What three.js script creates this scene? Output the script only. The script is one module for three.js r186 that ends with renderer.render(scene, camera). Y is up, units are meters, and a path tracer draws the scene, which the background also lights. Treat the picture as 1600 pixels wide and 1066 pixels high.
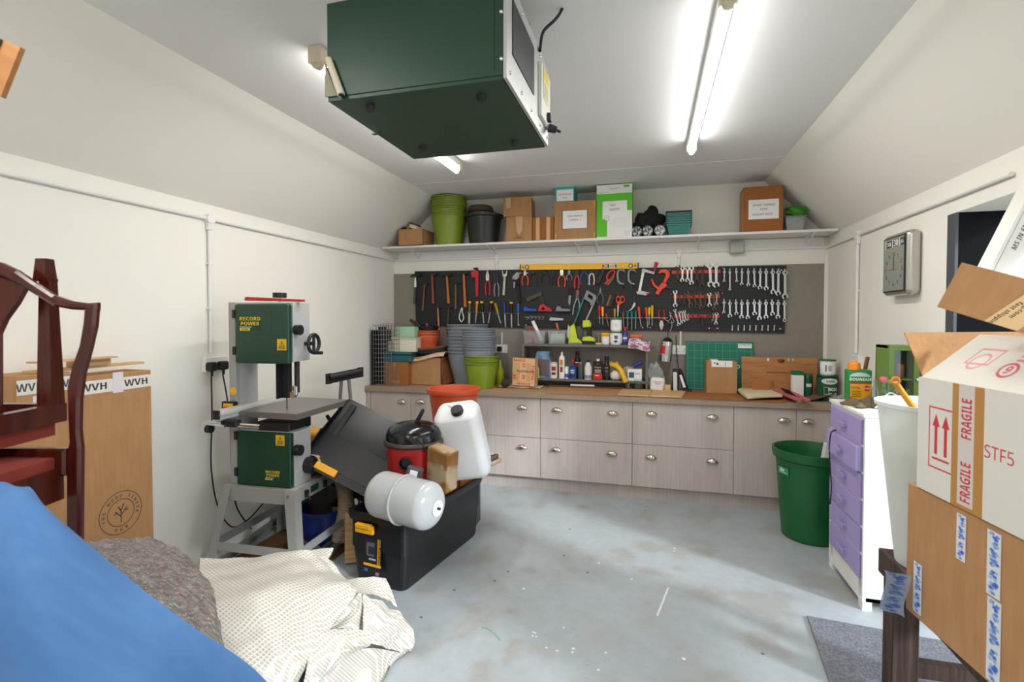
import * as THREE from 'three';
import { RoundedBoxGeometry } from 'three/addons/geometries/RoundedBoxGeometry.js';
import { mergeGeometries, mergeVertices, toCreasedNormals } from 'three/addons/utils/BufferGeometryUtils.js';
import { RectAreaLightUniformsLib } from 'three/addons/lights/RectAreaLightUniformsLib.js';

// ---------- camera, sky, sun, exposure ----------
const scene = new THREE.Scene();
const FOCAL = 792.15, YAW = 0.26564, PITCH = 0.02496, CENTRE_Y = 516.1, EYE = 1.5586;   // fitted to the photograph at 1600 x 1066
const camera = new THREE.PerspectiveCamera(2 * Math.atan(533 / FOCAL) * 180 / Math.PI, 1600 / 1066, 0.05, 60);
camera.position.set(0, EYE, 0);
camera.rotation.order = 'YXZ';
camera.rotation.set(-PITCH, YAW, 0);
camera.setViewOffset(1600, 1066, 0, 533 - CENTRE_Y, 1600, 1066);
camera.focus = 4.3; camera.userData.fStop = 4.5;                   // the nearest things are slightly soft
scene.add(camera);
const renderer = new THREE.WebGLRenderer({ antialias: true });
renderer.toneMapping = THREE.LinearToneMapping;
renderer.toneMappingExposure = 0.93;
renderer.shadowMap.enabled = true;
RectAreaLightUniformsLib.init();
scene.background = new THREE.Color(0.80, 0.90, 1.0);          // even bright sky, seen through the open door in the right wall
scene.backgroundIntensity = 3.0;
const sun = new THREE.DirectionalLight(new THREE.Color(0.88, 0.94, 1.0), 4.2);   // hazy low sun through the doorway
sun.position.set(1.49 + 6.9, 1.0 + 3.45, -1.2 + 4.13);
sun.target.position.set(1.49, 1.0, -1.2);
sun.shadow.radius = 13;
sun.castShadow = true;
Object.assign(sun.shadow.camera, { left: -7, right: 7, top: 5, bottom: -5, near: 0.5, far: 20 });
sun.shadow.mapSize.set(2048, 2048);
scene.add(sun, sun.target);
const TUBE_GLOW = 20, TUBE_LIGHT = 100;                          // strip lights

// ---------- helpers ----------
const ORD = ['first', 'second', 'third', 'fourth', 'fifth', 'sixth', 'seventh', 'eighth', 'ninth', 'tenth', 'eleventh', 'twelfth'];
const V = (x, y, z) => new THREE.Vector3(x, y, z);
let seed = 7;
const rnd = (a = 0, b = 1) => { seed = (seed * 1664525 + 1013904223) >>> 0; return a + (b - a) * seed / 4294967296; };
const cy_ = Math.cos(YAW), sy_ = Math.sin(YAW), cp_ = Math.cos(PITCH), sp_ = Math.sin(PITCH);
const FW = V(-sy_ * cp_, -sp_, -cy_ * cp_), RT = V(cy_, 0, -sy_), UP = V().crossVectors(RT, FW);
const ray = (px, py) => FW.clone().addScaledVector(RT, (px - 800) / FOCAL).addScaledVector(UP, -(py - CENTRE_Y) / FOCAL);
const along = (px, py, t) => ray(px, py).multiplyScalar(t).add(V(0, EYE, 0));          // t = depth along the view axis
const onX = (px, py, x) => along(px, py, x / ray(px, py).x);
const onY = (px, py, y) => along(px, py, (y - EYE) / ray(px, py).y);
const onZ = (px, py, z) => along(px, py, z / ray(px, py).z);
const used = {};
const numbered = (n) => { const k = used[n] = (used[n] ?? -1) + 1; return k ? n + '_' + String(k).padStart(3, '0') : n; };
const allMeshes = [];
function prep(g) { const o = g.index ? g.toNonIndexed() : g; for (const k of Object.keys(o.attributes)) if (!['position', 'normal', 'uv'].includes(k)) o.deleteAttribute(k); if (!o.attributes.uv) o.setAttribute('uv', new THREE.BufferAttribute(new Float32Array(o.attributes.position.count * 2), 2)); return o; }
const merge = (...gs) => { gs = gs.flat(); return gs.length === 1 ? gs[0] : mergeGeometries(gs.map(prep)); };
function T(name, label, category, group) { const o = new THREE.Group(); o.name = numbered(name); o.userData = { label, category }; if (group) o.userData.group = group; scene.add(o); return o; }
function P(parent, name, geo, mat, label) { const m = new THREE.Mesh(Array.isArray(geo) ? merge(geo) : geo, mat); m.name = name; m.castShadow = m.receiveShadow = true; if (label) m.userData.label = label; parent.add(m); return m; }
function S(name, label, category, geo, mat, group) { const m = P(scene, numbered(name), geo, mat, label); m.userData.category = category; if (group) m.userData.group = group; return m; }
function struct(name, geo, mat, label) { const m = P(scene, name, geo, mat); m.userData.kind = 'structure'; m.userData.label = label; m.userData.category = 'building'; return m; }
// uv in metres by the axis each face looks along
function uvm(g, s = 1) {
  g = prep(g); const p = g.attributes.position, n = g.attributes.normal, u = g.attributes.uv;
  for (let i = 0; i < p.count; i++) { const ax = Math.abs(n.getX(i)), ay = Math.abs(n.getY(i)), az = Math.abs(n.getZ(i)), x = p.getX(i), y = p.getY(i), z = p.getZ(i); if (ax >= ay && ax >= az) u.setXY(i, z * s, y * s); else if (ay >= az) u.setXY(i, x * s, z * s); else u.setXY(i, x * s, y * s); }
  return g;
}
const bx = (w, h, d, x = 0, y = 0, z = 0, r = 0, seg = 2) => uvm((r ? new RoundedBoxGeometry(w, h, d, seg, Math.min(r, w / 2.01, h / 2.01, d / 2.01)) : new THREE.BoxGeometry(w, h, d))).translate(x, y, z);
const bb = (x0, x1, y0, y1, z0, z1, r = 0) => uvm(bx(Math.abs(x1 - x0), Math.abs(y1 - y0), Math.abs(z1 - z0), (x0 + x1) / 2, (y0 + y1) / 2, (z0 + z1) / 2, r));
const cyl = (r1, r2, h, x = 0, y = 0, z = 0, seg = 20, open = false) => new THREE.CylinderGeometry(r1, r2, h, seg, 1, open).translate(x, y, z);
function rod(a, b, r, r2 = r, seg = 10) { const d = V().subVectors(b, a), g = new THREE.CylinderGeometry(r2, r, d.length(), seg); return g.applyQuaternion(new THREE.Quaternion().setFromUnitVectors(V(0, 1, 0), d.clone().normalize())).translate((a.x + b.x) / 2, (a.y + b.y) / 2, (a.z + b.z) / 2); }
const tube = (pts, r, n = 40, seg = 8, closed = false) => new THREE.TubeGeometry(new THREE.CatmullRomCurve3(pts, closed), n, r, seg, closed);
const lathe = (prof, x = 0, y = 0, z = 0, seg = 40) => new THREE.LatheGeometry(prof.map(([a, b]) => new THREE.Vector2(Math.max(a, 1e-4), b)), seg).translate(x, y, z);
// vessel: outline with corners doubled so that rims and feet stay crisp
const crisp = (g, a = 0.6) => toCreasedNormals(prep(g), a);
function ext(pts, depth, bev = 0, holes = []) { const s = new THREE.Shape(pts.map((p) => new THREE.Vector2(p[0], p[1]))); for (const h of holes) s.holes.push(new THREE.Path(h.map((p) => new THREE.Vector2(p[0], p[1])))); return uvm(new THREE.ExtrudeGeometry(s, { depth: depth - 2 * bev, bevelEnabled: bev > 0, bevelThickness: bev, bevelSize: bev, bevelOffset: -bev, bevelSegments: 1, curveSegments: 10 }).translate(0, 0, -(depth - 2 * bev) / 2)); }
// a box between measured corner points: o + three edge vectors
function hexa(o, a, b, c) { const g = new THREE.BoxGeometry(1, 1, 1).translate(0.5, 0.5, 0.5); const L = [a.length(), b.length(), c.length()]; const h = uvm(new THREE.BoxGeometry(...L).translate(L[0] / 2, L[1] / 2, L[2] / 2)); if (V().crossVectors(a, b).dot(c) < 0) for (const k of ['position', 'normal', 'uv']) { const t = h.attributes[k], n = t.itemSize; for (let i = 0; i < t.count; i += 3) for (let j = 0; j < n; j++) { const x = t.array[(i + 1) * n + j]; t.array[(i + 1) * n + j] = t.array[(i + 2) * n + j]; t.array[(i + 2) * n + j] = x; } } h.applyMatrix4(new THREE.Matrix4().makeBasis(a.clone().normalize(), b.clone().normalize(), c.clone().normalize()).setPosition(o)); return h; }
function quad(a, b, c, d) { const g = new THREE.BufferGeometry(); g.setAttribute('position', new THREE.Float32BufferAttribute([a, b, c, a, c, d].flatMap((p) => [p.x, p.y, p.z]), 3)); g.setAttribute('uv', new THREE.Float32BufferAttribute([0, 0, 1, 0, 1, 1, 0, 0, 1, 1, 0, 1], 2)); g.computeVertexNormals(); return g; }
// thin slab with the outline a,b,c,d and thickness t along its normal
function slab(a, b, c, d, t) { const n = V().crossVectors(V().subVectors(b, a), V().subVectors(d, a)).normalize().multiplyScalar(t); const q = [a, b, c, d].map((p) => p.clone().add(n)); return merge(quad(q[0], q[1], q[2], q[3]), quad(b, a, d, c), quad(a, b, q[1], q[0]), quad(b, c, q[2], q[1]), quad(c, d, q[3], q[2]), quad(d, a, q[0], q[3])); }

// ---------- procedural textures ----------
const hash = (x, y, s) => { let h = (x * 374761393 + y * 668265263 + s * 2147483647) | 0; h = Math.imul(h ^ (h >>> 13), 1274126177); return ((h ^ (h >>> 16)) >>> 0) / 4294967296; };
function vn(x, y, per, perY, s) { const xi = Math.floor(x), yi = Math.floor(y), fx = x - xi, fy = y - yi, a = fx * fx * (3 - 2 * fx), b = fy * fy * (3 - 2 * fy), w = (i, p) => ((i % p) + p) % p; const h = (i, j) => hash(w(xi + i, per), w(yi + j, perY), s); return (h(0, 0) * (1 - a) + h(1, 0) * a) * (1 - b) + (h(0, 1) * (1 - a) + h(1, 1) * a) * b; }
const fbm = (u, v, fx, fy, s, o = 4) => { let t = 0, a = 0.5, n = 0; for (let i = 0; i < o; i++) { t += a * vn(u * fx, v * fy, fx, fy, s + i); n += a; a /= 2; fx *= 2; fy *= 2; } return t / n; };
function dataTex(w, h, fn, srgb = true, rep = [1, 1]) {
  const d = new Uint8Array(w * h * 4);
  for (let y = 0; y < h; y++) for (let x = 0; x < w; x++) { const c = fn(x / w, y / h, x, y), i = (y * w + x) * 4; if (typeof c === 'number') d[i] = d[i + 1] = d[i + 2] = Math.max(0, Math.min(255, c * 255)); else for (let k = 0; k < 3; k++) d[i + k] = Math.max(0, Math.min(255, c[k])); d[i + 3] = 255; }
  const t = new THREE.DataTexture(d, w, h, THREE.RGBAFormat); t.wrapS = t.wrapT = THREE.RepeatWrapping; t.magFilter = THREE.LinearFilter; t.minFilter = THREE.LinearMipmapLinearFilter; t.generateMipmaps = true; if (srgb) t.colorSpace = THREE.SRGBColorSpace; t.repeat.set(...rep); t.needsUpdate = true; return t;
}
const mixc = (a, b, t) => a.map((v, i) => v + (b[i] - v) * t);
function canvasTex(w, h, draw) { const c = document.createElement('canvas'); c.width = w; c.height = h; const g = c.getContext('2d'); draw(g, w, h); const t = new THREE.CanvasTexture(c); t.colorSpace = THREE.SRGBColorSpace; t.magFilter = THREE.LinearFilter; return t; }
const mat = (color, roughness = 0.6, metalness = 0, o = {}) => new THREE.MeshStandardMaterial({ color, roughness, metalness, ...o });
const phys = (color, o) => new THREE.MeshPhysicalMaterial({ color, ...o });
const bump = dataTex(256, 256, (u, v) => fbm(u, v, 24, 24, 3, 3), false);
const grain = (fn, w = 512, h = 512, rep) => dataTex(w, h, fn, true, rep);
const cardTex = grain((u, v) => { const n = fbm(u, v, 40, 4, 5, 3), m = fbm(u, v, 6, 6, 9, 3); return mixc([164, 119, 76], [186, 142, 97], 0.55 * n + 0.45 * m); }, 256, 256, [2.2, 2.2]);
const oakTex = grain((u, v) => { const g = fbm(u, v, 40, 3, 21, 4), k = fbm(u, v, 6, 3, 33, 4), st = Math.pow(fbm(u, v, 150, 5, 41, 2), 3); return mixc([158, 147, 139], [201, 191, 183], Math.min(1, 0.2 + 0.35 * g + 0.55 * k - 0.3 * st)); }, 512, 512, [1.5, 0.9]);
const woodTex = grain((u, v) => { const g = fbm(u + 0.03 * fbm(u, v, 3, 3, 71, 2), v, 5, 50, 61, 4), k = fbm(u, v, 3, 9, 63, 3); return mixc([146, 92, 46], [204, 146, 88], 0.55 * g + 0.45 * k); }, 512, 512, [1.6, 1.6]);
const paleWoodTex = grain((u, v) => mixc([178, 138, 92], [222, 186, 136], fbm(u, v, 4, 60, 81, 4)), 256, 256, [2, 2]);
const darkWoodTex = grain((u, v) => mixc([40, 26, 20], [98, 78, 66], Math.pow(fbm(u, v, 40, 3, 91, 4), 1.4)), 256, 256, [2.5, 1.2]);
const M = {
  wall: mat('#ece9e0', 0.85, 0, { bumpMap: bump, bumpScale: 0.0006 }), ceil: mat('#e7e6e5', 0.9), white: mat('#e8e7e3', 0.5), whiteGloss: mat('#efeeea', 0.3), cream: mat('#ddd2bb', 0.6),
  card: mat('#ffffff', 0.88, 0, { map: cardTex }), cardDark: mat('#e2bf98', 0.9, 0, { map: cardTex }), oak: mat('#ffffff', 0.55, 0, { map: oakTex }), oakEdge: mat('#b8a99a', 0.6, 0, { map: oakTex }),
  wood: mat('#ffffff', 0.55, 0, { map: woodTex }), paleWood: mat('#ffffff', 0.7, 0, { map: paleWoodTex }), darkWood: mat('#ffffff', 0.8, 0, { map: darkWoodTex }),
  steel: mat('#c2c2c0', 0.28, 0.9), steelDull: mat('#8f8e8b', 0.42, 0.8), chrome: mat('#d8d8d6', 0.14, 1), iron: mat('#3a3734', 0.5, 0.6), rust: mat('#5a4434', 0.65, 0.5), nickel: mat('#bdb8ac', 0.25, 0.95),
  black: mat('#15161a', 0.5), blackGloss: mat('#0f1012', 0.18), blackMatt: mat('#1b1b1c', 0.8), rubber: mat('#26272a', 0.65), grey: mat('#83868a', 0.5), darkGrey: mat('#46474a', 0.6), lightGrey: mat('#bfc1c3', 0.5),
  red: mat('#c01f20', 0.42), orange: mat('#e2471b', 0.45), yellow: mat('#efb310', 0.45), blue: mat('#1d4fae', 0.45), teal: mat('#2c8a8c', 0.5), lime: mat('#c3d422', 0.45), green: mat('#0f6d3a', 0.45), olive: mat('#7c8f1e', 0.38), terra: mat('#c2592f', 0.55),
  paper: mat('#eeeeea', 0.85), tape: mat('#b8834a', 0.35), glass: phys('#f4f8f6', { transmission: 1, roughness: 0.04, thickness: 0, ior: 1.45 }), clear: phys('#eef1f1', { transmission: 0.82, roughness: 0.22, thickness: 0, ior: 1.45 }), frost: phys('#eef2ee', { transmission: 0.45, roughness: 0.75, thickness: 0 }),
};
// print: a thin printed sheet, width w and height h in metres, drawn on a canvas
function printMat(w, h, bg, draw, px = 256, rough = 0.7) { const W = w >= h ? px : Math.round(px * w / h), H = w >= h ? Math.round(px * h / w) : px; return mat('#ffffff', rough, 0, { map: canvasTex(Math.max(8, W), Math.max(8, H), (g) => { g.fillStyle = bg; g.fillRect(0, 0, W, H); draw(g, W, H); }) }); }
const txt = (g, s, x, y, size, color = '#222', font = 'sans-serif', weight = 'bold', align = 'center') => { g.fillStyle = color; g.font = `${weight} ${size}px ${font}`; g.textAlign = align; g.textBaseline = 'middle'; g.fillText(s, x, y); };
// sheet facing +z by default; turned by yaw, then moved
const sheet = (w, h, x, y, z, yaw = 0, t = 0.0008) => { const f = new THREE.PlaneGeometry(w, h).translate(0, 0, t); return f.rotateY(yaw).translate(x, y, z); };
// ---------- the room ----------
const XL = -2.69, XR = 1.49, ZB = -5.0, ZF = 1.3, EAVE = 2.27, CEIL = 2.776, CL = -2.11, CR = 0.98;
const floorTex = dataTex(1024, 1024, (u, v, x, y) => {
  const big = fbm(u, v, 5, 5, 101, 4), fine = fbm(u, v, 90, 90, 103, 3), dirt = Math.pow(fbm(u, v, 17, 17, 107, 5), 6) * 3.0, sp = hash(x, y, 109), cl = fbm(u, v, 30, 30, 111, 2);
  let c = mixc([150, 158, 162], [178, 186, 190], 0.6 * big + 0.4 * fine);
  c = mixc(c, [128, 112, 92], Math.min(0.28, dirt * (0.3 + fine)));
  if (sp > 0.9993 && cl > 0.45) c = [92, 80, 68];
  return c;
}, true, [1 / 3, 1 / 3]);
// paint spatter: small solid white dots as in the photograph
{ const d = floorTex.image.data; const dot = (mx, mz, r, col) => { const cx = ((mx / 3) % 1 + 1) % 1 * 1024, cz = ((-mz / 3) % 1 + 1) % 1 * 1024, R = r / 3 * 1024; for (let j = -4; j <= 4; j++) for (let i = -4; i <= 4; i++) if (i * i + j * j <= R * R) { const k = ((((cz + j) | 0) & 1023) * 1024 + (((cx + i) | 0) & 1023)) * 4; for (let q = 0; q < 3; q++) d[k + q] = col[q]; } };
  for (const [px, py, r] of [[836, 989, 4], [832, 994, 3], [838, 995, 3], [833, 988, 3], [896, 1014, 5], [894, 1019, 4], [854, 1012, 4], [871, 1017, 4], [936, 880, 5], [818, 920, 6], [1054, 857, 4], [987, 905, 5], [1069, 1030, 6], [881, 981, 4], [935, 1047, 4], [1053, 861, 4], [946, 1020, 4]]) { const p = onY(px, py, 0); dot(p.x, p.z, r / 1000 * 1.5, [232, 230, 222]); }
  for (const [px, py] of [[773, 908], [881, 868], [658, 965], [794, 893], [1008, 798], [890, 827], [1192, 1022], [1010, 792], [710, 922], [918, 895]]) { const p = onY(px, py, 0); dot(p.x, p.z, 0.007, [88, 78, 62]); }
  for (let i = 0; i <= 40; i++) { const a = onY(1044, 919, 0), b = onY(1027, 962, 0), p = a.lerp(b, i / 40); dot(p.x, p.z, 0.0045, [226, 228, 226]); const q = onY(753 + 28 * i / 40, 981 + 20 * (i / 40) ** 2, 0); dot(q.x, q.z, 0.003, [96, 150, 132]); }
  floorTex.needsUpdate = true; }
const floorUv = (g) => { const p = g.attributes.position, u = g.attributes.uv; for (let i = 0; i < p.count; i++) u.setXY(i, p.getX(i), -p.getZ(i)); return g; };
struct('floor', floorUv(bb(XL - 0.15, XR + 0.2, -0.1, 0, ZB - 0.15, ZF + 0.15)), mat('#ffffff', 0.42, 0, { map: floorTex }), 'pale grey painted concrete workshop floor with specks of paint');
const gable = [[XL, 0], [XR, 0], [XR, EAVE], [CR, CEIL], [CL, CEIL], [XL, EAVE]];
struct('wall_back', ext(gable, 0.15).translate(0, 0, ZB - 0.075), M.wall, 'white painted back wall above the worktop');
struct('wall_front', ext(gable, 0.15).translate(0, 0, ZF + 0.075), M.wall, 'white painted front wall');
struct('wall_left', bb(XL - 0.15, XL, 0, EAVE + 0.1, ZB, ZF), M.wall, 'white boarded left wall beside the bandsaw');
const DZ0 = -3.146, DZ1 = 0.45, DH = 2.09;
struct('wall_right', merge(bb(XR, XR + 0.16, 0, EAVE + 0.1, ZB, DZ0), bb(XR, XR + 0.34, DH, EAVE + 0.1, DZ0 + 0.001, DZ1), bb(XR, XR + 0.16, 0, EAVE + 0.1, DZ1, ZF)), M.wall, 'white right wall with the open doorway');
const LZ = ZF - ZB, MZ = (ZF + ZB) / 2;
struct('ceiling', bb(CL - 0.05, CR + 0.05, CEIL, CEIL + 0.1, ZB, ZF), M.ceil, 'flat white ceiling with the strip lights');
{ const sl = (pts, n, label) => struct(n, ext(pts, LZ).translate(0, 0, MZ), M.wall, label);
  sl([[XL, EAVE], [CL, CEIL], [CL - 0.08, CEIL + 0.1], [XL - 0.15, EAVE + 0.1]], 'ceiling_slope_left', 'sloping white ceiling above the left wall');
  sl([[XR, EAVE], [XR + 0.15, EAVE + 0.1], [CR + 0.08, CEIL + 0.1], [CR, CEIL]], 'ceiling_slope_right', 'sloping white ceiling above the clock wall');
  // board joints: shallow raised cover strips on the sloping and flat boards
  const j1 = onX(330, 180, -2.4).z;
  struct('trim_1', bb(CL, CR, CEIL - 0.0025, CEIL, -4.28, -4.265), M.ceil, 'thin joint strip across the ceiling boards');
  struct('trim_2', bb(1.463, XR, 0.88, 2.25, -5.0, -4.985), M.white, 'white corner strip beside the grey panel'); }
// doorway: dark frame and the leaf that stands open outside
{ const d = new THREE.Group(); d.name = 'door_1'; d.userData = { kind: 'structure', label: 'dark grey glazed door leaf standing open in the doorway', category: 'door' }; scene.add(d);
  const fr = mat('#3a3d42', 0.35), pn = phys('#0a0b0c', { roughness: 0.08, specularIntensity: 0.18 });
  P(d, 'jamb', bb(XR - 0.004, XR + 0.012, 0, DH - 0.001, DZ0, DZ0 + 0.072, 0.003), mat('#4a4d52', 0.5));
  P(d, 'leaf_frame', merge(bb(XR + 0.0125, XR + 0.20, 0.02, DH, DZ0 + 0.004, DZ0 + 0.068), bb(XR + 0.9, XR + 1.02, 0.02, DH, DZ0 + 0.004, DZ0 + 0.068), bb(XR + 0.2, XR + 0.9, DH - 0.12, DH, DZ0 + 0.004, DZ0 + 0.068), bb(XR + 0.2, XR + 0.9, 0.02, 0.2, DZ0 + 0.004, DZ0 + 0.068)), phys('#111214', { roughness: 0.3, specularIntensity: 0.12 }));
  P(d, 'pane', bb(XR + 0.2, XR + 0.9, 0.2, DH - 0.12, DZ0 + 0.02, DZ0 + 0.045), pn);
   P(d, 'sill', bb(XR, XR + 0.16, 0, 0.015, DZ0 + 0.072, DZ1), M.steelDull); }
struct('ground', bb(XR + 0.2, 9, -0.2, -0.06, -9, 8), mat('#a9a59c', 0.9), 'pale paving outside the doorway');
// strip lights
function stripLight(x, label, dz = 0) {
  const t = T('strip_light', label, 'light', 'fluorescent strip lights on the ceiling'), z0 = -3.76 + dz, z1 = -1.98 + dz, L = z1 - z0, zc = (z0 + z1) / 2;
  P(t, 'batten', bb(x - 0.028, x + 0.028, CEIL - 0.045, CEIL, z0 + 0.02, z1 - 0.02, 0.006), M.white);
  for (const [z, s] of [[z0 + 0.03, 1], [z1 - 0.03, -1]]) { P(t, 'end_cap', [bb(x - 0.033, x + 0.033, CEIL - 0.075, CEIL, z - 0.03, z + 0.03, 0.005), new THREE.CylinderGeometry(0.021, 0.021, 0.03, 20).rotateX(Math.PI / 2).translate(x, CEIL - 0.075, z)], M.cream); }
  P(t, 'glowing_tube', new THREE.CylinderGeometry(0.0165, 0.0165, L - 0.09, 16).rotateX(Math.PI / 2).translate(x, CEIL - 0.082, zc), mat('#ffffff', 0.4, 0, { emissive: new THREE.Color(1, 0.985, 0.95), emissiveIntensity: TUBE_GLOW }));
  const l = new THREE.RectAreaLight(new THREE.Color(1, 0.975, 0.93), TUBE_LIGHT, 0.033, L - 0.09); l.name = 'strip_light_source'; l.position.set(x, CEIL - 0.1005, zc); l.rotation.x = -Math.PI / 2; scene.add(l);
}
stripLight(0.268, 'white fluorescent strip light with a bare tube in full view');
stripLight(-1.456, 'white fluorescent strip light half hidden by the green air filter');
stripLight(0.268, 'white fluorescent strip light over the doorway end of the workshop', 2.9);      // second row behind the camera lights the near walls and boxes
stripLight(-1.456, 'white fluorescent strip light over the stacked dining chairs', 2.9);
// conduit
const pipe = (a, b, r = 0.0115) => rod(a, b, r, r, 8);
{ const yL = onX(200, 305, XL).y, t = T('conduit', 'white plastic conduit running along the top of the left wall', 'conduit');
  const a = onX(0, 274, XL), b = onX(612, 405, XL), j = onX(324, 345, XL), dn = onX(326, 556, XL), xw = XL + 0.014;
  const yy = (a.y + b.y) / 2; 
  P(t, 'pipe', pipe(V(xw, yy, -1.0), V(xw, yy, ZB + 0.02)), M.white); const dropL = T('conduit', 'white conduit drop from the left wall run to the bandsaw socket', 'conduit'); P(dropL, 'pipe', pipe(V(xw, yy - 0.072, j.z), V(xw, dn.y + 0.02, j.z)), M.white);
  P(t, 'junction_tee', [cyl(0.03, 0.03, 0.03, 0, 0, 0, 16).rotateZ(Math.PI / 2).translate(xw + 0.004, yy, j.z), bb(xw - 0.012, xw + 0.014, yy - 0.07, yy, j.z - 0.018, j.z + 0.018, 0.004)], M.white);
  for (const y of [1.9, 1.62]) P(dropL, 'clip', bb(xw - 0.014, xw + 0.014, y - 0.008, y + 0.008, j.z - 0.018, j.z + 0.018), M.white);
  const c = onX(1330, 379, XR), e = onX(1590, 258, XR), yr = (c.y + e.y) / 2, xr = XR - 0.014, vr = onX(1344, 372, XR), vb = onX(1346, 552, XR);
  const t2 = T('conduit', 'white plastic conduit along the top of the right wall above the clock', 'conduit');
  P(t2, 'pipe', pipe(V(xr, yr, ZB + 0.02), V(xr, yr, DZ0 + 0.5)), M.white); const dropR = T('conduit', 'white conduit drop on the right wall beside the clock', 'conduit'); P(dropR, 'pipe', pipe(V(xr, yr - 0.072, vr.z), V(xr, vb.y, vr.z)), M.white);
  P(t2, 'junction_tee', [cyl(0.03, 0.03, 0.03, 0, 0, 0, 16).rotateZ(Math.PI / 2).translate(xr - 0.004, yr, vr.z), bb(xr - 0.014, xr + 0.012, yr - 0.07, yr, vr.z - 0.018, vr.z + 0.018, 0.004)], M.white);
  P(dropR, 'clip', bb(xr - 0.014, xr + 0.014, 1.75, 1.766, vr.z - 0.018, vr.z + 0.018), M.white);
  const zb = ZB + 0.014, h1 = onZ(1000, 394.5, ZB), t3 = T('conduit', 'white plastic conduit along the back wall below the shelf', 'conduit');
  const dr = [onZ(777, 405, ZB), onZ(1061, 400, ZB)];
  P(t3, 'pipe', pipe(V(XL + 0.03, h1.y, zb), V(XR - 0.03, h1.y, zb)), M.white); dr.forEach((q, i) => S('conduit', ['short white conduit drop above the hammers end of the pegboard', 'short white conduit drop above the spanner rails'][i], 'conduit', pipe(V(q.x, h1.y - 0.062, zb), V(q.x, 2.045, zb)), M.white));
  for (const q of dr) P(t3, 'junction_tee', [bb(q.x - 0.03, q.x + 0.03, h1.y - 0.02, h1.y + 0.02, ZB, zb + 0.016, 0.006), bb(q.x - 0.017, q.x + 0.017, h1.y - 0.06, h1.y, ZB, zb + 0.014, 0.004)], M.white);
  const jb = onZ(1150, 388, ZB), box = T('junction_box', 'small grey junction box under the shelf', 'junction box');
  P(box, 'body', bb(jb.x - 0.06, jb.x + 0.06, jb.y - 0.055, jb.y + 0.055, zb + 0.013, zb + 0.06, 0.008), mat('#a9aaa6', 0.6)); P(box, 'lid', bb(jb.x - 0.052, jb.x + 0.052, jb.y - 0.047, jb.y + 0.047, zb + 0.06, zb + 0.066, 0.003), mat('#b2b3ae', 0.6)); }
// grey splash panel
const panelTex = dataTex(256, 256, (u, v) => mixc([137, 129, 119], [147, 139, 128], fbm(u, v, 20, 20, 131, 4)), true, [2, 2]);
S('backing_panel', 'flat grey panel covering the wall behind the pegboard', 'panel', bb(XL + 0.005, 1.462, 0.885, 2.03, ZB + 0.0005, ZB + 0.012), mat('#ffffff', 0.7, 0, { map: panelTex }));

// ---------- kitchen units ----------
const FZ = -4.4156, XA = -0.9386, WT = 0.89;
S('worktop', 'long grey oak laminate worktop along the back wall', 'worktop', uvm(bx(XR - XL - 0.01, 0.05, 0.6, (XL + XR) / 2, WT - 0.025, FZ + 0.025 - 0.3, 0.004)), mat('#d8c8b4', 0.55, 0, { map: oakTex }));
S('plinth', 'recessed grey oak plinth under the base units', 'plinth', bb(XL + 0.05, XR - 0.01, 0, 0.118, FZ - 0.07, FZ - 0.05), M.oak);
function cupHandle(x, y) {   // half-dome cup pull
  const g = new THREE.SphereGeometry(1, 20, 8, 0, Math.PI * 2, 0, Math.PI / 2); const p = g.attributes.position;
  for (let i = 0; i < p.count; i++) { const X = p.getX(i), Y = p.getY(i), Z = p.getZ(i); p.setXYZ(i, X * 0.048, Y * 0.032 * (1 - 0.15 * X * X), Math.max(0, Z) * 0.026); }
  g.computeVertexNormals();
  return merge(prep(g).translate(x, y - 0.012, FZ + 0.003), bx(0.094, 0.005, 0.004, x, y - 0.012, FZ + 0.004, 0.001));
}
function unit(x0, x1, rows, label, handles, doors) {
  const t = T('base_unit', label, 'cabinet'), g = 0.0018, back = ZB + 0.03;
  P(t, 'body', bb(x0 + 0.001, x1 - 0.001, 0.12, 0.839, back, FZ - 0.021), M.oakEdge);
  for (const [y0, y1] of rows) for (const [a, b] of doors) { const f = P(t, doors.length > 1 || rows.length === 1 ? 'door' : 'drawer_front', bb(a + g, b - g, y0 + g, y1 - g, FZ - 0.019, FZ, 0.0015), M.oak); for (const [hx, hy] of handles) { if (hx > a && hx < b && hy > y0 && hy < y1) P(f, 'handle', cupHandle(hx, hy), M.nickel, 'brushed nickel cup handle'); } }
  return t;
}
const H2 = [[0.12, 0.48], [0.48, 0.838]], H1 = [[0.12, 0.838]];
const hp = (px, py) => { const p = onZ(px, py, FZ); return [p.x, p.y]; };
const mid = onZ(642, 640, FZ).x, dd = onZ(1243.6, 700, FZ).x;
S('end_panel', 'narrow grey oak end panel beside the left wall', 'panel', bb(XL + 0.005, XL + 0.05, 0, 0.838, ZB + 0.03, FZ), M.oak);
unit(XL + 0.052, XA - 0.8, H1, 'double-door grey oak base unit behind the bandsaw and vacuum', [hp(628, 627), hp(657, 627)], [[XL + 0.052, mid], [mid, XA - 0.8]]);
unit(XA - 0.8, XA, H2, 'two-drawer grey oak base unit partly hidden by the white jerrycan', [hp(816, 636), hp(816, 698), hp(740, 632)].concat([[XA - 0.62, 0.72], [XA - 0.62, 0.38]]).filter((h, i) => i !== 2), [[XA - 0.8, XA]]);
unit(XA, XA + 0.8, H2, 'two-drawer grey oak base unit right of the jerrycan, four cup handles', [hp(870, 640), hp(957, 645), hp(869, 702), hp(956, 708)], [[XA, XA + 0.8]]);
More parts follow.
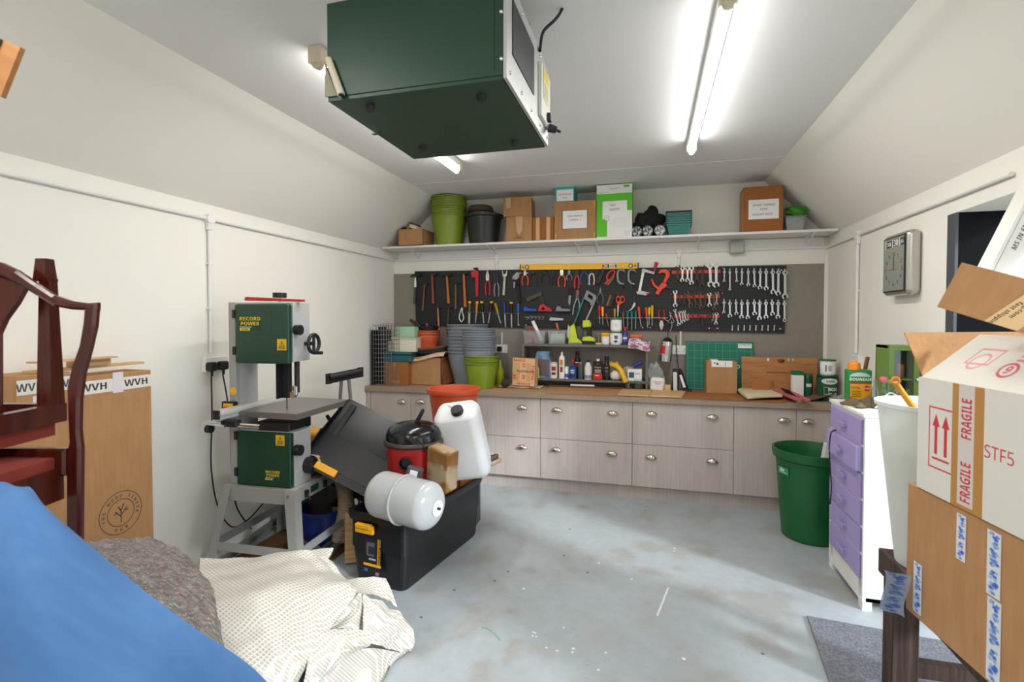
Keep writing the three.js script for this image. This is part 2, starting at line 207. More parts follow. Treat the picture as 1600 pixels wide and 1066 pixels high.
unit(XA + 0.8, XA + 1.6, H2, 'two-drawer grey oak base unit next to the tall door, four cup handles', [hp(1018, 646), hp(1113, 651), hp(1017, 713.6), hp(1113, 720)], [[XA + 0.8, XA + 1.6]]);
unit(XA + 1.6, XR - 0.01, H1, 'double-door grey oak base unit behind the green bin', [hp(1225, 656), hp(1263, 658)], [[XA + 1.6, dd], [dd, XR - 0.01]]);
// ---------- wall shelf ----------
const SH = 2.287, SF = -4.70;
S('wall_shelf', 'long white shelf high on the back wall', 'shelf', bb(XL + 0.025, XR - 0.015, SH - 0.022, SH, ZB + 0.002, SF, 0.003), M.white);
S('shelf_batten', 'white batten fixed to the wall under the shelf', 'batten', bb(XL + 0.06, XR - 0.03, SH - 0.125, SH - 0.03, ZB + 0.0005, ZB + 0.02), M.white);
for (const [px, what] of [[642, 'below the low open box'], [764, 'below the black pot'], [900, 'below the box with the taped card'], [931, 'below the green and white box'], [1093, 'right of the teal trays'], [1270, 'at the end with the clear tubs']]) { const x = onZ(px, 384, -4.78).x, t = T('shelf_bracket', 'white angled shelf bracket ' + what, 'bracket', 'shelf brackets');
  P(t, 'arm', bb(x - 0.011, x + 0.011, SH - 0.030, SH - 0.0225, ZB + 0.021, SF - 0.03), M.white); P(t, 'wall_leg', bb(x - 0.011, x + 0.011, SH - 0.12, SH - 0.03, ZB + 0.0205, ZB + 0.027), M.white); P(t, 'brace', rod(V(x, SH - 0.1, ZB + 0.03), V(x, SH - 0.034, SF - 0.07), 0.006, 0.006, 6), M.white); }
// ---------- pegboard and its tools ----------
const BZ = ZB + 0.034, TZ = BZ + 0.016;
const pegTex = dataTex(128, 128, (u, v) => { const a = (u * 4) % 1 - 0.5, b = (v * 4) % 1 - 0.5; return a * a + b * b < 0.045 ? [7, 7, 7] : mixc([25, 26, 28], [33, 34, 36], hash((u * 128) | 0, (v * 128) | 0, 5)); }, true, [8.6, 8.6]);
{ const q = [[648, 424], [1229, 415], [1226, 521], [650, 508.5]].map(([a, b]) => { const p = onZ(a, b, BZ); return [p.x, p.y]; });
  const t = T('pegboard', 'long black perforated pegboard full of hand tools', 'pegboard');
  P(t, 'board', ext(q.reverse(), 0.006).translate(0, 0, BZ - 0.003), mat('#ffffff', 0.6, 0, { map: pegTex }));
  for (const [px, py] of [[1108, 513], [1121, 513], [1219, 514], [1221, 422], [811, 508], [822, 508], [1004, 512], [1016, 512], [813, 427], [824, 427]]) { const p = onZ(px, py, BZ); P(t, 'screw', cyl(0.007, 0.007, 0.006, 0, 0, 0, 10).rotateX(Math.PI / 2).translate(p.x, p.y, BZ + 0.003), M.lightGrey); }
  for (const px of [660, 800, 940, 1080, 1200]) { const p = onZ(px, 470, BZ); P(t, 'spacer', bx(0.03, 0.45, BZ - 0.006 - ZB - 0.012, p.x, p.y, (BZ - 0.006 + ZB + 0.012) / 2), M.blackMatt); } }
const bp = (px, py, dz = 0) => onZ(px, py, TZ + dz);
const PXM = bp(901, 470).x - bp(900, 470).x;
const fl = (pts, t, dz = 0, bev = 0) => ext(pts.map(([a, b]) => { const p = bp(a, b); return [p.x, p.y]; }), t, bev).translate(0, 0, TZ + dz);
const woodCols = { dark: mat('#5b3a28', 0.55), brown: mat('#7a4a2c', 0.5), red: mat('#8a4426', 0.5), orange: mat('#b9692c', 0.5), pale: mat('#b78a55', 0.6), olive: mat('#7a6244', 0.6) };
const G_HAM = 'hammers on the pegboard';
function hammer(label, hx, hy, hw, hh, ex, ey, m, claw, hr = 0.013) {
  const t = T('hammer', label, 'hammer', G_HAM), c = bp(hx, hy), e = bp(ex, ey), W = hw * PXM, h = hh * PXM;
  const top = V(c.x, c.y + h * 0.4, c.z);
  P(t, 'handle', [rod(e, V(c.x, c.y, c.z), hr, hr * 0.72, 10), rod(e, e.clone().lerp(c, 0.3), hr * 1.1, hr * 0.95, 10)], m);
  const face = [new THREE.CylinderGeometry(h * 0.5, h * 0.5, W * 0.22, 14).rotateZ(Math.PI / 2).translate(c.x + W * 0.39, c.y, c.z), bx(W * 0.5, h * 0.72, h * 0.72, c.x + W * 0.06, c.y, c.z, 0.004)];
  if (claw) for (const s of [-1, 1]) face.push(tube([V(c.x - W * 0.1, c.y + h * 0.1, c.z), V(c.x - W * 0.32, c.y + h * 0.05, c.z + s * 0.007), V(c.x - W * 0.5, c.y - h * 0.55, c.z + s * 0.012)], 0.0055, 10, 6));
  else face.push(ext([[-W * 0.5, -h * 0.08], [-W * 0.15, -h * 0.36], [-W * 0.15, h * 0.36], [-W * 0.5, h * 0.08]], h * 0.7).translate(c.x, c.y, c.z));
  P(t, 'head', face, M.iron); return t;
}
{ const h = hammer('claw hammer with white neck and dark grip at the end of the pegboard', 650, 430, 19, 5, 647.5, 475, M.darkGrey, true, 0.012); const a = bp(649.3, 434), b = bp(648.8, 449); P(h, 'neck', rod(b, a, 0.0125, 0.0115, 10), M.whiteGloss); }
hammer('small hammer with slim brown handle hanging lower beside the claw hammer', 663.5, 444, 11, 4, 660.5, 485.6, woodCols.brown, false, 0.011);
hammer('ball hammer with reddish brown handle', 675, 429, 18, 5, 677, 474, woodCols.red, false, 0.0155);
hammer('claw hammer with long honey wooden handle', 698, 430, 17, 6, 701, 474, woodCols.orange, true, 0.0155);
hammer('small pin hammer with greyish straight handle', 712, 443.5, 14.7, 4, 712, 483, woodCols.olive, false, 0.01);
hammer('heavy hammer with bright orange wooden handle beside the red pipe wrench', 724.5, 427, 17.5, 5.5, 727, 480, woodCols.orange, false, 0.016);
hammer('light tack hammer with pale handle behind the orange pot', 684, 481.5, 14, 3, 686, 516, woodCols.pale, false, 0.0105);
hammer('tack hammer with dark brown handle above the grey pots', 701.3, 481, 11, 3, 699, 521, woodCols.dark, false, 0.0105);
// wrenches and gripping tools
{ const t = T('pipe_wrench', 'red pipe wrench with dark hook jaw', 'wrench'); P(t, 'handle', fl([[742.5, 430], [748, 430], [747.6, 452], [747, 464], [744, 464], [743, 452]], 0.016, 0, 0.003), M.red); P(t, 'housing', fl([[736.5, 426], [743, 422], [748, 424], [748, 433], [741, 434], [737, 433]], 0.026, 0, 0.003), M.red); P(t, 'jaw', fl([[739.6, 421], [741, 418.4], [746, 418.2], [747.6, 421], [747, 427], [743.5, 427], [743.5, 422.4]], 0.016, 0, 0.002), M.iron); const n = bp(739.5, 431); P(t, 'adjusting_nut', cyl(0.013, 0.013, 0.012, n.x, n.y - 0.03, n.z, 14), M.iron); }
const G_PLI = 'pliers on the pegboard';
function pliers(label, x, y0, yp, y1, spread, hm, jm = M.iron, jw = 3, name = 'pliers', hr = 0.0075) {
  const t = T(name, label, name === 'pliers' ? 'pliers' : name.replace('_', ' '), G_PLI), a = bp(x, y0), c = bp(x, yp), W = jw * PXM, sp = spread * PXM / 2, L = c.y - bp(x, y1).y, J = a.y - c.y;
  P(t, 'jaws', [ext([[-W * 0.55, -0.008], [-W * 0.6, J * 0.45], [-W * 0.12, J], [-0.001, J], [-0.001, 0]], 0.014).translate(c.x, c.y, c.z), ext([[W * 0.55, -0.008], [0.001, 0], [0.001, J], [W * 0.12, J], [W * 0.6, J * 0.45]], 0.014).translate(c.x, c.y, c.z), cyl(W * 0.42, W * 0.42, 0.018, 0, 0, 0, 12).rotateX(Math.PI / 2).translate(c.x, c.y, c.z)], jm);
  for (const s of [-1, 1]) P(t, 'handle', tube([V(c.x + s * W * 0.2, c.y - 0.004, c.z), V(c.x + s * sp * 0.85, c.y - L * 0.3, c.z), V(c.x + s * sp, c.y - L * 0.65, c.z), V(c.x + s * sp * 0.8, c.y - L, c.z)], hr, 14, 8), hm);
  return t;
}
pliers('water pump pliers with red handles and chrome head', 762, 423, 437, 461.5, 7.5, M.red, M.chrome, 5);
pliers('dark slip joint pliers with long plain handles', 776, 430, 441, 463.6, 8, M.steelDull, M.iron, 6);
{ const t = T('adjustable_wrench', 'silver adjustable wrench hanging beside dark pliers', 'wrench'), a = bp(788, 426), e = bp(786.8, 460); P(t, 'handle', fl([[787, 431], [790.5, 431], [789.4, 452], [789, 461.5], [784.6, 461.5], [785.6, 452]], 0.01, 0, 0.002), M.nickel); P(t, 'jaw', fl([[784, 423], [786, 423.5], [786.5, 428], [790, 428], [791.4, 422.4], [793, 424], [792.6, 431], [789, 434.4], [785.6, 432]], 0.014, 0, 0.002), M.nickel); }
{ const t = T('stillson_wrench', 'big black pipe wrench with grey jaw next to orange pliers', 'wrench'); P(t, 'handle', fl([[806, 440], [810.5, 432], [812, 450], [815, 472], [811, 473.5], [808, 452]], 0.016, 0, 0.003), M.blackMatt); P(t, 'jaw', fl([[800, 436], [801.5, 431], [808, 425], [812, 427], [811.5, 434], [806, 438]], 0.022, 0, 0.003), M.steelDull); P(t, 'hook', fl([[802, 441], [805, 440.5], [805, 449], [802.6, 450.5]], 0.012), M.steelDull); }
pliers('orange handled combination pliers under the level', 820.5, 422, 429, 446, 10, M.orange, M.chrome, 4);
pliers('black pincers with thin curved legs', 833, 422, 426, 448, 12, M.iron, M.iron, 5, 'pliers', 0.005);
pliers('thin black circlip pliers', 852, 423, 427, 443, 12, M.iron, M.iron, 3, 'pliers', 0.0045);
pliers('slim black long nose pliers', 865.5, 423, 430, 446, 6, M.black, M.iron, 2.4, 'pliers', 0.0045);
pliers('large orange handled pliers in the middle of the board', 877.8, 419, 429, 448.6, 11, M.orange, M.chrome, 4.6);
pliers('grey steel long nose pliers', 889.5, 420.5, 428, 438, 8, M.steelDull, M.steelDull, 3, 'pliers', 0.0055);
pliers('red handled crimping pliers reaching over the level', 901.3, 414, 430, 451, 7, M.red, M.iron, 5, 'pliers', 0.01);
pliers('blue handled pliers hanging under the level', 913.4, 418, 425, 445.5, 12.5, M.blue, M.iron, 4);
pliers('cream handled pliers hanging under the level', 924.5, 418, 426, 445.5, 8, M.cream, M.iron, 3.4);
S('staple_gun', 'black hand stapler hanging at a slant', 'stapler', fl([[930.5, 441], [941, 420], [946, 421], [938, 443], [934, 445]], 0.03, 0.008, 0.004), M.black);
{ const t = T('strap_wrench', 'red loop strap wrench with brown handle', 'wrench'), p = [[948, 434], [952, 426], [958, 422.5], [960.5, 425], [956, 434], [951, 438]].map(([a, b]) => bp(a, b)); P(t, 'loop', tube(p, 0.008, 30, 8, true), mat('#dd2b3c', 0.45)); P(t, 'grip', fl([[944.5, 443], [950, 436.5], [952.5, 438.5], [947, 445]], 0.018, 0, 0.003), mat('#dd2b3c', 0.45)); P(t, 'handle', fl([[947.5, 445.5], [957, 430], [961, 432], [951, 446.5]], 0.016, -0.006, 0.003), woodCols.olive); }
const G_CLA = 'clamps on the pegboard';
for (const [x0, label] of [[963, 'grey cast G clamp beside the red strap wrench'], [980, 'grey cast G clamp beside the white F clamp']]) { const t = T('g_clamp', label, 'clamp', G_CLA); const o = x0 - 963; P(t, 'frame', fl([[978, 427], [973, 423.5], [968, 423], [966.5, 428], [967, 437], [970, 441.5], [975, 442.5], [975, 445], [968.5, 444.5], [964, 440], [963, 430], [964.5, 422.5], [969, 420.5], [975, 421]].map(([a, b]) => [a + o, b]), 0.016, 0, 0.003), M.grey); const a = bp(974 + o, 449), b = bp(974 + o, 440); P(t, 'screw', [rod(a, b, 0.0045), rod(V(a.x - 0.016, a.y, a.z), V(a.x + 0.016, a.y, a.z), 0.003)], M.iron); }
{ const t = T('f_clamp', 'white F clamp with red screw handle', 'clamp', G_CLA); P(t, 'bar', fl([[1003.5, 423], [1007.5, 423], [1001, 456], [997, 456]], 0.01), M.whiteGloss); P(t, 'fixed_jaw', fl([[1002.5, 421], [1006, 420], [1022.5, 425.5], [1022, 429], [1010, 426], [1003, 426]], 0.02, 0, 0.003), M.lightGrey); P(t, 'sliding_jaw', fl([[994, 456], [1002, 454.5], [1016, 457.5], [1010, 462], [996, 460]], 0.02, 0, 0.003), M.lightGrey); P(t, 'pad', fl([[1008, 458.4], [1016, 457.4], [1012, 461]], 0.022), M.red); const a = bp(1022.4, 424.5), b = bp(1026, 410); P(t, 'screw_handle', [rod(a, b, 0.015, 0.017, 10)], mat('#a0161f', 0.4)); P(t, 'spindle', rod(bp(1021.4, 428), a, 0.006), M.steel); }
{ const t = T('quick_clamp', 'bright orange quick grip clamp with black trigger', 'clamp', G_CLA); P(t, 'upper_jaw', fl([[1028, 426], [1032, 421.5], [1040, 420.6], [1046, 424], [1046.5, 431], [1040, 443], [1035.5, 441], [1040, 431], [1039, 427], [1034, 426.5], [1031, 428.5]], 0.026, 0, 0.004), M.orange); P(t, 'body', fl([[1018, 437], [1021, 439], [1024, 445], [1029, 448.5], [1035, 441], [1040, 443], [1043, 445.5], [1040, 449], [1034, 453], [1029, 461.5], [1023.5, 459], [1027, 452.5], [1021, 447.5], [1018.6, 443]], 0.028, 0, 0.004), M.orange); P(t, 'pad', fl([[1016, 437], [1018.6, 435.2], [1021, 438.4], [1018.6, 440]], 0.03), M.red); P(t, 'trigger', fl([[1040, 445.6], [1050, 449.5], [1048, 452], [1038.5, 449]], 0.016), M.black); }
// second row
{ const t = T('try_square', 'old brown carpenter square with wooden stock', 'square'); P(t, 'stock', fl([[821, 466], [846.5, 455.5], [848, 461], [824, 472]], 0.018, 0, 0.002), mat('#4c4234', 0.6)); P(t, 'blade', fl([[842, 462], [847, 460.5], [851.6, 474.5], [845, 475]], 0.006), M.iron); }
S('block_plane', 'blue plastic hand tool body on the peg hooks', 'tool', fl([[819, 486.5], [819.5, 479.5], [823, 479], [826, 482], [839, 483], [840, 487]], 0.04, 0.012, 0.003), M.blue);
{ const t = T('hand_saw_handle', 'red plastic saw grip beside the blue tool', 'saw'); P(t, 'grip', ext([[841, 486.5], [844, 476], [850, 475.2], [854, 479], [861, 482], [864, 486.8]].map(([a, b]) => { const p = bp(a, b); return [p.x, p.y]; }), 0.024, 0.003, [[[845.4, 484.5], [847.5, 479.6], [851, 480.6], [853.5, 484.5]].map(([a, b]) => { const p = bp(a, b); return [p.x, p.y]; })]).translate(0, 0, TZ + 0.01), M.red); }
S('plastic_plane', 'grey plastic hand tool body beside the red saw grip', 'tool', fl([[869, 486.5], [870.5, 479], [875, 478.4], [878, 482.5], [890, 483], [892, 486.8]], 0.04, 0.012, 0.003), M.grey);
{ const t = T('tin_snips', 'dark tin snips hanging closed under grey pliers', 'snips'); P(t, 'blades', fl([[889, 462], [892.5, 462], [891.6, 474], [890, 477.5], [888, 473]], 0.012), M.steelDull); for (const s of [-1, 1]) P(t, 'handle', tube([bp(890.5 + s, 462), bp(890.5 + s * 3, 456), bp(890.5 + s * 3, 449)], 0.006, 8, 6), M.iron); }
{ const t = T('aviation_snips', 'snips with rusty head and pale blue legs', 'snips'); P(t, 'head', fl([[899.5, 466], [900, 454], [903, 452], [905.4, 455], [904.5, 464], [903, 467]], 0.014, 0, 0.002), mat('#7a5c48', 0.6)); P(t, 'leg', tube([bp(901.5, 466), bp(897.5, 476), bp(894.8, 491.5)], 0.0065, 10, 6), mat('#9ab4b8', 0.5)); P(t, 'leg', tube([bp(903, 466), bp(905.4, 476), bp(904.6, 487)], 0.0065, 10, 6), mat('#9ab4b8', 0.5)); }
{ const t = T('hacksaw', 'hacksaw with grey loop handle and teal blade', 'saw'); const q = (a) => a.map(([x, y]) => { const p = bp(x, y, 0.02); return [p.x, p.y]; }); P(t, 'handle', ext(q([[912, 466], [917, 453], [931, 461.5], [932.5, 466], [927, 480], [923.5, 478.5], [922, 473.5], [914, 468]]), 0.022, 0.003, [q([[917.2, 464], [919.6, 458.6], [927, 463], [926.4, 469.5], [924, 469]])]).translate(0, 0, TZ + 0.02), M.grey); P(t, 'blade', rod(bp(896, 508.7, 0.02), bp(912.4, 466, 0.02), 0.007), M.teal); P(t, 'frame', rod(bp(916, 500, 0.02), bp(926, 478, 0.02), 0.0075), M.lightGrey); }
pliers('thin steel dividers with straight legs', 938, 449, 457, 474, 9, M.steelDull, M.steelDull, 2, 'dividers', 0.004);
{ const t = T('folding_tool', 'black and tan folding tool in its pouch', 'tool'); P(t, 'body', fl([[950, 479], [956, 462], [961, 463], [957, 478], [954, 481]], 0.026, 0.004, 0.003), M.black); P(t, 'edge', fl([[947, 477], [953.5, 460], [956, 462], [950, 479]], 0.02, 0.004, 0.002), mat('#8a5d38', 0.6)); }
{ const t = T('scissors', 'orange handled scissors hanging points down', 'scissors'); for (const [a, r, tl] of [[966, 0.02, 0], [972.5, 0.02, 0]]) P(t, 'finger_loop', new THREE.TorusGeometry(0.021, 0.0065, 8, 20).scale(0.85, 1.35, 1).translate(bp(a, 468).x, bp(a, 468).y, TZ + 0.006), M.orange); P(t, 'shank', fl([[964, 472], [974, 472], [968.5, 477], [966, 479]], 0.016, 0.006, 0.002), M.orange); P(t, 'blades', fl([[964.6, 476], [967.6, 476], [966, 494], [964.8, 494.7]], 0.007, 0.006), M.steel); }
S('hook_bracket', 'curved silver bracket above the screwdriver rack', 'bracket', fl([[981, 487], [987, 481.5], [990.5, 472.6], [993, 473.5], [992.5, 478], [987, 484]], 0.012), M.steel);
{ const t = T('hook_rack', 'small wire rack of empty tool hooks', 'rack'); P(t, 'bar', rod(bp(820, 496), bp(851, 495), 0.003, 0.003, 6), M.steel); for (let i = 0; i < 5; i++) { const x = 823.5 + i * 5.8; P(t, 'hook', tube([bp(x, 493), bp(x + 2, 495, 0.02), bp(x + 2, 498.5, 0.024), bp(x - 1, 499.5, 0.012)], 0.003, 10, 5), M.steel); } }
S('sharpening_stone', 'short pale grey bar resting on peg hooks', 'bar', fl([[858, 500.5], [860, 496], [863, 496.2], [880, 497.5], [881, 501], [862, 501.5]], 0.02, 0, 0.003), M.lightGrey);
S('cord_loop', 'looped white cord hanging beside the chisels', 'cord', tube([bp(722, 481), bp(719, 489), bp(717.5, 496), bp(721, 503), bp(724.5, 497), bp(722.5, 489)], 0.0055, 40, 6, true), M.whiteGloss);
S('grip_handle', 'dark curved tool handle poking up behind the orange pot', 'tool', tube([bp(641, 500, 0.06), bp(646, 504, 0.06), bp(656, 514, 0.06)], 0.016, 12, 8), mat('#3a2a20', 0.4));
// chisels and screwdrivers
function chisel(label, x, y0, ym, y1, x1, hm, cap, blade = 1.6) { const t = T('chisel', label, 'chisel', 'chisels on the pegboard'), a = bp(x, y0), b = bp(x + (x1 - x) * 0.45, ym), c = bp(x1, y1); P(t, 'handle', [rod(b, a, 0.0125, 0.015, 10), new THREE.SphereGeometry(0.0145, 10, 6).translate(a.x, a.y, a.z)], hm); if (cap) P(t, 'cap', cyl(0.0175, 0.0175, 0.018, a.x, a.y + 0.004, a.z, 12), cap); P(t, 'ferrule', cyl(0.012, 0.009, 0.014, b.x, b.y - 0.004, b.z, 10), M.steel); const d = V().subVectors(c, b), w = blade * PXM; P(t, 'blade', new THREE.BoxGeometry(w, d.length(), 0.005).rotateZ(Math.atan2(d.y, d.x) - Math.PI / 2).translate((b.x + c.x) / 2, (b.y + c.y) / 2, b.z), M.steel); P(t, 'clip', [rod(V(b.x - 0.024, b.y, BZ), V(b.x - 0.022, b.y, b.z + 0.012), 0.003, 0.003, 6), rod(V(b.x + 0.024, b.y, BZ), V(b.x + 0.022, b.y, b.z + 0.012), 0.003, 0.003, 6)], M.steel); }
const yb = mat('#6a5a14', 0.4);
chisel('wide chisel with yellow capped dark handle next to the white cord', 734, 473, 488, 506, 733, yb, M.yellow, 3.4);
chisel('narrow chisel with amber handle', 745.5, 473, 488, 505, 743, mat('#c48a18', 0.35), M.yellow, 1.6);
chisel('chisel with black handle and yellow cap', 752.7, 473, 488, 505, 756, M.black, M.yellow, 1.8);
chisel('slanting chisel with yellow capped black handle', 768, 473, 488, 505, 763, M.black, M.yellow, 1.8);
chisel('gouge with turned amber wooden handle', 774, 475, 490, 505.5, 782.5, mat('#a9802e', 0.5), null, 2);
chisel('chisel with dark blue handle', 787.8, 474, 490, 512, 790, mat('#1b2a86', 0.35), null, 2.2);
chisel('long chisel with black and yellow handle', 798.8, 474, 490, 512.5, 799.5, M.black, M.yellow, 2.2);
chisel('slim blue handled screwdriver chisel at the end of the row', 809.8, 476, 490, 509, 809.6, mat('#1e5cb0', 0.35), null, 1.1);
function driver(label, x, y0, ym, y1, x1, m) { const t = T('screwdriver', label, 'screwdriver', 'screwdrivers in the wire racks'), a = bp(x, y0, 0.012), b = bp(x + (x1 - x) * 0.4, ym, 0.012), c = bp(x1, y1, 0.012); P(t, 'handle', [rod(b, a, 0.0105, 0.013, 10), new THREE.SphereGeometry(0.0125, 10, 6).translate(a.x, a.y, a.z)], m); P(t, 'shaft', rod(c, b, 0.0042, 0.0042, 6), M.steel); }
for (const [a, b, label] of [[933, 1004, 'wire screwdriver rack behind the white tubs'], [1007, 1043, 'short wire screwdriver rack beside the spanners']]) { const t = T('tool_rack', label, 'rack'); P(t, 'rail', [rod(bp(a, 497, 0.026), bp(b, 497, 0.026), 0.003, 0.003, 6), rod(bp(a, 497, -0.004), bp(b, 497, -0.004), 0.003, 0.003, 6)], M.steel); for (let x = a + 1; x < b; x += 6.9) P(t, 'divider', rod(bp(x, 497, -0.012), bp(x, 497.2, 0.028), 0.0025, 0.0025, 6), M.steel); }
driver('red handled screwdriver at the end of the long rack', 936.5, 479, 494, 506, 937, M.red);
driver('yellow insulated screwdriver in the long rack', 941.5, 481, 494, 508, 942, M.yellow);
driver('short red screwdriver tilted beside the white tubs', 947, 491, 500, 510, 951, mat('#b0241f', 0.4));
driver('yellow and black screwdriver behind the white tub', 960.5, 484, 495, 510, 960.5, mat('#b59a12', 0.4));
driver('screwdriver with turned brown wooden handle', 974, 489, 499, 514, 974, woodCols.brown);
driver('teal handled screwdriver beside the wooden one', 980.5, 488, 498.5, 514, 980.5, mat('#2d6f80', 0.4));
driver('long teal handled screwdriver between two others', 987, 488, 498.5, 516, 987, mat('#2d6f80', 0.4));
driver('teal handled screwdriver next to the orange one', 993.3, 488, 498.5, 514, 993, mat('#2d6f80', 0.4));
driver('orange handled screwdriver at the rack end', 998, 481, 497, 511, 1002, M.orange);
driver('red and yellow handled screwdriver in the short rack', 1009.5, 482, 496, 512, 1012, mat('#d2521e', 0.4));
driver('yellow handled screwdriver in the short rack', 1014.5, 482, 492, 508, 1014, M.yellow);
driver('yellow screwdriver with black cap in the short rack', 1019, 479, 496, 509, 1019, mat('#d9b31a', 0.4));
pliers('red handled grips hanging upside down in the short rack', 1033.5, 516, 503, 484, 8, M.red, M.steel, 5);
S('wire_tangle', 'tangle of bare steel wire hanging from the short rack', 'wire', tube([bp(1046, 487, 0.02), bp(1049, 497, 0.03), bp(1043, 501, 0.02), bp(1037, 497, 0.03), bp(1048, 505, 0.03), bp(1053, 503, 0.03), bp(1047, 492, 0.04), bp(1050, 508, 0.05), bp(1047, 518, 0.05)], 0.0035, 60, 5), M.steel);
// spirit level
{ const a = onZ(812, 417, BZ + 0.03), b = onZ(998, 416, BZ + 0.03), y = (a.y + b.y) / 2, h = 0.056, t = T('spirit_level', 'long yellow spirit level along the top of the pegboard', 'level'), zc = BZ + 0.014, k = Math.atan2(b.y - a.y, b.x - a.x);
  const pl = (g) => g.rotateZ(k * 0.6).translate((a.x + b.x) / 2, y, zc), L = b.x - a.x;
  P(t, 'body', pl(bx(L - 0.02, h, 0.024, 0, 0, 0, 0.003)), mat('#efb50c', 0.4));
  for (const s of [-1, 1]) { P(t, 'end_cap', pl(bx(0.014, h + 0.003, 0.027, s * (L / 2 - 0.006), 0, 0, 0.003)), M.darkGrey); const v = P(t, 'vial', pl(new THREE.TorusGeometry(0.017, 0.005, 8, 18).translate(s * (L / 2 - 0.075), 0, 0.012)), M.darkGrey); P(v, 'vial_glass', pl(cyl(0.0145, 0.0145, 0.004, 0, 0, 0, 16).rotateX(Math.PI / 2).translate(s * (L / 2 - 0.075), 0, 0.0135)), mat('#c9cf9a', 0.2)); P(t, 'hang_hole', pl(cyl(0.008, 0.008, 0.003, 0, 0, 0, 12).rotateX(Math.PI / 2).translate(s * (L / 2 - 0.033), 0, 0.0125)), M.black); }
  P(t, 'print', pl(sheet(0.14, 0.036, 0.31, 0, 0.0128)), printMat(0.14, 0.036, '#e8e4da', (g, W, H) => { g.fillStyle = '#1c1c1c'; g.fillRect(W * 0.18, 2, W * 0.28, H - 4); g.fillStyle = '#c8372c'; g.fillRect(0, 2, W * 0.14, H - 4); txt(g, 'N', W * 0.28, H / 2, H * 0.8, '#fff'); for (let i = 0; i < 4; i++) { g.fillStyle = '#333'; g.fillRect(W * 0.52, H * (0.15 + i * 0.2), W * 0.3, H * 0.08); } g.fillStyle = '#222'; g.fillRect(W * 0.86, 2, W * 0.1, H - 4); }, 128)); }
// spanners
const arcC = (R, r, gap, dir, t) => { const pts = [], n = 12, a0 = dir + gap / 2, a1 = dir + Math.PI * 2 - gap / 2; for (let i = 0; i <= n; i++) { const a = a0 + (a1 - a0) * i / n; pts.push([Math.cos(a) * R, Math.sin(a) * R]); } for (let i = 6; i >= 0; i--) { const a = a0 + (a1 - a0) * i / 6; pts.push([Math.cos(a) * r, Math.sin(a) * r]); } return ext(pts, t); };
function ringG(R, r, t) { const n = 14, o = [], h = []; for (let i = 0; i < n; i++) { const a = i / n * Math.PI * 2; o.push([Math.cos(a) * R, Math.sin(a) * R]); h.push([Math.cos(a) * r, Math.sin(a) * r]); } return ext(o, t, 0, [h]); }
function spannerGeo(x0, y0, x1, y1, w, kind, dz) {   // from the top end to the bottom end, w = jaw width in px
  const a = bp(x0, y0, dz), b = bp(x1, y1, dz), d = V().subVectors(b, a), L = d.length(), R = w * PXM / 2, th = 0.0055 + R * 0.12, g = [];
  const top = -R * 0.9, bot = -L + R * 0.9;
  g.push(bx(R * 0.78, L - R * 3.2, th * 0.8, 0, -L / 2, 0));
  if (kind === 'ring') g.push(ringG(R * 0.82, R * 0.5, th).translate(0, top, 0)); else g.push(arcC(R, R * 0.52, 1.15, Math.PI / 2 + 0.26, th).translate(0, top, 0));
  if (kind === 'rings') { g.pop(); g.push(ringG(R * 0.8, R * 0.45, th).translate(0, top, 0), ringG(R * 0.8, R * 0.45, th).translate(0, bot, 0)); } else g.push(arcC(R, R * 0.52, 1.15, -Math.PI / 2 + 0.26, th).translate(0, bot, 0));
  return merge(g).rotateZ(Math.atan2(d.y, d.x) + Math.PI / 2).translate(a.x, a.y, a.z);
}
const z7 = (X, Y) => [1020 + X / 5.714, 390 + Y / 5.714];
const rust2 = mat('#6b5240', 0.6, 0.45), stl = M.steel, brn = mat('#4e3d30', 0.6, 0.5);
for (const [x0, x1, y, label] of [[170, 605, 203, 'red magnetic rail of large open spanners, uppermost on the board'], [180, 600, 422, 'red magnetic rail of mixed spanners, middle one on the board'], [190, 600, 595, 'red magnetic rail of small spanners, lowest on the board']]) { const [a, b] = z7(x0, y), [c] = z7(x1, y), p = bp(a, b), q = bp(c, b), t = T('spanner_rail', label, 'rail'); P(t, 'rail', bb(p.x, q.x, p.y - 0.016, p.y + 0.016, BZ + 0.0005, BZ + 0.012, 0.002), mat('#c72c1e', 0.4)); for (const x of [p.x - 0.02, q.x + 0.02]) P(t, 'end_hook', rod(V(x, p.y + 0.03, BZ), V(x, p.y + 0.025, BZ + 0.02), 0.004, 0.004, 6), M.steel); }
const railSp = [
  [[225, 140, 222, 300, 7.5, brn], [267, 155, 262, 290, 6, stl], [310, 155, 310, 290, 6, stl], [347, 152, 345, 315, 6.5, stl], [397, 145, 388, 305, 7.5, brn], [447, 140, 436, 340, 8, brn], [508, 118, 518, 335, 9, stl], [566, 110, 566, 340, 9, stl]],
  [[200, 362, 200, 515, 6.5, stl], [238, 378, 236, 490, 5.5, brn], [276, 372, 280, 500, 5.5, brn], [297, 375, 342, 515, 7, rust2], [350, 372, 402, 525, 7.5, brn], [415, 378, 432, 530, 5.5, rust2], [468, 390, 467, 520, 5, brn], [503, 385, 507, 512, 6, stl], [541, 380, 550, 548, 6, rust2], [574, 378, 566, 500, 5, M.steelDull]],
  [[192, 530, 233, 682, 4.6, stl], [233, 550, 256, 668, 4.2, stl], [262, 545, 273, 655, 4.2, stl], [280, 543, 297, 642, 4.2, stl], [308, 568, 318, 637, 3.6, M.steelDull], [358, 570, 352, 660, 4, brn], [408, 570, 404, 645, 4, brn], [440, 588, 440, 682, 4.4, brn], [492, 570, 488, 678, 4.4, brn], [522, 568, 517, 668, 4, brn], [545, 565, 536, 645, 3.6, M.steelDull], [570, 562, 562, 672, 5, stl]]];
const railName = ['upper red rail', 'middle red rail', 'lowest red rail'];
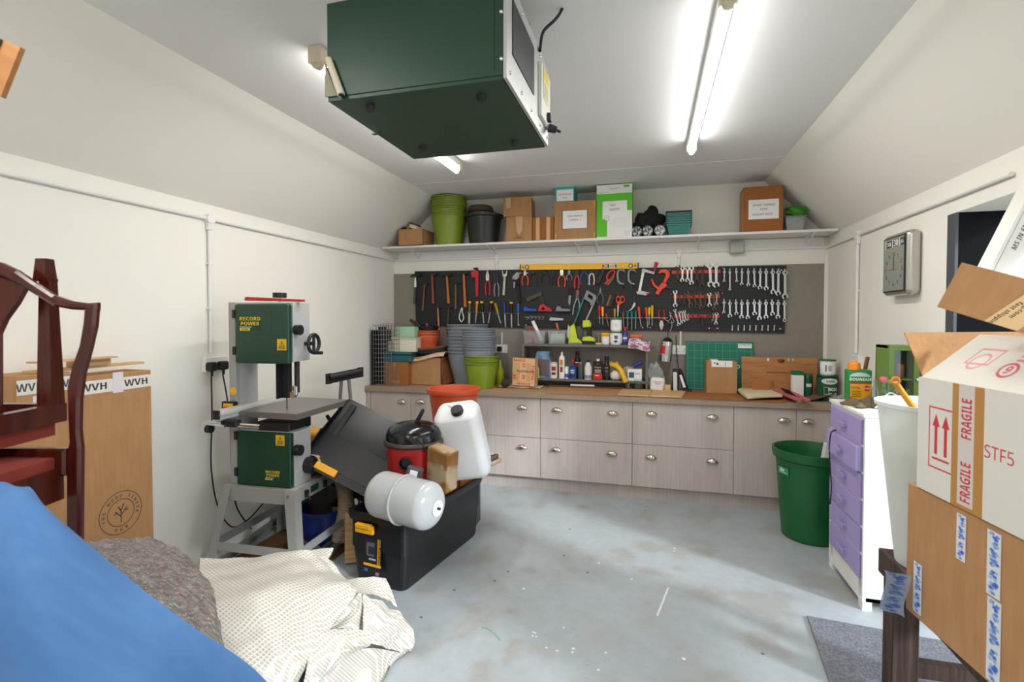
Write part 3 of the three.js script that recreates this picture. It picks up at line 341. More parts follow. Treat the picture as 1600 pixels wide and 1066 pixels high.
railSp.forEach((row, r) => { let si = -1; for (const [x0, y0, x1, y1, w, m] of row) { si++; const [a, b] = z7(x0, y0), [c, d] = z7(x1, y1), col = m === stl ? 'bright chrome' : m === brn ? 'dark brown' : m === rust2 ? 'rusty' : 'dull grey'; S('open_spanner', `${col} open ended spanner, ${ORD[si]} from the clamps on the ${railName[r]}`, 'spanner', spannerGeo(a, b, c, d, w, 'open', 0.008 + 0.004 * (row.findIndex((k) => k[0] === x0) % 2)), m, 'spanners on the ' + railName[r]); } });
const hookG = (x, y) => merge(rod(V(x, y + 0.018, BZ), V(x, y + 0.016, BZ + 0.028), 0.003, 0.003, 6), rod(V(x, y + 0.016, BZ + 0.028), V(x, y + 0.034, BZ + 0.03), 0.003, 0.003, 6), bx(0.008, 0.05, 0.002, x, y + 0.01, BZ + 0.0015));
const rowSp = [[[640, 190, 292, 3.6, 'open'], [688, 192, 366, 4.4, 'rings'], [745, 190, 292, 3.6, 'open'], [797, 190, 320, 4.4, 'ring'], [852, 188, 328, 5, 'ring'], [905, 188, 338, 5, 'ring'], [960, 186, 356, 6, 'ring'], [1012, 186, 364, 6.2, 'ring'], [1070, 184, 398, 7, 'ring'], [1122, 184, 412, 7.2, 'ring'], [1180, 184, 442, 8.4, 'ring']], [[637, 462, 572, 4, 'open'], [688, 466, 608, 6, 'ring'], [742, 464, 586, 5, 'ring'], [795, 466, 618, 6, 'ring'], [847, 466, 622, 5.6, 'ring'], [905, 462, 588, 6, 'ring'], [955, 464, 632, 6.4, 'ring'], [1010, 464, 618, 6.2, 'ring'], [1065, 462, 592, 6.2, 'ring'], [1120, 466, 620, 6.4, 'ring'], [1175, 468, 648, 6, 'rings']]];
rowSp.forEach((row, r) => row.forEach(([x, y0, y1, w, kind], i) => { const [a, b] = z7(x, y0), [c, d] = z7(x + (i % 3 - 1) * 4, y1), h = bp(a, b); const ord = ['first', 'second', 'third', 'fourth', 'fifth', 'sixth', 'seventh', 'eighth', 'ninth', 'tenth', 'eleventh'][i];
  S('combination_spanner', kind === 'rings' ? `polished double ring spanner, ${ord} from the red rails in the ${r ? 'lower' : 'upper'} hanging row` : `polished combination spanner, ${ord} from the red rails in the ${r ? 'lower' : 'upper'} hanging row`, 'spanner', spannerGeo(a, b, c, d, w, kind, 0.004), M.steel, 'spanners hanging in size order');
  S('peg_hook', `small steel peg hook of the ${ord} spanner in the ${r ? 'lower' : 'upper'} hanging row`, 'hook', hookG(h.x, h.y - w * PXM * 0.45), M.steel, 'hooks of the hanging spanners'); }));
for (const [i, x] of [712, 765, 818, 870, 923, 978, 1032, 1087].entries()) { const [a, b] = z7(x, 710), h = bp(a, b); S('peg_hook', `empty steel peg hook below the spanners, ${ORD[i]} from the red rails`, 'hook', hookG(h.x, h.y), M.steel, 'empty peg hooks'); }
// ---------- on the high shelf ----------
const rect = (a, b, c, d, z) => { const p = onZ(a, (b + d) / 2, z), q = onZ(c, (b + d) / 2, z), m = (a + c) / 2; return { x0: p.x, x1: q.x, y1: onZ(m, b, z).y, y0: onZ(m, d, z).y, cx: (p.x + q.x) / 2, w: q.x - p.x, z }; };
function potGeo(rt, rb, h, rim, out = 0.006, t = 0.003) { return crisp(lathe([[0, 0], [rb, 0], [rt - 0.02, h - rim], [rt - 0.015, h - rim], [rt - 0.014, h - 0.013], [rt - 0.001, h - 0.0115], [rt, h - 0.009], [rt, h - 0.001], [rt - 0.001, h], [rt - 0.016, h], [rt - out - t, h - rim], [rb - t, t * 2], [0, t * 2]], 0, 0, 0, 36), 0.5); }
function potStack(name, label, cat, x, y, z, rt, rb, h, rim, n, step, m, group, tilt = 0) { const g = potGeo(rt, rb, h, rim); for (let i = 0; i < n; i++) { const p = S(name, typeof label === 'string' ? label : label(i, n), cat, g, m, group); p.position.set(x + (n > 2 ? 0.002 * Math.sin(i * 2.3) : 0) + tilt * i, y + i * step, z + 0.002 * Math.cos(i * 1.7)); p.rotation.y = i * 0.7; } }
{ const r = rect(677, 306, 729, 341, -4.842), lo = onZ(703, 341, -4.70).y, rimTop = onZ(703, 334, -4.70).y; const h = rimTop - SH, n = 9, top = 2.765, step = (top - SH - h) / (n - 1);
  potStack('plant_pot', (i) => `olive green plastic pot, ${ORD[i]} from the bottom of the tall stack on the shelf`, 'plant pot', r.cx, SH, -4.82, r.w / 2, r.w * 0.345, h, 0.052, n, step, M.olive, 'green pots stacked on the shelf'); }
{ const r = rect(729, 333, 784, 378, -4.83), h = onZ(756, 333, -4.69).y - SH; const g = crisp(lathe([[0, 0], [r.w * 0.39, 0], [r.w * 0.475, h * 0.9], [r.w * 0.53, h * 0.92], [r.w * 0.535, h], [r.w * 0.48, h], [r.w * 0.46, h * 0.85], [r.w * 0.38, 0.01], [0, 0.01]], 0, 0, 0, 40), 0.5); const p = S('plant_pot', 'large black plastic pot with a wide lip on the shelf', 'plant pot', g, mat('#1d1f20', 0.4)); p.position.set(r.cx, SH, -4.826);
  const r2 = rect(731, 319, 771, 333, -4.83), b = S('plant_pot', 'brown plastic pot standing inside the large black pot', 'plant pot', crisp(lathe([[0, 0], [r2.w * 0.4, 0], [r2.w * 0.43, 0.14], [r2.w * 0.5, 0.15], [r2.w * 0.47, 0.18], [r2.w * 0.42, 0.205], [r2.w * 0.39, 0.205], [r2.w * 0.42, 0.17], [r2.w * 0.37, 0.01], [0, 0.01]]), 0.5), mat('#4f3c30', 0.5)); const top = onZ(751, 319.5, -4.73).y; b.position.set(r2.cx, top - 0.205, -4.83); }
function carton(name, label, r, y0, depth, m = M.card, cat = 'box', z = r.z, extra) { const t = T(name, label, cat); P(t, 'carton', bb(r.x0, r.x1, y0, r.y1, z - depth, z, 0.003), m); if (extra) extra(t, r, z); return t; }
const tapeStrip = (t, x, w, y0, y1, z, m = M.tape) => P(t, 'tape', bx(w, y1 - y0, 0.0008, x, (y0 + y1) / 2, z + 0.0006), m);
{ // open low box of odds and ends
  const r = rect(622, 358, 661, 382, SF + 0.02), d = 0.26, z = r.z, t = T('open_box', 'low open cardboard box of odds and ends at the left end of the shelf', 'box'), k = 0.004, y1 = r.y1, y0 = SH;
  P(t, 'base', bb(r.x0, r.x1, y0, y0 + k, z - d, z), M.card); P(t, 'side', bb(r.x0, r.x1, y0, y1, z - k, z), M.card); P(t, 'side', bb(r.x0, r.x1, y0, y1, z - d, z - d + k), M.card); P(t, 'side', bb(r.x0, r.x0 + k, y0, y1, z - d, z), M.card); P(t, 'side', bb(r.x1 - k, r.x1, y0, y1, z - d, z), M.card);
  const a = onZ(626, 350, z - 0.08), b = onZ(645, 352, z - 0.08);
  S('plastic_cup', 'black plastic cup in the low shelf box', 'cup', crisp(lathe([[0, 0], [0.03, 0], [0.04, 0.1], [0.036, 0.1], [0, 0.01]])).rotateZ(1.1).translate(a.x + 0.05, y1 + 0.005, z - 0.08), M.black);
  S('tape_reel', 'cream and dark red tape reel tilted in the low shelf box', 'reel', merge(cyl(0.058, 0.058, 0.035, 0, 0, 0, 28)).rotateZ(-0.35).translate(b.x + 0.02, y1 + 0.03, z - 0.08), M.cream);
  S('reel_lid', 'dark red disc lying on the cream reel', 'lid', cyl(0.06, 0.06, 0.012, 0, 0, 0, 28).rotateZ(-0.35).translate(b.x + 0.03, y1 + 0.057, z - 0.08), mat('#5a2228', 0.5));
  S('yellow_clip', 'small yellow plastic clip in the low shelf box', 'clip', bx(0.03, 0.05, 0.03, (a.x + b.x) / 2, y1 + 0.025, z - 0.12, 0.005), M.yellow);
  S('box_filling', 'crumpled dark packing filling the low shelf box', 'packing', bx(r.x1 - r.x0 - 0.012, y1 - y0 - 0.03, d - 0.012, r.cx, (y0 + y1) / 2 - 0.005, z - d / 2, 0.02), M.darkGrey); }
const SZ = SF - 0.015;
{ const lo = rect(791, 338, 831, 376, SZ); lo.y0 = SH; carton('carton', 'small cardboard box with a tape tab, under the wider box on the shelf', lo, SH, 0.24, M.card, 'box', SZ, (t, r, z) => { P(t, 'tape_tab', ext([[-0.035, 0.09], [0.04, 0.09], [0.03, -0.05], [0.0, -0.09], [-0.02, -0.05]], 0.001).translate(r.cx, r.y1 - 0.09, z + 0.001), mat('#c09466', 0.4)); P(t, 'print', sheet(0.12, 0.03, r.cx, SH + 0.035, z + 0.0005), printMat(0.12, 0.03, '#af8256', (g, W, H) => { g.fillStyle = '#4a3826'; g.fillRect(W * 0.25, H * 0.15, W * 0.5, H * 0.2); g.fillRect(W * 0.05, H * 0.6, W * 0.9, H * 0.14); }, 64)); });
  const up = rect(787, 308, 822, 338, SZ + 0.005), a = up; const t = T('carton', 'wide cardboard box lying on the small taped box on the shelf', 'box'); P(t, 'carton', bb(a.x0, a.x1 + 0.05, lo.y1 + 0.001, a.y1, SZ - 0.26, SZ + 0.005, 0.003).translate(-a.cx, 0, -SZ).rotateY(0.1).translate(a.cx, 0, SZ), M.card); P(t, 'tape', bx(0.05, 0.10, 0.001, a.x0 + 0.05, a.y1 - 0.055, SZ + 0.021), mat('#c9a27a', 0.4));
  const c = rect(832, 339, 865, 375, SZ); carton('carton', 'narrow cardboard box with printed stripes beside the stacked pair', c, SH, 0.2, M.cardDark, 'box', SZ, (t, r, z) => { for (const k of [-0.05, 0.05]) P(t, 'stripe', bx(0.035, r.y1 - SH - 0.01, 0.0006, r.cx + k, (r.y1 + SH) / 2, z + 0.0005), mat('#d9ad80', 0.8)); });
  const big = rect(866, 314, 931, 373, SZ); carton('carton', 'large cardboard box with a white handwritten card taped on its front', big, SH, 0.27, M.card, 'box', SZ, (t, r, z) => { P(t, 'card_frame', bx(0.245, 0.175, 0.001, r.cx, onZ(898, 343, z).y, z + 0.0007), mat('#8a6848', 0.85)); P(t, 'label_card', sheet(0.225, 0.165, r.cx, onZ(898, 343, z).y, z + 0.001), printMat(0.225, 0.165, '#f0f0ee', (g, W, H) => { txt(g, 'Tree Shelters', W / 2, H * 0.3, 28, '#33343a', 'sans-serif', 'italic'); txt(g, 'Corners  )', W / 2, H * 0.52, 28, '#33343a', 'sans-serif', 'italic'); }, 256)); for (const [dx, dy] of [[0.5, 0.9], [0.5, 0.1], [-0.5, 0.1]]) P(t, 'corner_tape', bx(0.02, 0.05, 0.001, r.cx + dx * (r.w - 0.025), SH + (r.y1 - SH) * dy, z + 0.0007), mat('#d0902c', 0.4)); });
  const te = rect(867, 288, 897, 314, SZ); carton('carton', 'turquoise box with a handwritten white label on top of the large box', te, big.y1 + 0.001, 0.22, mat('#37ab9f', 0.5), 'box', SZ, (t, r, z) => P(t, 'label_card', sheet(r.w * 0.86, (r.y1 - big.y1) * 0.66, r.cx + 0.005, big.y1 + (r.y1 - big.y1) * 0.36, z + 0.001), printMat(0.16, 0.1, '#f0f0ee', (g, W, H) => { txt(g, '2½" Ø Round', W / 2, H * 0.42, 34, '#333', 'sans-serif', 'italic'); txt(g, 'Pots', W / 2, H * 0.72, 34, '#333', 'sans-serif', 'italic'); }, 256)));
  const gr = rect(932, 288, 988, 371, SZ); carton('carton', 'tall bright green and white box with a handwritten card', gr, SH, 0.2, mat('#55ba1f', 0.4), 'box', SZ, (t, r, z) => P(t, 'printed_front', sheet(r.w - 0.004, r.y1 - SH - 0.004, r.cx, (r.y1 + SH) / 2, z + 0.0006), printMat(r.w, r.y1 - SH, '#5cc31d', (g, W, H) => { g.fillStyle = '#ecebe6'; g.fillRect(0, 0, W, H * 0.17); g.fillRect(W * 0.3, H * 0.5, W * 0.7, H * 0.5); g.fillRect(0, H * 0.985, W, H); g.fillStyle = '#d6d3cc'; g.fillRect(W * 0.37, H * 0.055, W * 0.26, H * 0.04); txt(g, 'Perfect Fit', W * 0.2, H * 0.145, 20, '#7fae6a', 'sans-serif', 'normal'); g.fillStyle = '#58b43a'; g.fillRect(W * 0.76, H * 0.02, W * 0.16, H * 0.04); g.fillStyle = '#f2f2f0'; g.fillRect(W * 0.17, H * 0.31, W * 0.69, H * 0.34); txt(g, 'TRAY', W * 0.45, H * 0.39, 26, '#333', 'sans-serif', 'italic'); txt(g, 'INSERTS', W * 0.5, H * 0.47, 26, '#333', 'sans-serif', 'italic'); g.beginPath(); g.arc(W * 0.29, H * 0.63, W * 0.075, 0, 7); g.fill(); g.fillStyle = '#e8e8e4'; g.beginPath(); g.arc(W * 0.29, H * 0.63, W * 0.07, 0, 7); g.fill(); txt(g, '♥', W * 0.29, H * 0.63, 26, '#333'); g.strokeStyle = '#d9d6d0'; g.lineWidth = 3; g.strokeRect(W * 0.5, H * 0.64, W * 0.33, H * 0.16); g.fillStyle = '#c9c7c2'; for (let i = 0; i < 5; i++) g.fillRect(W * 0.78, H * (0.89 + i * 0.018), W * 0.18, 3); }, 512, 0.45))); }
{ // black cloth bundle and clear tubes
  const t = T('cloth_bundle', 'crumpled black fabric bundle on the shelf beside the green box', 'fabric'), r = rect(988, 330, 1038, 369, SZ - 0.08); const g = new THREE.SphereGeometry(1, 40, 24), p = g.attributes.position; for (let i = 0; i < p.count; i++) { const x = p.getX(i), y = p.getY(i), z = p.getZ(i), n = 1 + 0.22 * Math.sin(5 * x + 2 * z) * Math.cos(6 * y + 1) + 0.1 * Math.sin(13 * x + 4 * y + 7 * z); p.setXYZ(i, x * n * r.w * 0.46, Math.max(-0.62, y) * n * (r.y1 - SH) * 0.62, z * n * 0.09); } g.computeVertexNormals(); const bb2 = new THREE.Box3().setFromBufferAttribute(p); P(t, 'bundle', g.translate(r.cx, SH - bb2.min.y, SZ - 0.14), mat('#101012', 0.85));
  const seedTex = dataTex(64, 64, (u, v) => { const n = fbm(u, v, 9, 9, 301, 3); return n > 0.55 ? [190, 192, 196] : [58, 60, 64]; });
  for (const [px, label] of [[995, 'clear plastic tube end nearest the green box'], [1012, 'clear plastic tube end between two others'], [1031, 'clear plastic tube end beside the teal trays']]) { const c = onZ(px, 360, SZ), b = T('clear_tube', label + ' on the shelf', 'tube', 'clear tubes under the black fabric'), R = 0.047; P(b, 'tube', new THREE.CylinderGeometry(R, R, 0.16, 20, 1, true).rotateX(Math.PI / 2).translate(c.x, SH + R + 0.001, SZ - 0.08), M.clear); P(b, 'end_disc', cyl(R * 0.97, R * 0.97, 0.006, 0, 0, 0, 20).rotateX(Math.PI / 2).translate(c.x, SH + R + 0.001, SZ - 0.006), mat('#ffffff', 0.25, 0, { map: seedTex })); P(b, 'rim', new THREE.TorusGeometry(R, 0.003, 6, 24).translate(c.x, SH + R + 0.003, SZ), M.glass); } }
function trayGeo(w, d, h, t = 0.003, flare = 0.02) { const q = (W, D, y) => [V(-W / 2, y, -D / 2), V(W / 2, y, -D / 2), V(W / 2, y, D / 2), V(-W / 2, y, D / 2)]; const lo = q(w - 2 * flare, d - 2 * flare, 0), hi = q(w, d, h), hi2 = q(w - 2 * t, d - 2 * t, h), lo2 = q(w - 2 * flare - 2 * t, d - 2 * flare - 2 * t, t), li = q(w + 0.02, d + 0.02, h), lb = q(w + 0.02, d + 0.02, h - 0.007), hb = q(w - 0.004, d - 0.004, h - 0.007); const gs = []; const strip = (A, B) => { for (let i = 0; i < 4; i++) { const j = (i + 1) % 4; gs.push(quad(A[i], A[j], B[j], B[i])); } }; gs.push(quad(lo[0], lo[1], lo[2], lo[3]), quad(lo2[3], lo2[2], lo2[1], lo2[0])); strip(hb, lo); strip(lb, hb); strip(li, lb); strip(hi2, li); strip(lo2, hi2); return merge(gs); }
{ const r = rect(1041, 329, 1081, 366, SZ), g = trayGeo(r.w - 0.012, 0.19, 0.095), n = 7; for (let i = 0; i < n; i++) { const o = S('seed_tray', i === n - 1 ? 'dark brown plastic tray on top of the teal stack' : `teal plastic tray, ${ORD[i]} from the bottom of the shelf stack`, 'tray', g, i === n - 1 ? mat('#3c302c', 0.5) : mat('#2f8078', 0.42), 'trays stacked on the shelf'); o.position.set(r.cx, SH + i * (r.y1 - SH - 0.095) / (n - 1), SZ - 0.105); } }
{ const r = rect(1162, 291, 1224, 361, SZ); carton('carton', 'tall brown box with a white handwritten card near the end of the shelf', r, SH, 0.2, M.cardDark, 'box', SZ, (t, q, z) => { P(t, 'label_card', sheet(0.235, 0.165, onZ(1193, 327, z).x, onZ(1193, 327, z).y, z + 0.0008).translate(0, 0, 0), printMat(0.235, 0.165, '#f0f0ec', (g, W, H) => { txt(g, 'SPARE THERMO', W / 2, H * 0.28, 27, '#333', 'sans-serif', 'italic'); txt(g, 'POTS', W / 2, H * 0.5, 27, '#333', 'sans-serif', 'italic'); txt(g, 'YOGURT POTS', W * 0.45, H * 0.76, 27, '#333', 'sans-serif', 'italic'); }, 256)); P(t, 'side_flap', bb(q.x0 - 0.006, q.x0 - 0.001, SH + 0.004, q.y1 - 0.03, z - 0.17, z - 0.01), M.card); });
  const c = rect(1229, 334, 1259, 358, SZ - 0.03), t = T('plastic_tub', 'clear plastic food tubs stacked at the end of the shelf', 'tub'); for (let i = 0; i < 3; i++) P(t, 'tub', trayGeo(c.w, 0.12, 0.085, 0.002, 0.012).translate(c.cx, SH + i * 0.022, SZ - 0.11), M.clear);
  const net = T('net_ball', 'bundle of green garden netting on top of the clear tubs', 'netting'), o = onZ(1245, 325, SZ - 0.09), mm = mat('#4fa52c', 0.6); const core = new THREE.SphereGeometry(0.07, 16, 10).scale(1.15, 0.68, 0.9).rotateZ(-0.45); P(net, 'netting', core.translate(o.x, SH + 0.17, SZ - 0.11), mat('#3f8d22', 0.7)); for (let i = 0; i < 9; i++) { const pts = []; for (let k = 0; k < 7; k++) { const a = k / 7 * 6.283 + i, R = 0.072 + 0.012 * Math.sin(i * 3 + k * 2); pts.push(V(o.x + Math.cos(a) * R * 1.12, SH + 0.172 + Math.sin(a + i * 0.4) * R * 0.66 - Math.cos(a) * 0.03, SZ - 0.11 + Math.sin(i * 0.8 + a * 2) * 0.06)); } P(net, 'strand', tube(pts, 0.0022, 40, 4, true), mm); } }

// ---------- on the worktop, left ----------
const WY = WT + 0.0005;
const stand = (a, c, yb, yt, y = WY) => { const p = onY((a + c) / 2, yb, y), r = rect(a, yt, c, yb, Math.max(-4.74, Math.min(-4.43, p.z))); r.y0 = y; return r; };
{ // folded wire crate
  const r = rect(574, 506, 640, 598, -4.72), t = T('wire_crate', 'folded grey wire dog crate standing against the left wall', 'crate'); const x0 = XL + 0.03, x1 = x0 + 0.34, y0 = WY, y1 = r.y1, g = [];
  P(t, 'tray', bb(x0, x0 + 0.012, y0, y1 - 0.06, -4.85, -4.47), M.black);
  for (const [xx, yaw, n] of [[x0 + 0.03, 0, 0], [x0 + 0.085, 0, 1]]) { const wires = []; for (let i = 0; i <= 7; i++) wires.push(rod(V(xx + i * 0.028, y0, -4.46 - n * 0.06), V(xx + i * 0.028, y1 - n * 0.01, -4.46 - n * 0.06), 0.0022, 0.0022, 5)); for (let j = 0; j <= 13; j++) { const y = y0 + 0.003 + j * (y1 - y0 - 0.02) / 13; wires.push(rod(V(xx, y, -4.46 - n * 0.06), V(xx + 0.196, y, -4.46 - n * 0.06), 0.0028, 0.0028, 5)); } P(t, 'wire_panel', wires, M.steelDull); }
  const w2 = []; for (let i = 0; i <= 8; i++) w2.push(rod(V(x0 + 0.02 + i * 0.04, y1, -4.62), V(x0 + 0.02 + i * 0.04, y1 - 0.3, -4.62), 0.002, 0.002, 5)); for (let j = 0; j < 4; j++) w2.push(rod(V(x0 + 0.02, y1 - j * 0.1, -4.62), V(x0 + 0.34, y1 - j * 0.1, -4.62), 0.0025, 0.0025, 5)); P(t, 'wire_panel', w2, M.steelDull);
  P(t, 'backing', bb(x0 + 0.02, x0 + 0.1, y0, y1 - 0.03, -4.60, -4.57), M.blackMatt); }
{ const r = stand(601, 638, 602, 566); const t = carton('carton', 'brown cardboard box under the teal tub on the worktop', r, WY, 0.24, M.cardDark); P(t, 'print', sheet(0.09, 0.025, r.cx - 0.01, WY + 0.035, r.z + 0.0006), printMat(0.09, 0.025, '#b08763', (g, W, H) => { g.fillStyle = '#6a5138'; g.fillRect(W * 0.1, H * 0.3, W * 0.8, H * 0.15); g.fillRect(W * 0.1, H * 0.6, W * 0.7, H * 0.15); }, 64)); P(t, 'tape', bx(0.02, 0.06, 0.001, r.cx - 0.02, r.y1 - 0.03, r.z + 0.0007), mat('#a58768', 0.3));
  const te = rect(598, 550, 642, 566, r.z + 0.01); S('storage_tub', 'teal plastic tub with lid on the brown cardboard box', 'tub', merge(bx(te.w * 0.96, te.y1 - r.y1 - 0.03, 0.25, te.cx, (te.y1 + r.y1) / 2 - 0.015, r.z - 0.12, 0.015), bx(te.w, 0.03, 0.27, te.cx, te.y1 - 0.015, r.z - 0.12, 0.012)), mat('#235c66', 0.4));
  const wt = rect(608, 528, 648, 551, r.z); const tub = S('ice_tub', 'white plastic tub on the teal lid', 'tub', trayGeo(wt.w - 0.012, 0.2, wt.y1 - te.y1, 0.003, 0.018), mat('#e4dcca', 0.5)); tub.position.set(wt.cx + 0.02, te.y1 + 0.001, r.z - 0.11);
  const mi = rect(619, 511, 649, 528, r.z - 0.06); S('mint_box', 'pale mint green box lying on the white tub', 'box', bx(mi.w, mi.y1 - wt.y1, 0.16, mi.cx, (mi.y1 + wt.y1) / 2 + 0.001, r.z - 0.12, 0.004), mat('#9fc5a4', 0.6));
  S('tub_roll', 'cream roll tucked beside the white tub', 'roll', cyl(0.05, 0.05, 0.1, wt.x0 - 0.015, te.y1 + 0.051, r.z - 0.1, 20), M.cream); }
{ const r = stand(638, 686, 602, 559), d = 0.36; const t = T('carton', 'open cardboard box with a cloth inside holding the pots', 'box'), z = r.z, k = 0.004; P(t, 'carton', [bb(r.x0, r.x1 + 0.02, WY, WY + k, z - d, z), bb(r.x0, r.x1 + 0.02, WY, r.y1, z - k, z), bb(r.x0, r.x1 + 0.02, WY, r.y1, z - d, z - d + k), bb(r.x0, r.x0 + k, WY, r.y1, z - d, z), bb(r.x1 + 0.02 - k, r.x1 + 0.02, WY, r.y1, z - d, z)], M.card); P(t, 'flap', slab(V(r.x1 + 0.018, r.y1, z), V(r.x1 + 0.018, r.y1, z - d), V(r.x1 + 0.08, WY + 0.02, z - d), V(r.x1 + 0.05, WY + 0.01, z), 0.004), M.cardDark);
  P(t, 'inner_shelf', bb(r.x0 + 0.005, r.x1 + 0.012, r.y1 - 0.05, r.y1 - 0.044, z - d + 0.006, z - 0.006), M.cardDark);
  const cl = new THREE.PlaneGeometry(0.36, 0.2, 16, 8).rotateX(-Math.PI / 2), p = cl.attributes.position; for (let i = 0; i < p.count; i++) { const x = p.getX(i), zz = p.getZ(i); p.setY(i, 0.012 * Math.sin(14 * x) + (zz > 0.06 ? -(zz - 0.06) * 0.9 : 0) + x * 0.12); } cl.computeVertexNormals(); S('rag', 'pale pink cloth hanging over the open box', 'cloth', merge(cl, cl.clone().translate(0, -0.003, 0)).translate(r.cx + 0.04, r.y1 + 0.028, z - 0.08), mat('#d9b89c', 0.9));
  const tr = rect(642, 545, 700, 556, z - 0.1), ty = r.y1 + 0.045; const tray = S('pot_saucer', 'dark green saucer on the open box', 'saucer', crisp(lathe([[0, 0], [0.16, 0], [0.185, 0.035], [0.175, 0.035], [0.155, 0.008], [0, 0.008]]), 0.5).rotateZ(0.1), mat('#2d3b34', 0.5)); tray.position.set(tr.cx, ty, z - 0.16); const tray2 = S('pot_saucer', 'terracotta coloured saucer lying in the green one', 'saucer', crisp(lathe([[0, 0], [0.165, 0], [0.19, 0.035], [0.18, 0.035], [0.16, 0.008], [0, 0.008]]), 0.5).rotateZ(0.1), mat('#a85f40', 0.55)); tray2.position.set(tr.cx, ty + 0.02, z - 0.16);
  const pr = rect(649, 517, 687, 548, z - 0.16), py = ty + 0.05, ph = (pr.y1 - py) * 0.86; potStack('terracotta_pot', (i) => ['terracotta plastic pot standing in the saucer on the open box', 'terracotta plastic pot nested in the one on the saucer'][i], 'plant pot', pr.cx, py, z - 0.16, pr.w / 2, pr.w * 0.36, ph, 0.035, 2, 0.028, M.terra, 'terracotta pots on the box'); S('pot_insert', 'black plastic pot inside the terracotta pots', 'plant pot', potGeo(pr.w * 0.45, pr.w * 0.36, 0.09, 0.02), M.black).position.set(pr.cx, py + ph - 0.02, z - 0.16); S('secateurs', 'dark garden cutters with a red tip in the terracotta pots', 'cutters', merge(rod(V(pr.cx - 0.05, py + ph + 0.02, z - 0.16), V(pr.cx - 0.14, py + ph + 0.12, z - 0.18), 0.017, 0.02, 8)), mat('#2e2620', 0.4)); S('dropper_bottle', 'small bottle with a red cap in the terracotta pots', 'bottle', merge(rod(V(pr.cx - 0.0, py + ph - 0.02, z - 0.16), V(pr.cx - 0.01, py + ph + 0.1, z - 0.17), 0.018, 0.01, 10)), mat('#a01a2c', 0.4)); }
const greyPot = mat('#7b838c', 0.5);
{ const b = onY(722, 600, WY), r = rect(700, 508, 762, 555, b.z + 0.02); const rr = r.w / 2, cz = ZB + 0.02 + rr, h = onZ(731, 556, cz).y - WY + 0.045; const n = 9, top = onZ(731, 507, cz).y; potStack('grey_pot', (i) => `grey plastic pot, ${ORD[i]} from the bottom of the tall stack standing on the worktop`, 'plant pot', r.cx, WY, cz, rr, rr * 0.62, h, 0.045, n, (top - WY - h) / (n - 1), greyPot, 'tall stack of grey pots');
  const b2 = onY(752, 609, WY), c2 = b2.z - 0.105, r2 = rect(727, 553, 778, 609, c2), R2 = r2.w / 2, h2 = onZ(752, 566, c2).y - WY, n2 = 4; potStack('plant_pot', (i) => `olive green plastic pot, ${ORD[i]} from the bottom of the worktop stack`, 'plant pot', r2.cx, WY, c2, R2, R2 * 0.74, h2, 0.045, n2, 0.022, M.olive, 'green pots on the worktop');
  const y3 = WY + h2 + 3 * 0.022 - 0.12, r3 = rect(724, 512, 775, 552, c2), n3 = 9, h3 = 0.19, top3 = onZ(750, 513, c2).y; potStack('grey_pot', (i) => `grey plastic pot, ${ORD[i]} above the green pots on the worktop`, 'plant pot', r3.cx, y3, c2, r3.w / 2 * 0.99, r3.w * 0.35, h3, 0.04, n3, (top3 - y3 - h3) / (n3 - 1), greyPot, 'grey pots above the green ones', -0.001); }
{ // socket, plug and yellow bottle by the pots
  const s = onZ(783, 545, ZB + 0.016), t = T('socket', 'white wall socket behind the green pots', 'socket'); P(t, 'plate', bb(s.x - 0.07, s.x + 0.07, s.y - 0.043, s.y + 0.043, ZB + 0.0125, ZB + 0.022, 0.003), M.whiteGloss); P(t, 'conduit', pipe(V(s.x + 0.01, s.y + 0.043, ZB + 0.02), V(s.x + 0.01, s.y + 0.17, ZB + 0.02), 0.008), M.white); S('plug', 'black plug in the socket behind the green pots', 'plug', bx(0.05, 0.05, 0.04, s.x - 0.01, s.y, ZB + 0.044, 0.012), M.black);
  const b = onZ(782, 585, -4.8); S('spray_bottle', 'yellow green bottle with white neck behind the green pots', 'bottle', merge(lathe([[0, 0], [0.04, 0], [0.042, 0.14], [0.02, 0.19], [0.014, 0.25], [0, 0.25]]).translate(b.x, WY, -4.78)), mat('#a8b41c', 0.4)); S('steel_wool', 'ball of dark wire wool by the green pots', 'wire wool', new THREE.IcosahedronGeometry(0.045, 3).translate(onZ(790, 594, -4.6).x, WY + 0.046, -4.6), mat('#3a302c', 0.9)); }
// ---------- on the worktop, middle: small shelf unit and its contents ----------
const UZ = -4.765, UT = 1.305, UB = 0.975;
const ux0 = onZ(816, 560, UZ).x, ux1 = onZ(1012, 560, UZ).x, uMat = mat('#6d6963', 0.6);
{ const t = T('shelf_unit', 'low grey two tier shelf unit standing on the worktop', 'shelf'); P(t, 'side', bb(ux0, ux0 + 0.018, WY, UT - 0.022, ZB + 0.014, UZ), uMat); P(t, 'side', bb(ux1 - 0.018, ux1, WY, UT - 0.022, ZB + 0.014, UZ), uMat); P(t, 'top_board', bb(ux0 - 0.004, ux1 + 0.004, UT - 0.022, UT, ZB + 0.014, UZ + 0.005), uMat); P(t, 'lower_board', bb(ux0 + 0.018, ux1 - 0.018, UB - 0.02, UB, ZB + 0.014, UZ), uMat); }
const on = (a, c, yt, y, z) => { const p = onZ(a, 560, z), q = onZ(c, 560, z); return { x: (p.x + q.x) / 2, w: q.x - p.x, h: onZ((a + c) / 2, yt, z).y - y, y, z }; };
const lab = (w, bg, draw, px = 128) => printMat(1, 0.8, bg, draw, px, 0.5);
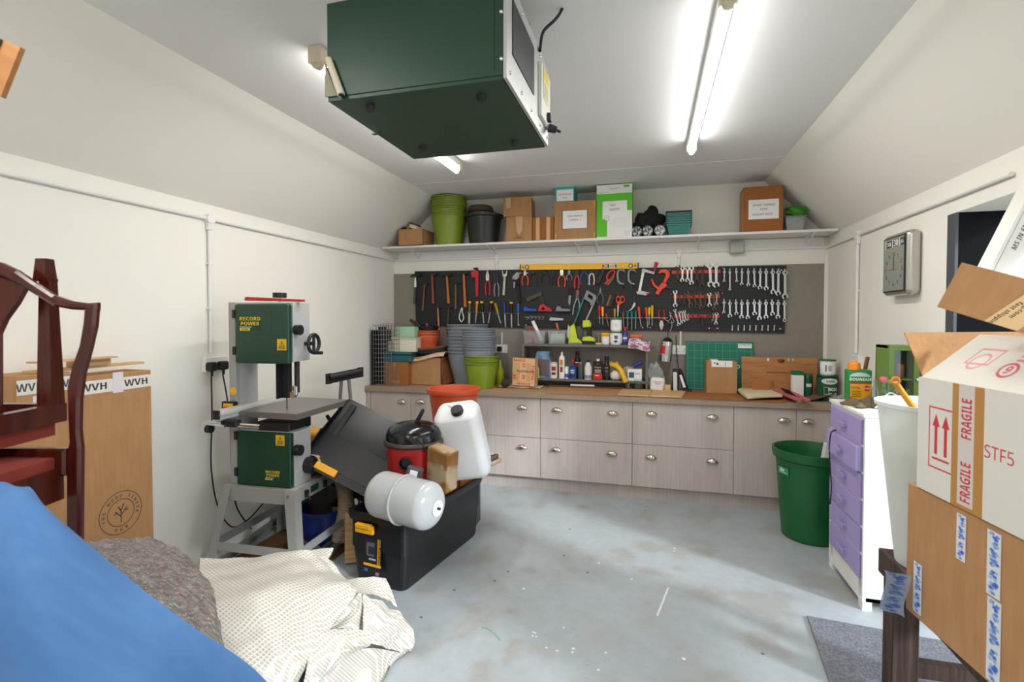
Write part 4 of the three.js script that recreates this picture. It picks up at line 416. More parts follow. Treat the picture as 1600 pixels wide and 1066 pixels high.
function bottle(name, label, cat, o, prof, m, capM, capH, bandM, band = [0.2, 0.65]) { const t = T(name, label, cat), R = o.w / 2, H = o.h; P(t, 'body', crisp(lathe(prof.map(([r, y]) => [r * R, y * (H - capH)]), o.x, o.y, o.z, 24), 0.7), m); if (capM) P(t, 'cap', cyl(R * (prof.at(-2)?.[0] ?? 0.5) * 1.08, R * (prof.at(-2)?.[0] ?? 0.5) * 1.15, capH, o.x, o.y + H - capH / 2, o.z, 20), capM); if (bandM) P(t, 'label', new THREE.CylinderGeometry(R * 1.012, R * 1.012, (band[1] - band[0]) * (H - capH), 24, 1, true, -1.4, 2.8).translate(o.x, o.y + (band[0] + band[1]) / 2 * (H - capH), o.z), bandM); return t; }
const CAN = [[0, 0], [1, 0], [1, 0.97], [0.93, 1], [0.9, 1], [0, 1]], BOT = [[0, 0], [1, 0], [1, 0.7], [0.45, 0.92], [0.4, 1], [0, 1]], SPRAY = [[0, 0], [1, 0], [1, 0.78], [0.7, 0.86], [0.6, 1], [0, 1]], TUBW = [[0, 0], [0.86, 0], [1, 1], [0.97, 1], [0, 1]];
{ // top board
  const z = UZ - 0.09;
  for (const [a, c, label] of [[819, 855, 'clear plastic box of tubes on the shelf unit next to the paint box'], [857, 887, 'clear plastic box on the shelf unit beside the lime tools']]) { const o = on(a, c, 517, UT, z); S('clear_box', label, 'box', trayGeo(o.w - 0.012, 0.15, o.h, 0.003, 0.012), M.clear).position.set(o.x, UT + 0.0005, z); }
  const o = on(819, 855, 517, UT, z); S('sealant_tube', 'white tube with blue cap leaning in the clear box', 'tube', rod(V(o.x + 0.06, UT + 0.03, z), V(o.x - 0.03, UT + 0.22, z), 0.021, 0.017, 12), M.whiteGloss); S('small_bottle', 'small red bottle in the clear box', 'bottle', lathe([[0, 0], [0.02, 0], [0.022, 0.06], [0.01, 0.09], [0.008, 0.12], [0, 0.12]], o.x - 0.01, UT + 0.008, z + 0.045), M.red); S('brown_block', 'brown wooden block standing in the clear box', 'block', bx(0.1, 0.16, 0.05, o.x - 0.06, UT + 0.09, z - 0.03).translate(0, 0, 0), mat('#7a5348', 0.8));
  const o2 = on(857, 887, 517, UT, z); S('brush_handle', 'varnished wooden brush handle in the clear box', 'brush', rod(V(o2.x + 0.03, UT + 0.02, z), V(o2.x - 0.02, UT + 0.2, z - 0.02), 0.014, 0.011, 8), woodCols.orange); S('paper_roll', 'roll of white paper in the clear box', 'paper', rod(V(o2.x - 0.06, UT + 0.05, z), V(o2.x + 0.06, UT + 0.06, z), 0.04, 0.04, 14), M.paper);
  // lime power tools
  { const p = on(889, 911, 506, UT, UZ - 0.05), t = T('jigsaw', 'lime green and grey power tool with a flat base on the shelf unit', 'power tool'), f = (a) => a.map(([x, y]) => [p.x + x * p.w, UT + y * p.h]); P(t, 'body', ext(f([[-0.5, 0.1], [-0.42, 0.85], [-0.15, 1], [0.0, 0.72], [0.12, 0.3], [0.42, 0.12], [0.45, 0.06], [-0.5, 0.06]]), 0.07, 0.006).translate(0, 0, p.z), M.lime); P(t, 'grip', ext(f([[0.02, 0.86], [0.35, 0.9], [0.5, 0.7], [0.5, 0.35], [0.2, 0.3], [0.05, 0.6]]), 0.05, 0.006).translate(0, 0, p.z), M.darkGrey); P(t, 'base', bb(p.x - p.w * 0.5, p.x + p.w * 0.48, UT + 0.0005, UT + 0.02, p.z - 0.05, p.z + 0.05), M.clear); P(t, 'panel', ext(f([[-0.47, 0.2], [-0.4, 0.8], [-0.55, 0.95], [-0.62, 0.4]]), 0.05).translate(0, 0, p.z), M.lightGrey); }
  { const p = on(910, 930, 500, UT, UZ - 0.05), t = T('cordless_drill', 'lime green and black cordless drill standing on its battery', 'power tool'), f = (a) => a.map(([x, y]) => [p.x + x * p.w, UT + y * p.h]); P(t, 'body', ext(f([[-0.5, 0.75], [-0.45, 0.98], [0.0, 1], [0.2, 0.85], [0.2, 0.72], [-0.4, 0.68]]), 0.06, 0.008).translate(0, 0, p.z), M.lime); P(t, 'grip', ext(f([[-0.2, 0.7], [0.2, 0.74], [0.24, 0.3], [-0.1, 0.25]]), 0.045, 0.006).translate(0, 0, p.z), M.black); P(t, 'chuck', ext(f([[0.2, 0.9], [0.55, 0.88], [0.55, 0.74], [0.2, 0.72]]), 0.04, 0.004).translate(0, 0, p.z), M.black); P(t, 'foot', ext(f([[-0.45, 0.3], [0.1, 0.34], [0.45, 0.24], [0.5, 0.12], [-0.5, 0.14]]), 0.075, 0.006).translate(0, 0, p.z), M.lime); P(t, 'battery', bb(p.x - p.w * 0.42, p.x + p.w * 0.42, UT + 0.0005, UT + 0.035, p.z - 0.036, p.z + 0.036, 0.004), M.black); }
  { const p = on(931, 939, 519, UT, z); S('glue_stand', 'grey clamp stand beside the lime drill', 'stand', merge(cyl(0.02, 0.025, 0.012, p.x, UT + 0.0065, z, 16), cyl(0.007, 0.007, 0.09, p.x, UT + 0.055, z, 10), bx(0.05, 0.012, 0.02, p.x, UT + 0.1, z)), M.steelDull); S('sponge', 'small yellow sponge lying on the shelf unit', 'sponge', bx(0.055, 0.016, 0.04, p.x + 0.01, UT + 0.0085, UZ - 0.03, 0.004), mat('#e2c070', 0.9)); }
  { const p = on(939, 953, 521, UT, z); const t = T('filler_tub', 'white tub with a yellow lid and yellow tool lying on it', 'tub'); P(t, 'body', cyl(p.w / 2, p.w * 0.44, p.h * 0.7, p.x, UT + p.h * 0.35 + 0.0005, z, 24), M.whiteGloss); P(t, 'lid', merge(cyl(p.w * 0.52, p.w * 0.52, 0.014, p.x, UT + p.h * 0.7 + 0.007, z, 24), bx(p.w * 1.1, 0.02, 0.03, p.x + 0.01, UT + p.h * 0.7 + 0.026, z, 0.006).rotateZ(0)), M.yellow); }
  const tubLab = printMat(1, 0.7, '#eef0ee', (g, W, H) => { g.fillStyle = '#2b3f92'; g.fillRect(W * 0.42, H * 0.1, W * 0.2, H * 0.4); g.fillStyle = '#d6402c'; g.fillRect(W * 0.5, H * 0.2, W * 0.08, H * 0.18); g.fillStyle = '#1b7a45'; g.beginPath(); g.arc(W * 0.5, H * 0.78, H * 0.16, 0, 7); g.fill(); }, 128), tubLab2 = printMat(1, 0.7, '#f0f1ee', (g, W, H) => { g.strokeStyle = '#9aa'; g.strokeRect(W * 0.4, H * 0.2, W * 0.2, H * 0.5); txt(g, '1', W * 0.5, H * 0.45, H * 0.3, '#667'); }, 64);
  const lo = on(953, 972, 518, UT, z + 0.015); bottle('paint_tub', 'white tub with green lid on the shelf unit under another tub', 'tub', { ...lo, y: UT + 0.0005 }, TUBW, M.whiteGloss, M.green, 0.012, tubLab, [0.12, 0.85]);
  const up = { ...lo, y: UT + lo.h + 0.001, w: lo.w * 0.93 }; up.h = onZ(962, 497.5, lo.z).y - up.y; bottle('paint_tub', 'white tub with green lid on top of the other tub', 'tub', up, TUBW, M.whiteGloss, M.green, 0.012, tubLab2, [0.12, 0.85]);
  const ca = on(972, 981, 511, UT, z); bottle('spray_can', 'dark blue spray can with red nozzle cap', 'can', { ...ca, y: UT + 0.0005 }, SPRAY, mat('#33306e', 0.35), M.red, 0.03, lab(1, '#5a58a8', (g, W, H) => { g.fillStyle = '#e4e4ee'; g.fillRect(W * 0.2, H * 0.3, W * 0.6, H * 0.3); }, 64));
  { const p = on(983, 1016, 526, UT, UZ), g = new THREE.PlaneGeometry(p.w, 0.2, 24, 16), q = g.attributes.position; for (let i = 0; i < q.count; i++) { const x = q.getX(i), y = q.getY(i); const down = Math.max(0, -y); q.setXYZ(i, x + 0.01 * Math.sin(30 * y), UT + 0.045 + 0.02 * Math.sin(26 * x + 3) * (y > 0 ? 1 : 0.6) - down * 0.85 + (y > 0 ? 0 : 0), UZ - 0.02 + (y > 0 ? -y : 0.028 + 0.008 * Math.sin(40 * x))); } g.computeVertexNormals(); const fl2 = dataTex(128, 128, (u, v) => { const n = fbm(u, v, 10, 10, 401, 2), m = fbm(u, v, 14, 14, 405, 2); return n > 0.6 ? [196, 96, 140] : m > 0.62 ? [120, 126, 150] : [226, 206, 214]; }); S('floral_cloth', 'pink flowered cloth hanging over the shelf unit edge', 'cloth', merge(g, g.clone().translate(0, 0.002, -0.003)).translate(p.x, 0, 0), mat('#ffffff', 0.9, 0, { map: fl2 })); S('craft_knife', 'orange and black tool lying on the flowered cloth', 'tool', merge(bx(0.11, 0.03, 0.03, p.x - 0.03, UT + 0.082, UZ - 0.06, 0.008)), mat('#d8661c', 0.5)); } }
{ // lower board, front row
  const z = UZ - 0.045, Y = UB + 0.0005, k = (a, c, yt) => on(a, c, yt, Y, z);
  { const p = k(837, 861, 549), t = T('plastic_bag', 'bluish plastic bag of oddments at the end of the lower shelf', 'bag'); const g = new THREE.BoxGeometry(p.w, p.h, 0.1, 8, 8, 4), q = g.attributes.position; for (let i = 0; i < q.count; i++) { const x = q.getX(i), y = q.getY(i), zz = q.getZ(i), s = 1 - 0.35 * Math.max(0, y / p.h); q.setXYZ(i, x * s + 0.008 * Math.sin(50 * y + 9 * zz), y, zz * s + 0.008 * Math.sin(60 * x + 30 * y)); } g.computeVertexNormals(); P(t, 'bag', g.translate(p.x, Y + p.h / 2, z - 0.03), mat('#6e8aa8', 0.25)); P(t, 'content', bx(p.w * 0.7, p.h * 0.6, 0.006, p.x + 0.005, Y + p.h * 0.4, z + 0.03).rotateZ(0), mat('#6a5a60', 0.6)); }
  bottle('small_bottle', 'lime yellow bottle in front of the plastic bag', 'bottle', { ...on(837, 843.5, 567, Y, UZ - 0.025) }, BOT, mat('#bfd81e', 0.35), M.lightGrey, 0.012);
  bottle('tin', 'small cream tin with a red lettered label', 'tin', k(859.5, 871, 566), CAN, M.cream, M.lightGrey, 0.006, lab(1, '#e8ded0', (g, W, H) => { g.fillStyle = '#8a2a22'; g.fillRect(W * 0.35, H * 0.2, W * 0.4, H * 0.3); g.fillStyle = '#444'; g.fillRect(W * 0.35, H * 0.6, W * 0.4, H * 0.2); }), [0.05, 0.95]);
  { const p = k(873.5, 882.5, 550), t = T('sealant_cartridge', 'white sealant cartridge with orange and red lettering', 'cartridge'); P(t, 'body', cyl(p.w / 2, p.w / 2, p.h * 0.8, p.x, Y + p.h * 0.4, z, 20), M.whiteGloss); P(t, 'nozzle', merge(cyl(p.w * 0.28, p.w * 0.45, p.h * 0.06, p.x, Y + p.h * 0.83, z, 16), cyl(p.w * 0.12, p.w * 0.2, p.h * 0.14, p.x, Y + p.h * 0.93, z, 12)), M.whiteGloss); P(t, 'label', new THREE.CylinderGeometry(p.w * 0.507, p.w * 0.507, p.h * 0.72, 20, 1, true, -1.4, 2.8).translate(p.x, Y + p.h * 0.41, z), lab(1, '#f0eee8', (g, W, H) => { g.save(); g.translate(W * 0.5, H * 0.28); g.rotate(-Math.PI / 2); g.restore(); g.fillStyle = '#d07a1c'; g.fillRect(W * 0.35, H * 0.08, W * 0.3, H * 0.3); g.fillStyle = '#8a1d2a'; g.fillRect(W * 0.35, H * 0.45, W * 0.3, H * 0.28); })); }
  bottle('pill_pot', 'small white pot with blue band', 'pot', k(882.8, 888.5, 573), CAN, M.whiteGloss, M.whiteGloss, 0.012, mat('#3a5db0', 0.5), [0.1, 0.45]);
  bottle('glue_bottle', 'blue glue bottle with red pointed cap', 'bottle', k(889.5, 901, 562), [[0, 0], [1, 0], [1, 0.72], [0.5, 0.8], [0.32, 0.9], [0, 0.9]], mat('#23468f', 0.35), M.red, 0.03, lab(1, '#2b4f9a', (g, W, H) => { g.fillStyle = '#e8e8f0'; g.fillRect(W * 0.3, H * 0.15, W * 0.4, H * 0.12); g.fillRect(W * 0.3, H * 0.38, W * 0.4, H * 0.08); g.fillStyle = '#1a2f6a'; g.fillRect(W * 0.25, H * 0.6, W * 0.5, H * 0.3); }), [0.02, 0.66]);
  bottle('spray_can', 'black spray can with red lettering behind the glue bottle', 'can', on(897.5, 907, 549, Y, UZ - 0.14), SPRAY, M.black, M.black, 0.035, lab(1, '#1a1a1c', (g, W, H) => { g.fillStyle = '#c22a22'; g.fillRect(W * 0.2, H * 0.3, W * 0.6, H * 0.25); g.fillStyle = '#ddd'; g.fillRect(W * 0.2, H * 0.12, W * 0.6, H * 0.08); }), [0.2, 0.76]);
  bottle('glass_jar', 'dark glass jar between the glue and the white bottle', 'jar', k(903, 911, 566), CAN, mat('#3f4a48', 0.15), M.steelDull, 0.012);
  bottle('bottle', 'white bottle with black cap and lilac band', 'bottle', k(913.3, 924.7, 563), [[0, 0], [1, 0], [1, 0.72], [0.5, 0.95], [0.42, 1], [0, 1]], mat('#dcdcd6', 0.4), M.black, 0.018, mat('#8f8ab0', 0.5), [0.05, 0.25]);
  { const p = k(926.5, 941.5, 563), t = T('glue_tin', 'flat black and red tin with yellow lettering and white cap', 'tin'); P(t, 'body', bb(p.x - p.w / 2, p.x + p.w / 2, Y, Y + p.h * 0.94, z - 0.055, z, 0.005), M.black); P(t, 'print', sheet(p.w - 0.006, p.h * 0.9, p.x, Y + p.h * 0.47, z + 0.0006), printMat(p.w, p.h * 0.9, '#17171a', (g, W, H) => { g.fillStyle = '#cf2a1e'; g.fillRect(0, H * 0.68, W, H * 0.32); txt(g, 'Target', W / 2, H * 0.32, W * 0.24, '#f0c21c'); txt(g, 'EVO', W * 0.5, H * 0.12, W * 0.13, '#c9a21c'); for (let i = 0; i < 3; i++) { g.fillStyle = '#e6e6e6'; g.fillRect(W * 0.15, H * (0.46 + i * 0.07), W * 0.7, H * 0.025); } g.fillStyle = '#f0d9d4'; g.fillRect(W * 0.2, H * 0.78, W * 0.45, H * 0.04); }, 128)); P(t, 'cap', cyl(0.014, 0.014, 0.022, p.x + 0.0, Y + p.h * 0.94 + 0.011, z - 0.027, 14), M.whiteGloss); }
  bottle('spray_can', 'tall black spray can beside the yellow glove', 'can', k(943, 953, 557), SPRAY, M.blackGloss, M.black, 0.04, lab(1, '#202024', (g, W, H) => { g.fillStyle = '#b8b4a8'; g.fillRect(W * 0.3, H * 0.2, W * 0.4, H * 0.05); g.fillStyle = '#8a7c5a'; g.fillRect(W * 0.3, H * 0.5, W * 0.4, H * 0.08); }), [0.2, 0.76]);
  { const p = on(953, 972, 566, Y, UZ - 0.0), bag = new THREE.SphereGeometry(1, 24, 16), q = bag.attributes.position; for (let i = 0; i < q.count; i++) { const x = q.getX(i), y = q.getY(i), zz = q.getZ(i), n = 1 + 0.08 * Math.sin(7 * x + 5 * y) * Math.cos(6 * zz); q.setXYZ(i, x * n * 0.055, Math.max(-0.8, y) * n * 0.048, zz * n * 0.045); } bag.computeVertexNormals(); S('plastic_bag', 'white knotted bag on the lower shelf beside the yellow glove', 'bag', bag.translate(p.x, Y + 0.0415, UZ - 0.05), mat('#e2ddd0', 0.45));
    S('rubber_glove', 'yellow rubber glove draped over the white bag', 'glove', merge(tube([V(p.x - 0.05, Y + 0.14, UZ - 0.06), V(p.x, Y + 0.135, UZ - 0.03), V(p.x + 0.04, Y + 0.1, UZ - 0.0), V(p.x + 0.07, Y + 0.04, UZ + 0.02), V(p.x + 0.09, Y - 0.01, UZ + 0.024)], 0.024, 24, 10), rod(V(p.x - 0.03, Y + 0.14, UZ - 0.05), V(p.x - 0.055, Y + 0.17, UZ - 0.04), 0.012, 0.009), rod(V(p.x + 0.0, Y + 0.135, UZ - 0.03), V(p.x + 0.012, Y + 0.17, UZ - 0.03), 0.012, 0.009)), mat('#e0b21a', 0.5)); }
  { const p = on(972, 992, 562, Y, UZ - 0.12), g = new THREE.IcosahedronGeometry(1, 6), q = g.attributes.position; for (let i = 0; i < q.count; i++) { const x = q.getX(i), y = q.getY(i), zz = q.getZ(i), n = 1 + 0.15 * Math.sin(9 * x + 3) * Math.sin(8 * y + 5 * zz); q.setXYZ(i, x * n * 0.07, Math.max(-0.75, y) * n * 0.065, zz * n * 0.05); } g.computeVertexNormals(); S('crumpled_bag', 'crumpled cream bag at the back of the lower shelf', 'bag', g.translate(p.x, Y + 0.056, UZ - 0.12), mat('#b8ae9c', 0.6)); }
  { const p = on(981, 1003, 577, Y, UZ - 0.03), t = T('medicine_box', 'white carton with blue print on the lower shelf', 'box'); P(t, 'carton', bb(p.x - p.w / 2, p.x + p.w / 2, Y, Y + p.h, UZ - 0.09, UZ - 0.02), M.paper); P(t, 'print', sheet(p.w * 0.9, p.h * 0.8, p.x, Y + p.h / 2, UZ - 0.0195), printMat(p.w, p.h, '#e6e6e6', (g, W, H) => { g.fillStyle = '#3a4c78'; g.fillRect(W * 0.05, H * 0.2, W * 0.4, H * 0.6); g.fillStyle = '#999'; g.fillRect(W * 0.5, H * 0.3, W * 0.4, H * 0.1); }, 64)); S('paint_pot', 'dark blue and yellow aerosol lying on the white carton', 'can', rod(V(p.x - 0.01, Y + p.h + 0.023, UZ - 0.06), V(p.x + 0.06, Y + p.h + 0.062, UZ - 0.055), 0.022, 0.022, 14), mat('#1c2f86', 0.35)); } }
{ // under the lower board
  const z = UZ + 0.0; S('white_strip', 'long white strip and dark ruler lying under the shelf unit', 'strip', bb(onZ(891, 598, z).x, onZ(928, 598, z).x, WY + 0.02, WY + 0.034, z - 0.06, z - 0.02), M.whiteGloss); S('pliers_red', 'pair of red handled pliers lying on the worktop under the shelf unit', 'pliers', merge(tube([onY(900, 604.5, WY + 0.012), onY(905, 601, WY + 0.012), onY(908, 601, WY + 0.012), onY(914, 604.5, WY + 0.012)], 0.008, 20, 6)), M.red); S('dark_ruler', 'dark wooden straight edge lying under the shelf unit', 'ruler', bb(onZ(856, 598, z).x, onZ(975, 598, z).x, WY, WY + 0.02, z - 0.07, z - 0.015), woodCols.dark);
  for (const [a, c, h, label] of [[975, 987, 0.075, 'short clear glass jar on the worktop under the shelf unit'], [990, 1004, 0.11, 'tall clear glass jar on the worktop under the shelf unit']]) { const p = on(a, c, 590, WY, UZ + 0.05); const R = p.w / 2; S('glass_jar', label, 'jar', crisp(lathe([[0, 0], [R, 0], [R, h * 0.85], [R * 0.9, h], [R * 0.84, h], [R * 0.94, h * 0.84], [R * 0.94, 0.006], [0, 0.006]], p.x, WY, UZ + 0.05, 24), 0.7), M.glass); } }
// cardboard sheets and boards lying on the worktop
const flatY = (pts, y, t, front = 4.385) => { const q = pts.map(([a, b]) => { const p = onY(a, b, y); return [p.x, Math.max(Math.min(-p.z, 4.97), front)]; }); return uvm(ext(q, t).rotateX(-Math.PI / 2).translate(0, y + t / 2, 0)); };
S('cardboard_sheet', 'flat cardboard sheet under the paint box at the pots end of the worktop', 'cardboard', flatY([[752, 610], [768, 602], [858, 599], [851, 614]], WY, 0.004), M.card);
S('cardboard_sheet', 'flat cardboard sheet in the middle of the worktop', 'cardboard', flatY([[854, 615], [862, 600], [990, 602], [964, 619]], WY, 0.004), M.card);
S('cardboard_sheet', 'wide cardboard sheet under the parcel box', 'cardboard', flatY([[1062, 626], [1072, 604], [1165, 609], [1262, 618], [1236, 636]], WY, 0.004), M.cardDark);
{ const t = T('board_offcuts', 'two flat brown board offcuts at the worktop edge', 'board'); P(t, 'board', flatY([[964, 621], [973, 609], [1020, 611], [1014, 623]], WY + 0.0045, 0.012), M.paleWood); P(t, 'board', flatY([[1015, 623], [1021, 611], [1072, 613.5], [1067, 626]], WY + 0.0045, 0.014), M.paleWood); }
{ const r = (() => { const q = rect(797, 563, 833, 605, -4.64); q.y0 = WY; return q; })(), t = T('parcel_box', 'small parcel box wrapped in red lettered fragile tape', 'box'), d = 0.09; const g = (o) => o.translate(-r.cx, 0, -r.z).rotateY(-0.12).rotateZ(-0.02).translate(r.cx, 0.018, r.z); P(t, 'carton', g(bb(r.x0, r.x1, WY + 0.004, r.y1, r.z - d, r.z)), M.card);
  P(t, 'tape_print', g(sheet(r.w, r.y1 - WY - 0.004, r.cx, (r.y1 + WY + 0.004) / 2, r.z + 0.0006)), printMat(r.w, r.y1 - WY, '#d2a373', (q, W, H) => { q.fillStyle = '#e0b78a'; q.fillRect(0, 0, W, H * 0.16); q.fillRect(0, H * 0.84, W, H * 0.16); q.fillRect(W * 0.32, 0, W * 0.3, H); q.fillRect(W * 0.82, 0, W * 0.18, H); txt(q, 'RAGILE', W * 0.3, H * 0.08, H * 0.13, '#c8281e'); txt(q, 'FRAGILE', W * 0.5, H * 0.93, H * 0.13, '#c8281e'); const v = (s, x, y, z2) => { q.save(); q.translate(x, y); q.rotate(-Math.PI / 2); txt(q, s, 0, 0, z2, '#c8281e'); q.restore(); }; v('LE', W * 0.5, H * 0.25, H * 0.15); v('AE', W * 0.5, H * 0.68, H * 0.15); v('FR', W * 0.1, H * 0.68, H * 0.14); v('FRAGILE', W * 0.91, H * 0.5, H * 0.13); txt(q, 'PaintShuttle', W * 0.58, H * 0.47, H * 0.11, '#2a2420'); }, 256)); P(t, 'side_tape', g(bx(0.0008, r.y1 - WY - 0.01, 0.05, r.x1 + 0.0006, (r.y1 + WY) / 2 + 0.002, r.z - d / 2)), mat('#d9a988', 0.4));
  const w = new THREE.PlaneGeometry(0.42, 0.2, 30, 14).rotateX(-Math.PI / 2), p = w.attributes.position; for (let i = 0; i < p.count; i++) p.setY(i, 0.006 + 0.006 * Math.sin(38 * p.getX(i) + 3 * Math.sin(30 * p.getZ(i))) * Math.cos(44 * p.getZ(i))); w.computeVertexNormals(); S('bubble_wrap', 'crumpled sheet of bubble wrap under the parcel box', 'bubble wrap', merge(w, w.clone().translate(0, -0.002, 0)).translate(r.cx - 0.02, WY + 0.006, r.z - 0.04), mat('#cfc9be', 0.25)); }
{ // white powder bag, hanging can, black tools, socket
  const p = onZ(1026, 590, -4.72), t = T('powder_bag', 'clear plastic bag holding a white packet, standing on the worktop', 'bag'), z = -4.74; P(t, 'packet', bx(0.125, 0.125, 0.075, 0, 0, 0, 0.028, 4).rotateZ(-0.05).translate(p.x + 0.008, WY + 0.067, z), mat('#e2dfda', 0.55)); P(t, 'print', sheet(0.085, 0.05, p.x + 0.008, WY + 0.085, z + 0.038), printMat(0.085, 0.05, '#e4e1dd', (c, W, H) => { txt(c, 'Premium', W * 0.5, H * 0.35, H * 0.34, '#c0322c'); c.fillStyle = '#7a8fb5'; c.fillRect(W * 0.2, H * 0.65, W * 0.6, H * 0.12); }, 128)); const cb = new THREE.IcosahedronGeometry(1, 8), cq = cb.attributes.position; for (let k = 0; k < cq.count; k++) { const x = cq.getX(k), y = cq.getY(k), zz = cq.getZ(k), n = 1 + 0.22 * Math.abs(Math.sin(5 * x + 3 * y + 1)) * Math.abs(Math.sin(6 * zz + 4 * y)) - 0.12 * Math.abs(Math.sin(9 * x - 7 * zz)); cq.setXYZ(k, x * n * 0.082, (Math.max(-0.8, y) + 0.8) * n * 0.115, zz * n * 0.045); } cb.computeVertexNormals(); P(t, 'clear_bag', cb.translate(p.x - 0.015, WY + 0.03, z - 0.085), M.clear);
  S('wood_wedge', 'small pale wood offcut beside the powder bag', 'offcut', bx(0.05, 0.07, 0.05, onZ(1043, 600, -4.7).x, WY + 0.0355, -4.7, 0.003), M.paleWood);
  const c = onZ(1041, 549, -4.82), can = T('heat_gun', 'silver can shaped tool hanging from the pegboard by its lead', 'power tool'); P(can, 'body', cyl(0.054, 0.054, 0.18, 0, 0, 0, 24).rotateZ(-0.08).translate(c.x, c.y, c.z), M.chrome); P(can, 'red_band', cyl(0.0545, 0.0545, 0.09, 0, 0, 0, 24, true).rotateZ(-0.08).translate(c.x, c.y + 0.01, c.z).scale(1, 1, 1), mat('#b9b4b0', 0.3, 0.6)); P(can, 'emblem', new THREE.CylinderGeometry(0.0552, 0.0552, 0.07, 12, 1, true, -1.2, 1.0).rotateZ(-0.08).translate(c.x, c.y + 0.015, c.z), M.red); P(can, 'top_cap', cyl(0.02, 0.05, 0.035, 0, 0, 0, 20).translate(c.x + 0.008, c.y + 0.107, c.z), M.black); P(can, 'lead', tube([V(c.x + 0.01, c.y + 0.12, c.z), V(c.x + 0.02, c.y + 0.2, c.z - 0.03), V(c.x + 0.045, c.y + 0.3, c.z - 0.08), V(c.x + 0.03, c.y + 0.36, BZ + 0.01)], 0.004, 20, 6), M.black);
  const b1 = onZ(1056, 600, -4.78).setZ(-4.76), b2 = onZ(1066, 600, -4.78).setZ(-4.76); S('black_pouch', 'black tool pouch with a white face leaning by the socket', 'pouch', merge(bx(0.06, 0.2, 0.05, 0, 0.1, 0, 0.01)).rotateZ(-0.04).translate(b1.x - 0.005, WY + 0.002, b1.z - 0.06), M.black); S('hand_blower', 'black and white hand tool leaning beside the pouch', 'tool', merge(bx(0.035, 0.17, 0.006, 0, 0.085, 0.0, 0.002)).rotateZ(0.02).translate(b1.x - 0.005, WY + 0.006, b1.z - 0.028), mat('#d8d8d4', 0.5)); const gl = T('glue_gun', 'black glue gun with a white panel standing nose down beside the cutting mat', 'tool'); P(gl, 'body', rod(V(b2.x + 0.03, WY + 0.022, b2.z - 0.05), V(b2.x - 0.025, WY + 0.2, b2.z - 0.07), 0.026, 0.02, 10), M.black); P(gl, 'panel', rod(V(b2.x + 0.02, WY + 0.04, b2.z - 0.028), V(b2.x - 0.015, WY + 0.15, b2.z - 0.045), 0.014, 0.012, 8), M.whiteGloss); P(gl, 'foot', bx(0.07, 0.025, 0.05, b2.x + 0.045, WY + 0.0135, b2.z - 0.05, 0.008), M.black); P(gl, 'lead', tube([V(b2.x - 0.025, WY + 0.2, b2.z - 0.07), V(b2.x - 0.04, WY + 0.3, b2.z - 0.13), V(b2.x - 0.05, WY + 0.5, -4.93)], 0.004, 16, 6), M.black);
  const s = onZ(1064, 547, ZB + 0.016), so = T('socket', 'white double socket beside the cutting mat', 'socket'); P(so, 'plate', bb(s.x - 0.073, s.x + 0.073, s.y - 0.043, s.y + 0.043, ZB + 0.0125, ZB + 0.024, 0.003), M.whiteGloss); for (const dx of [-0.034, 0.034]) { P(so, 'pin_holes', merge(bx(0.005, 0.01, 0.001, s.x + dx, s.y + 0.006, ZB + 0.0245), bx(0.009, 0.005, 0.001, s.x + dx - 0.011, s.y - 0.014, ZB + 0.0245), bx(0.009, 0.005, 0.001, s.x + dx + 0.011, s.y - 0.014, ZB + 0.0245)), M.black); P(so, 'switch', bx(0.011, 0.02, 0.004, s.x + dx * 0.35, s.y + 0.026, ZB + 0.026), M.white); } P(so, 'conduit', pipe(V(s.x - 0.005, s.y + 0.043, ZB + 0.021), V(s.x - 0.005, s.y + 0.185, ZB + 0.021), 0.009), M.white); }
// ---------- on the worktop, right ----------
{ const r = rect(1072, 534, 1179, 606, -4.90), w = r.w, h = onZ(1125, 534, -4.95).y - WY, t = T('cutting_mat', 'green cutting mat with a white grid leaning on the wall', 'cutting mat'); const g = (o) => o.rotateX(-0.09).translate(r.cx, WY + 0.002, -4.925); P(t, 'mat', g(bx(w, h, 0.004, 0, h / 2, 0)), mat('#1c6b57', 0.6)); P(t, 'grid_print', g(sheet(w - 0.004, h - 0.004, 0, h / 2, 0.0022)), printMat(w, h, '#1f7660', (c, W, H) => { c.strokeStyle = '#6fb09c'; c.lineWidth = 2; for (let i = 0; i <= 9; i++) { c.beginPath(); c.moveTo(12 + i * (W - 24) / 9, 12); c.lineTo(12 + i * (W - 24) / 9, H - 12); c.stroke(); } for (let i = 0; i <= 6; i++) { c.beginPath(); c.moveTo(12, 12 + i * (H - 24) / 6); c.lineTo(W - 12, 12 + i * (H - 24) / 6); c.stroke(); } c.fillStyle = '#e6ebe8'; c.fillRect(W * 0.78, 14, W * 0.2, H * 0.09); txt(c, 'CUTTING MAT', W * 0.88, 14 + H * 0.025, 13, '#22443a'); }, 512)); }
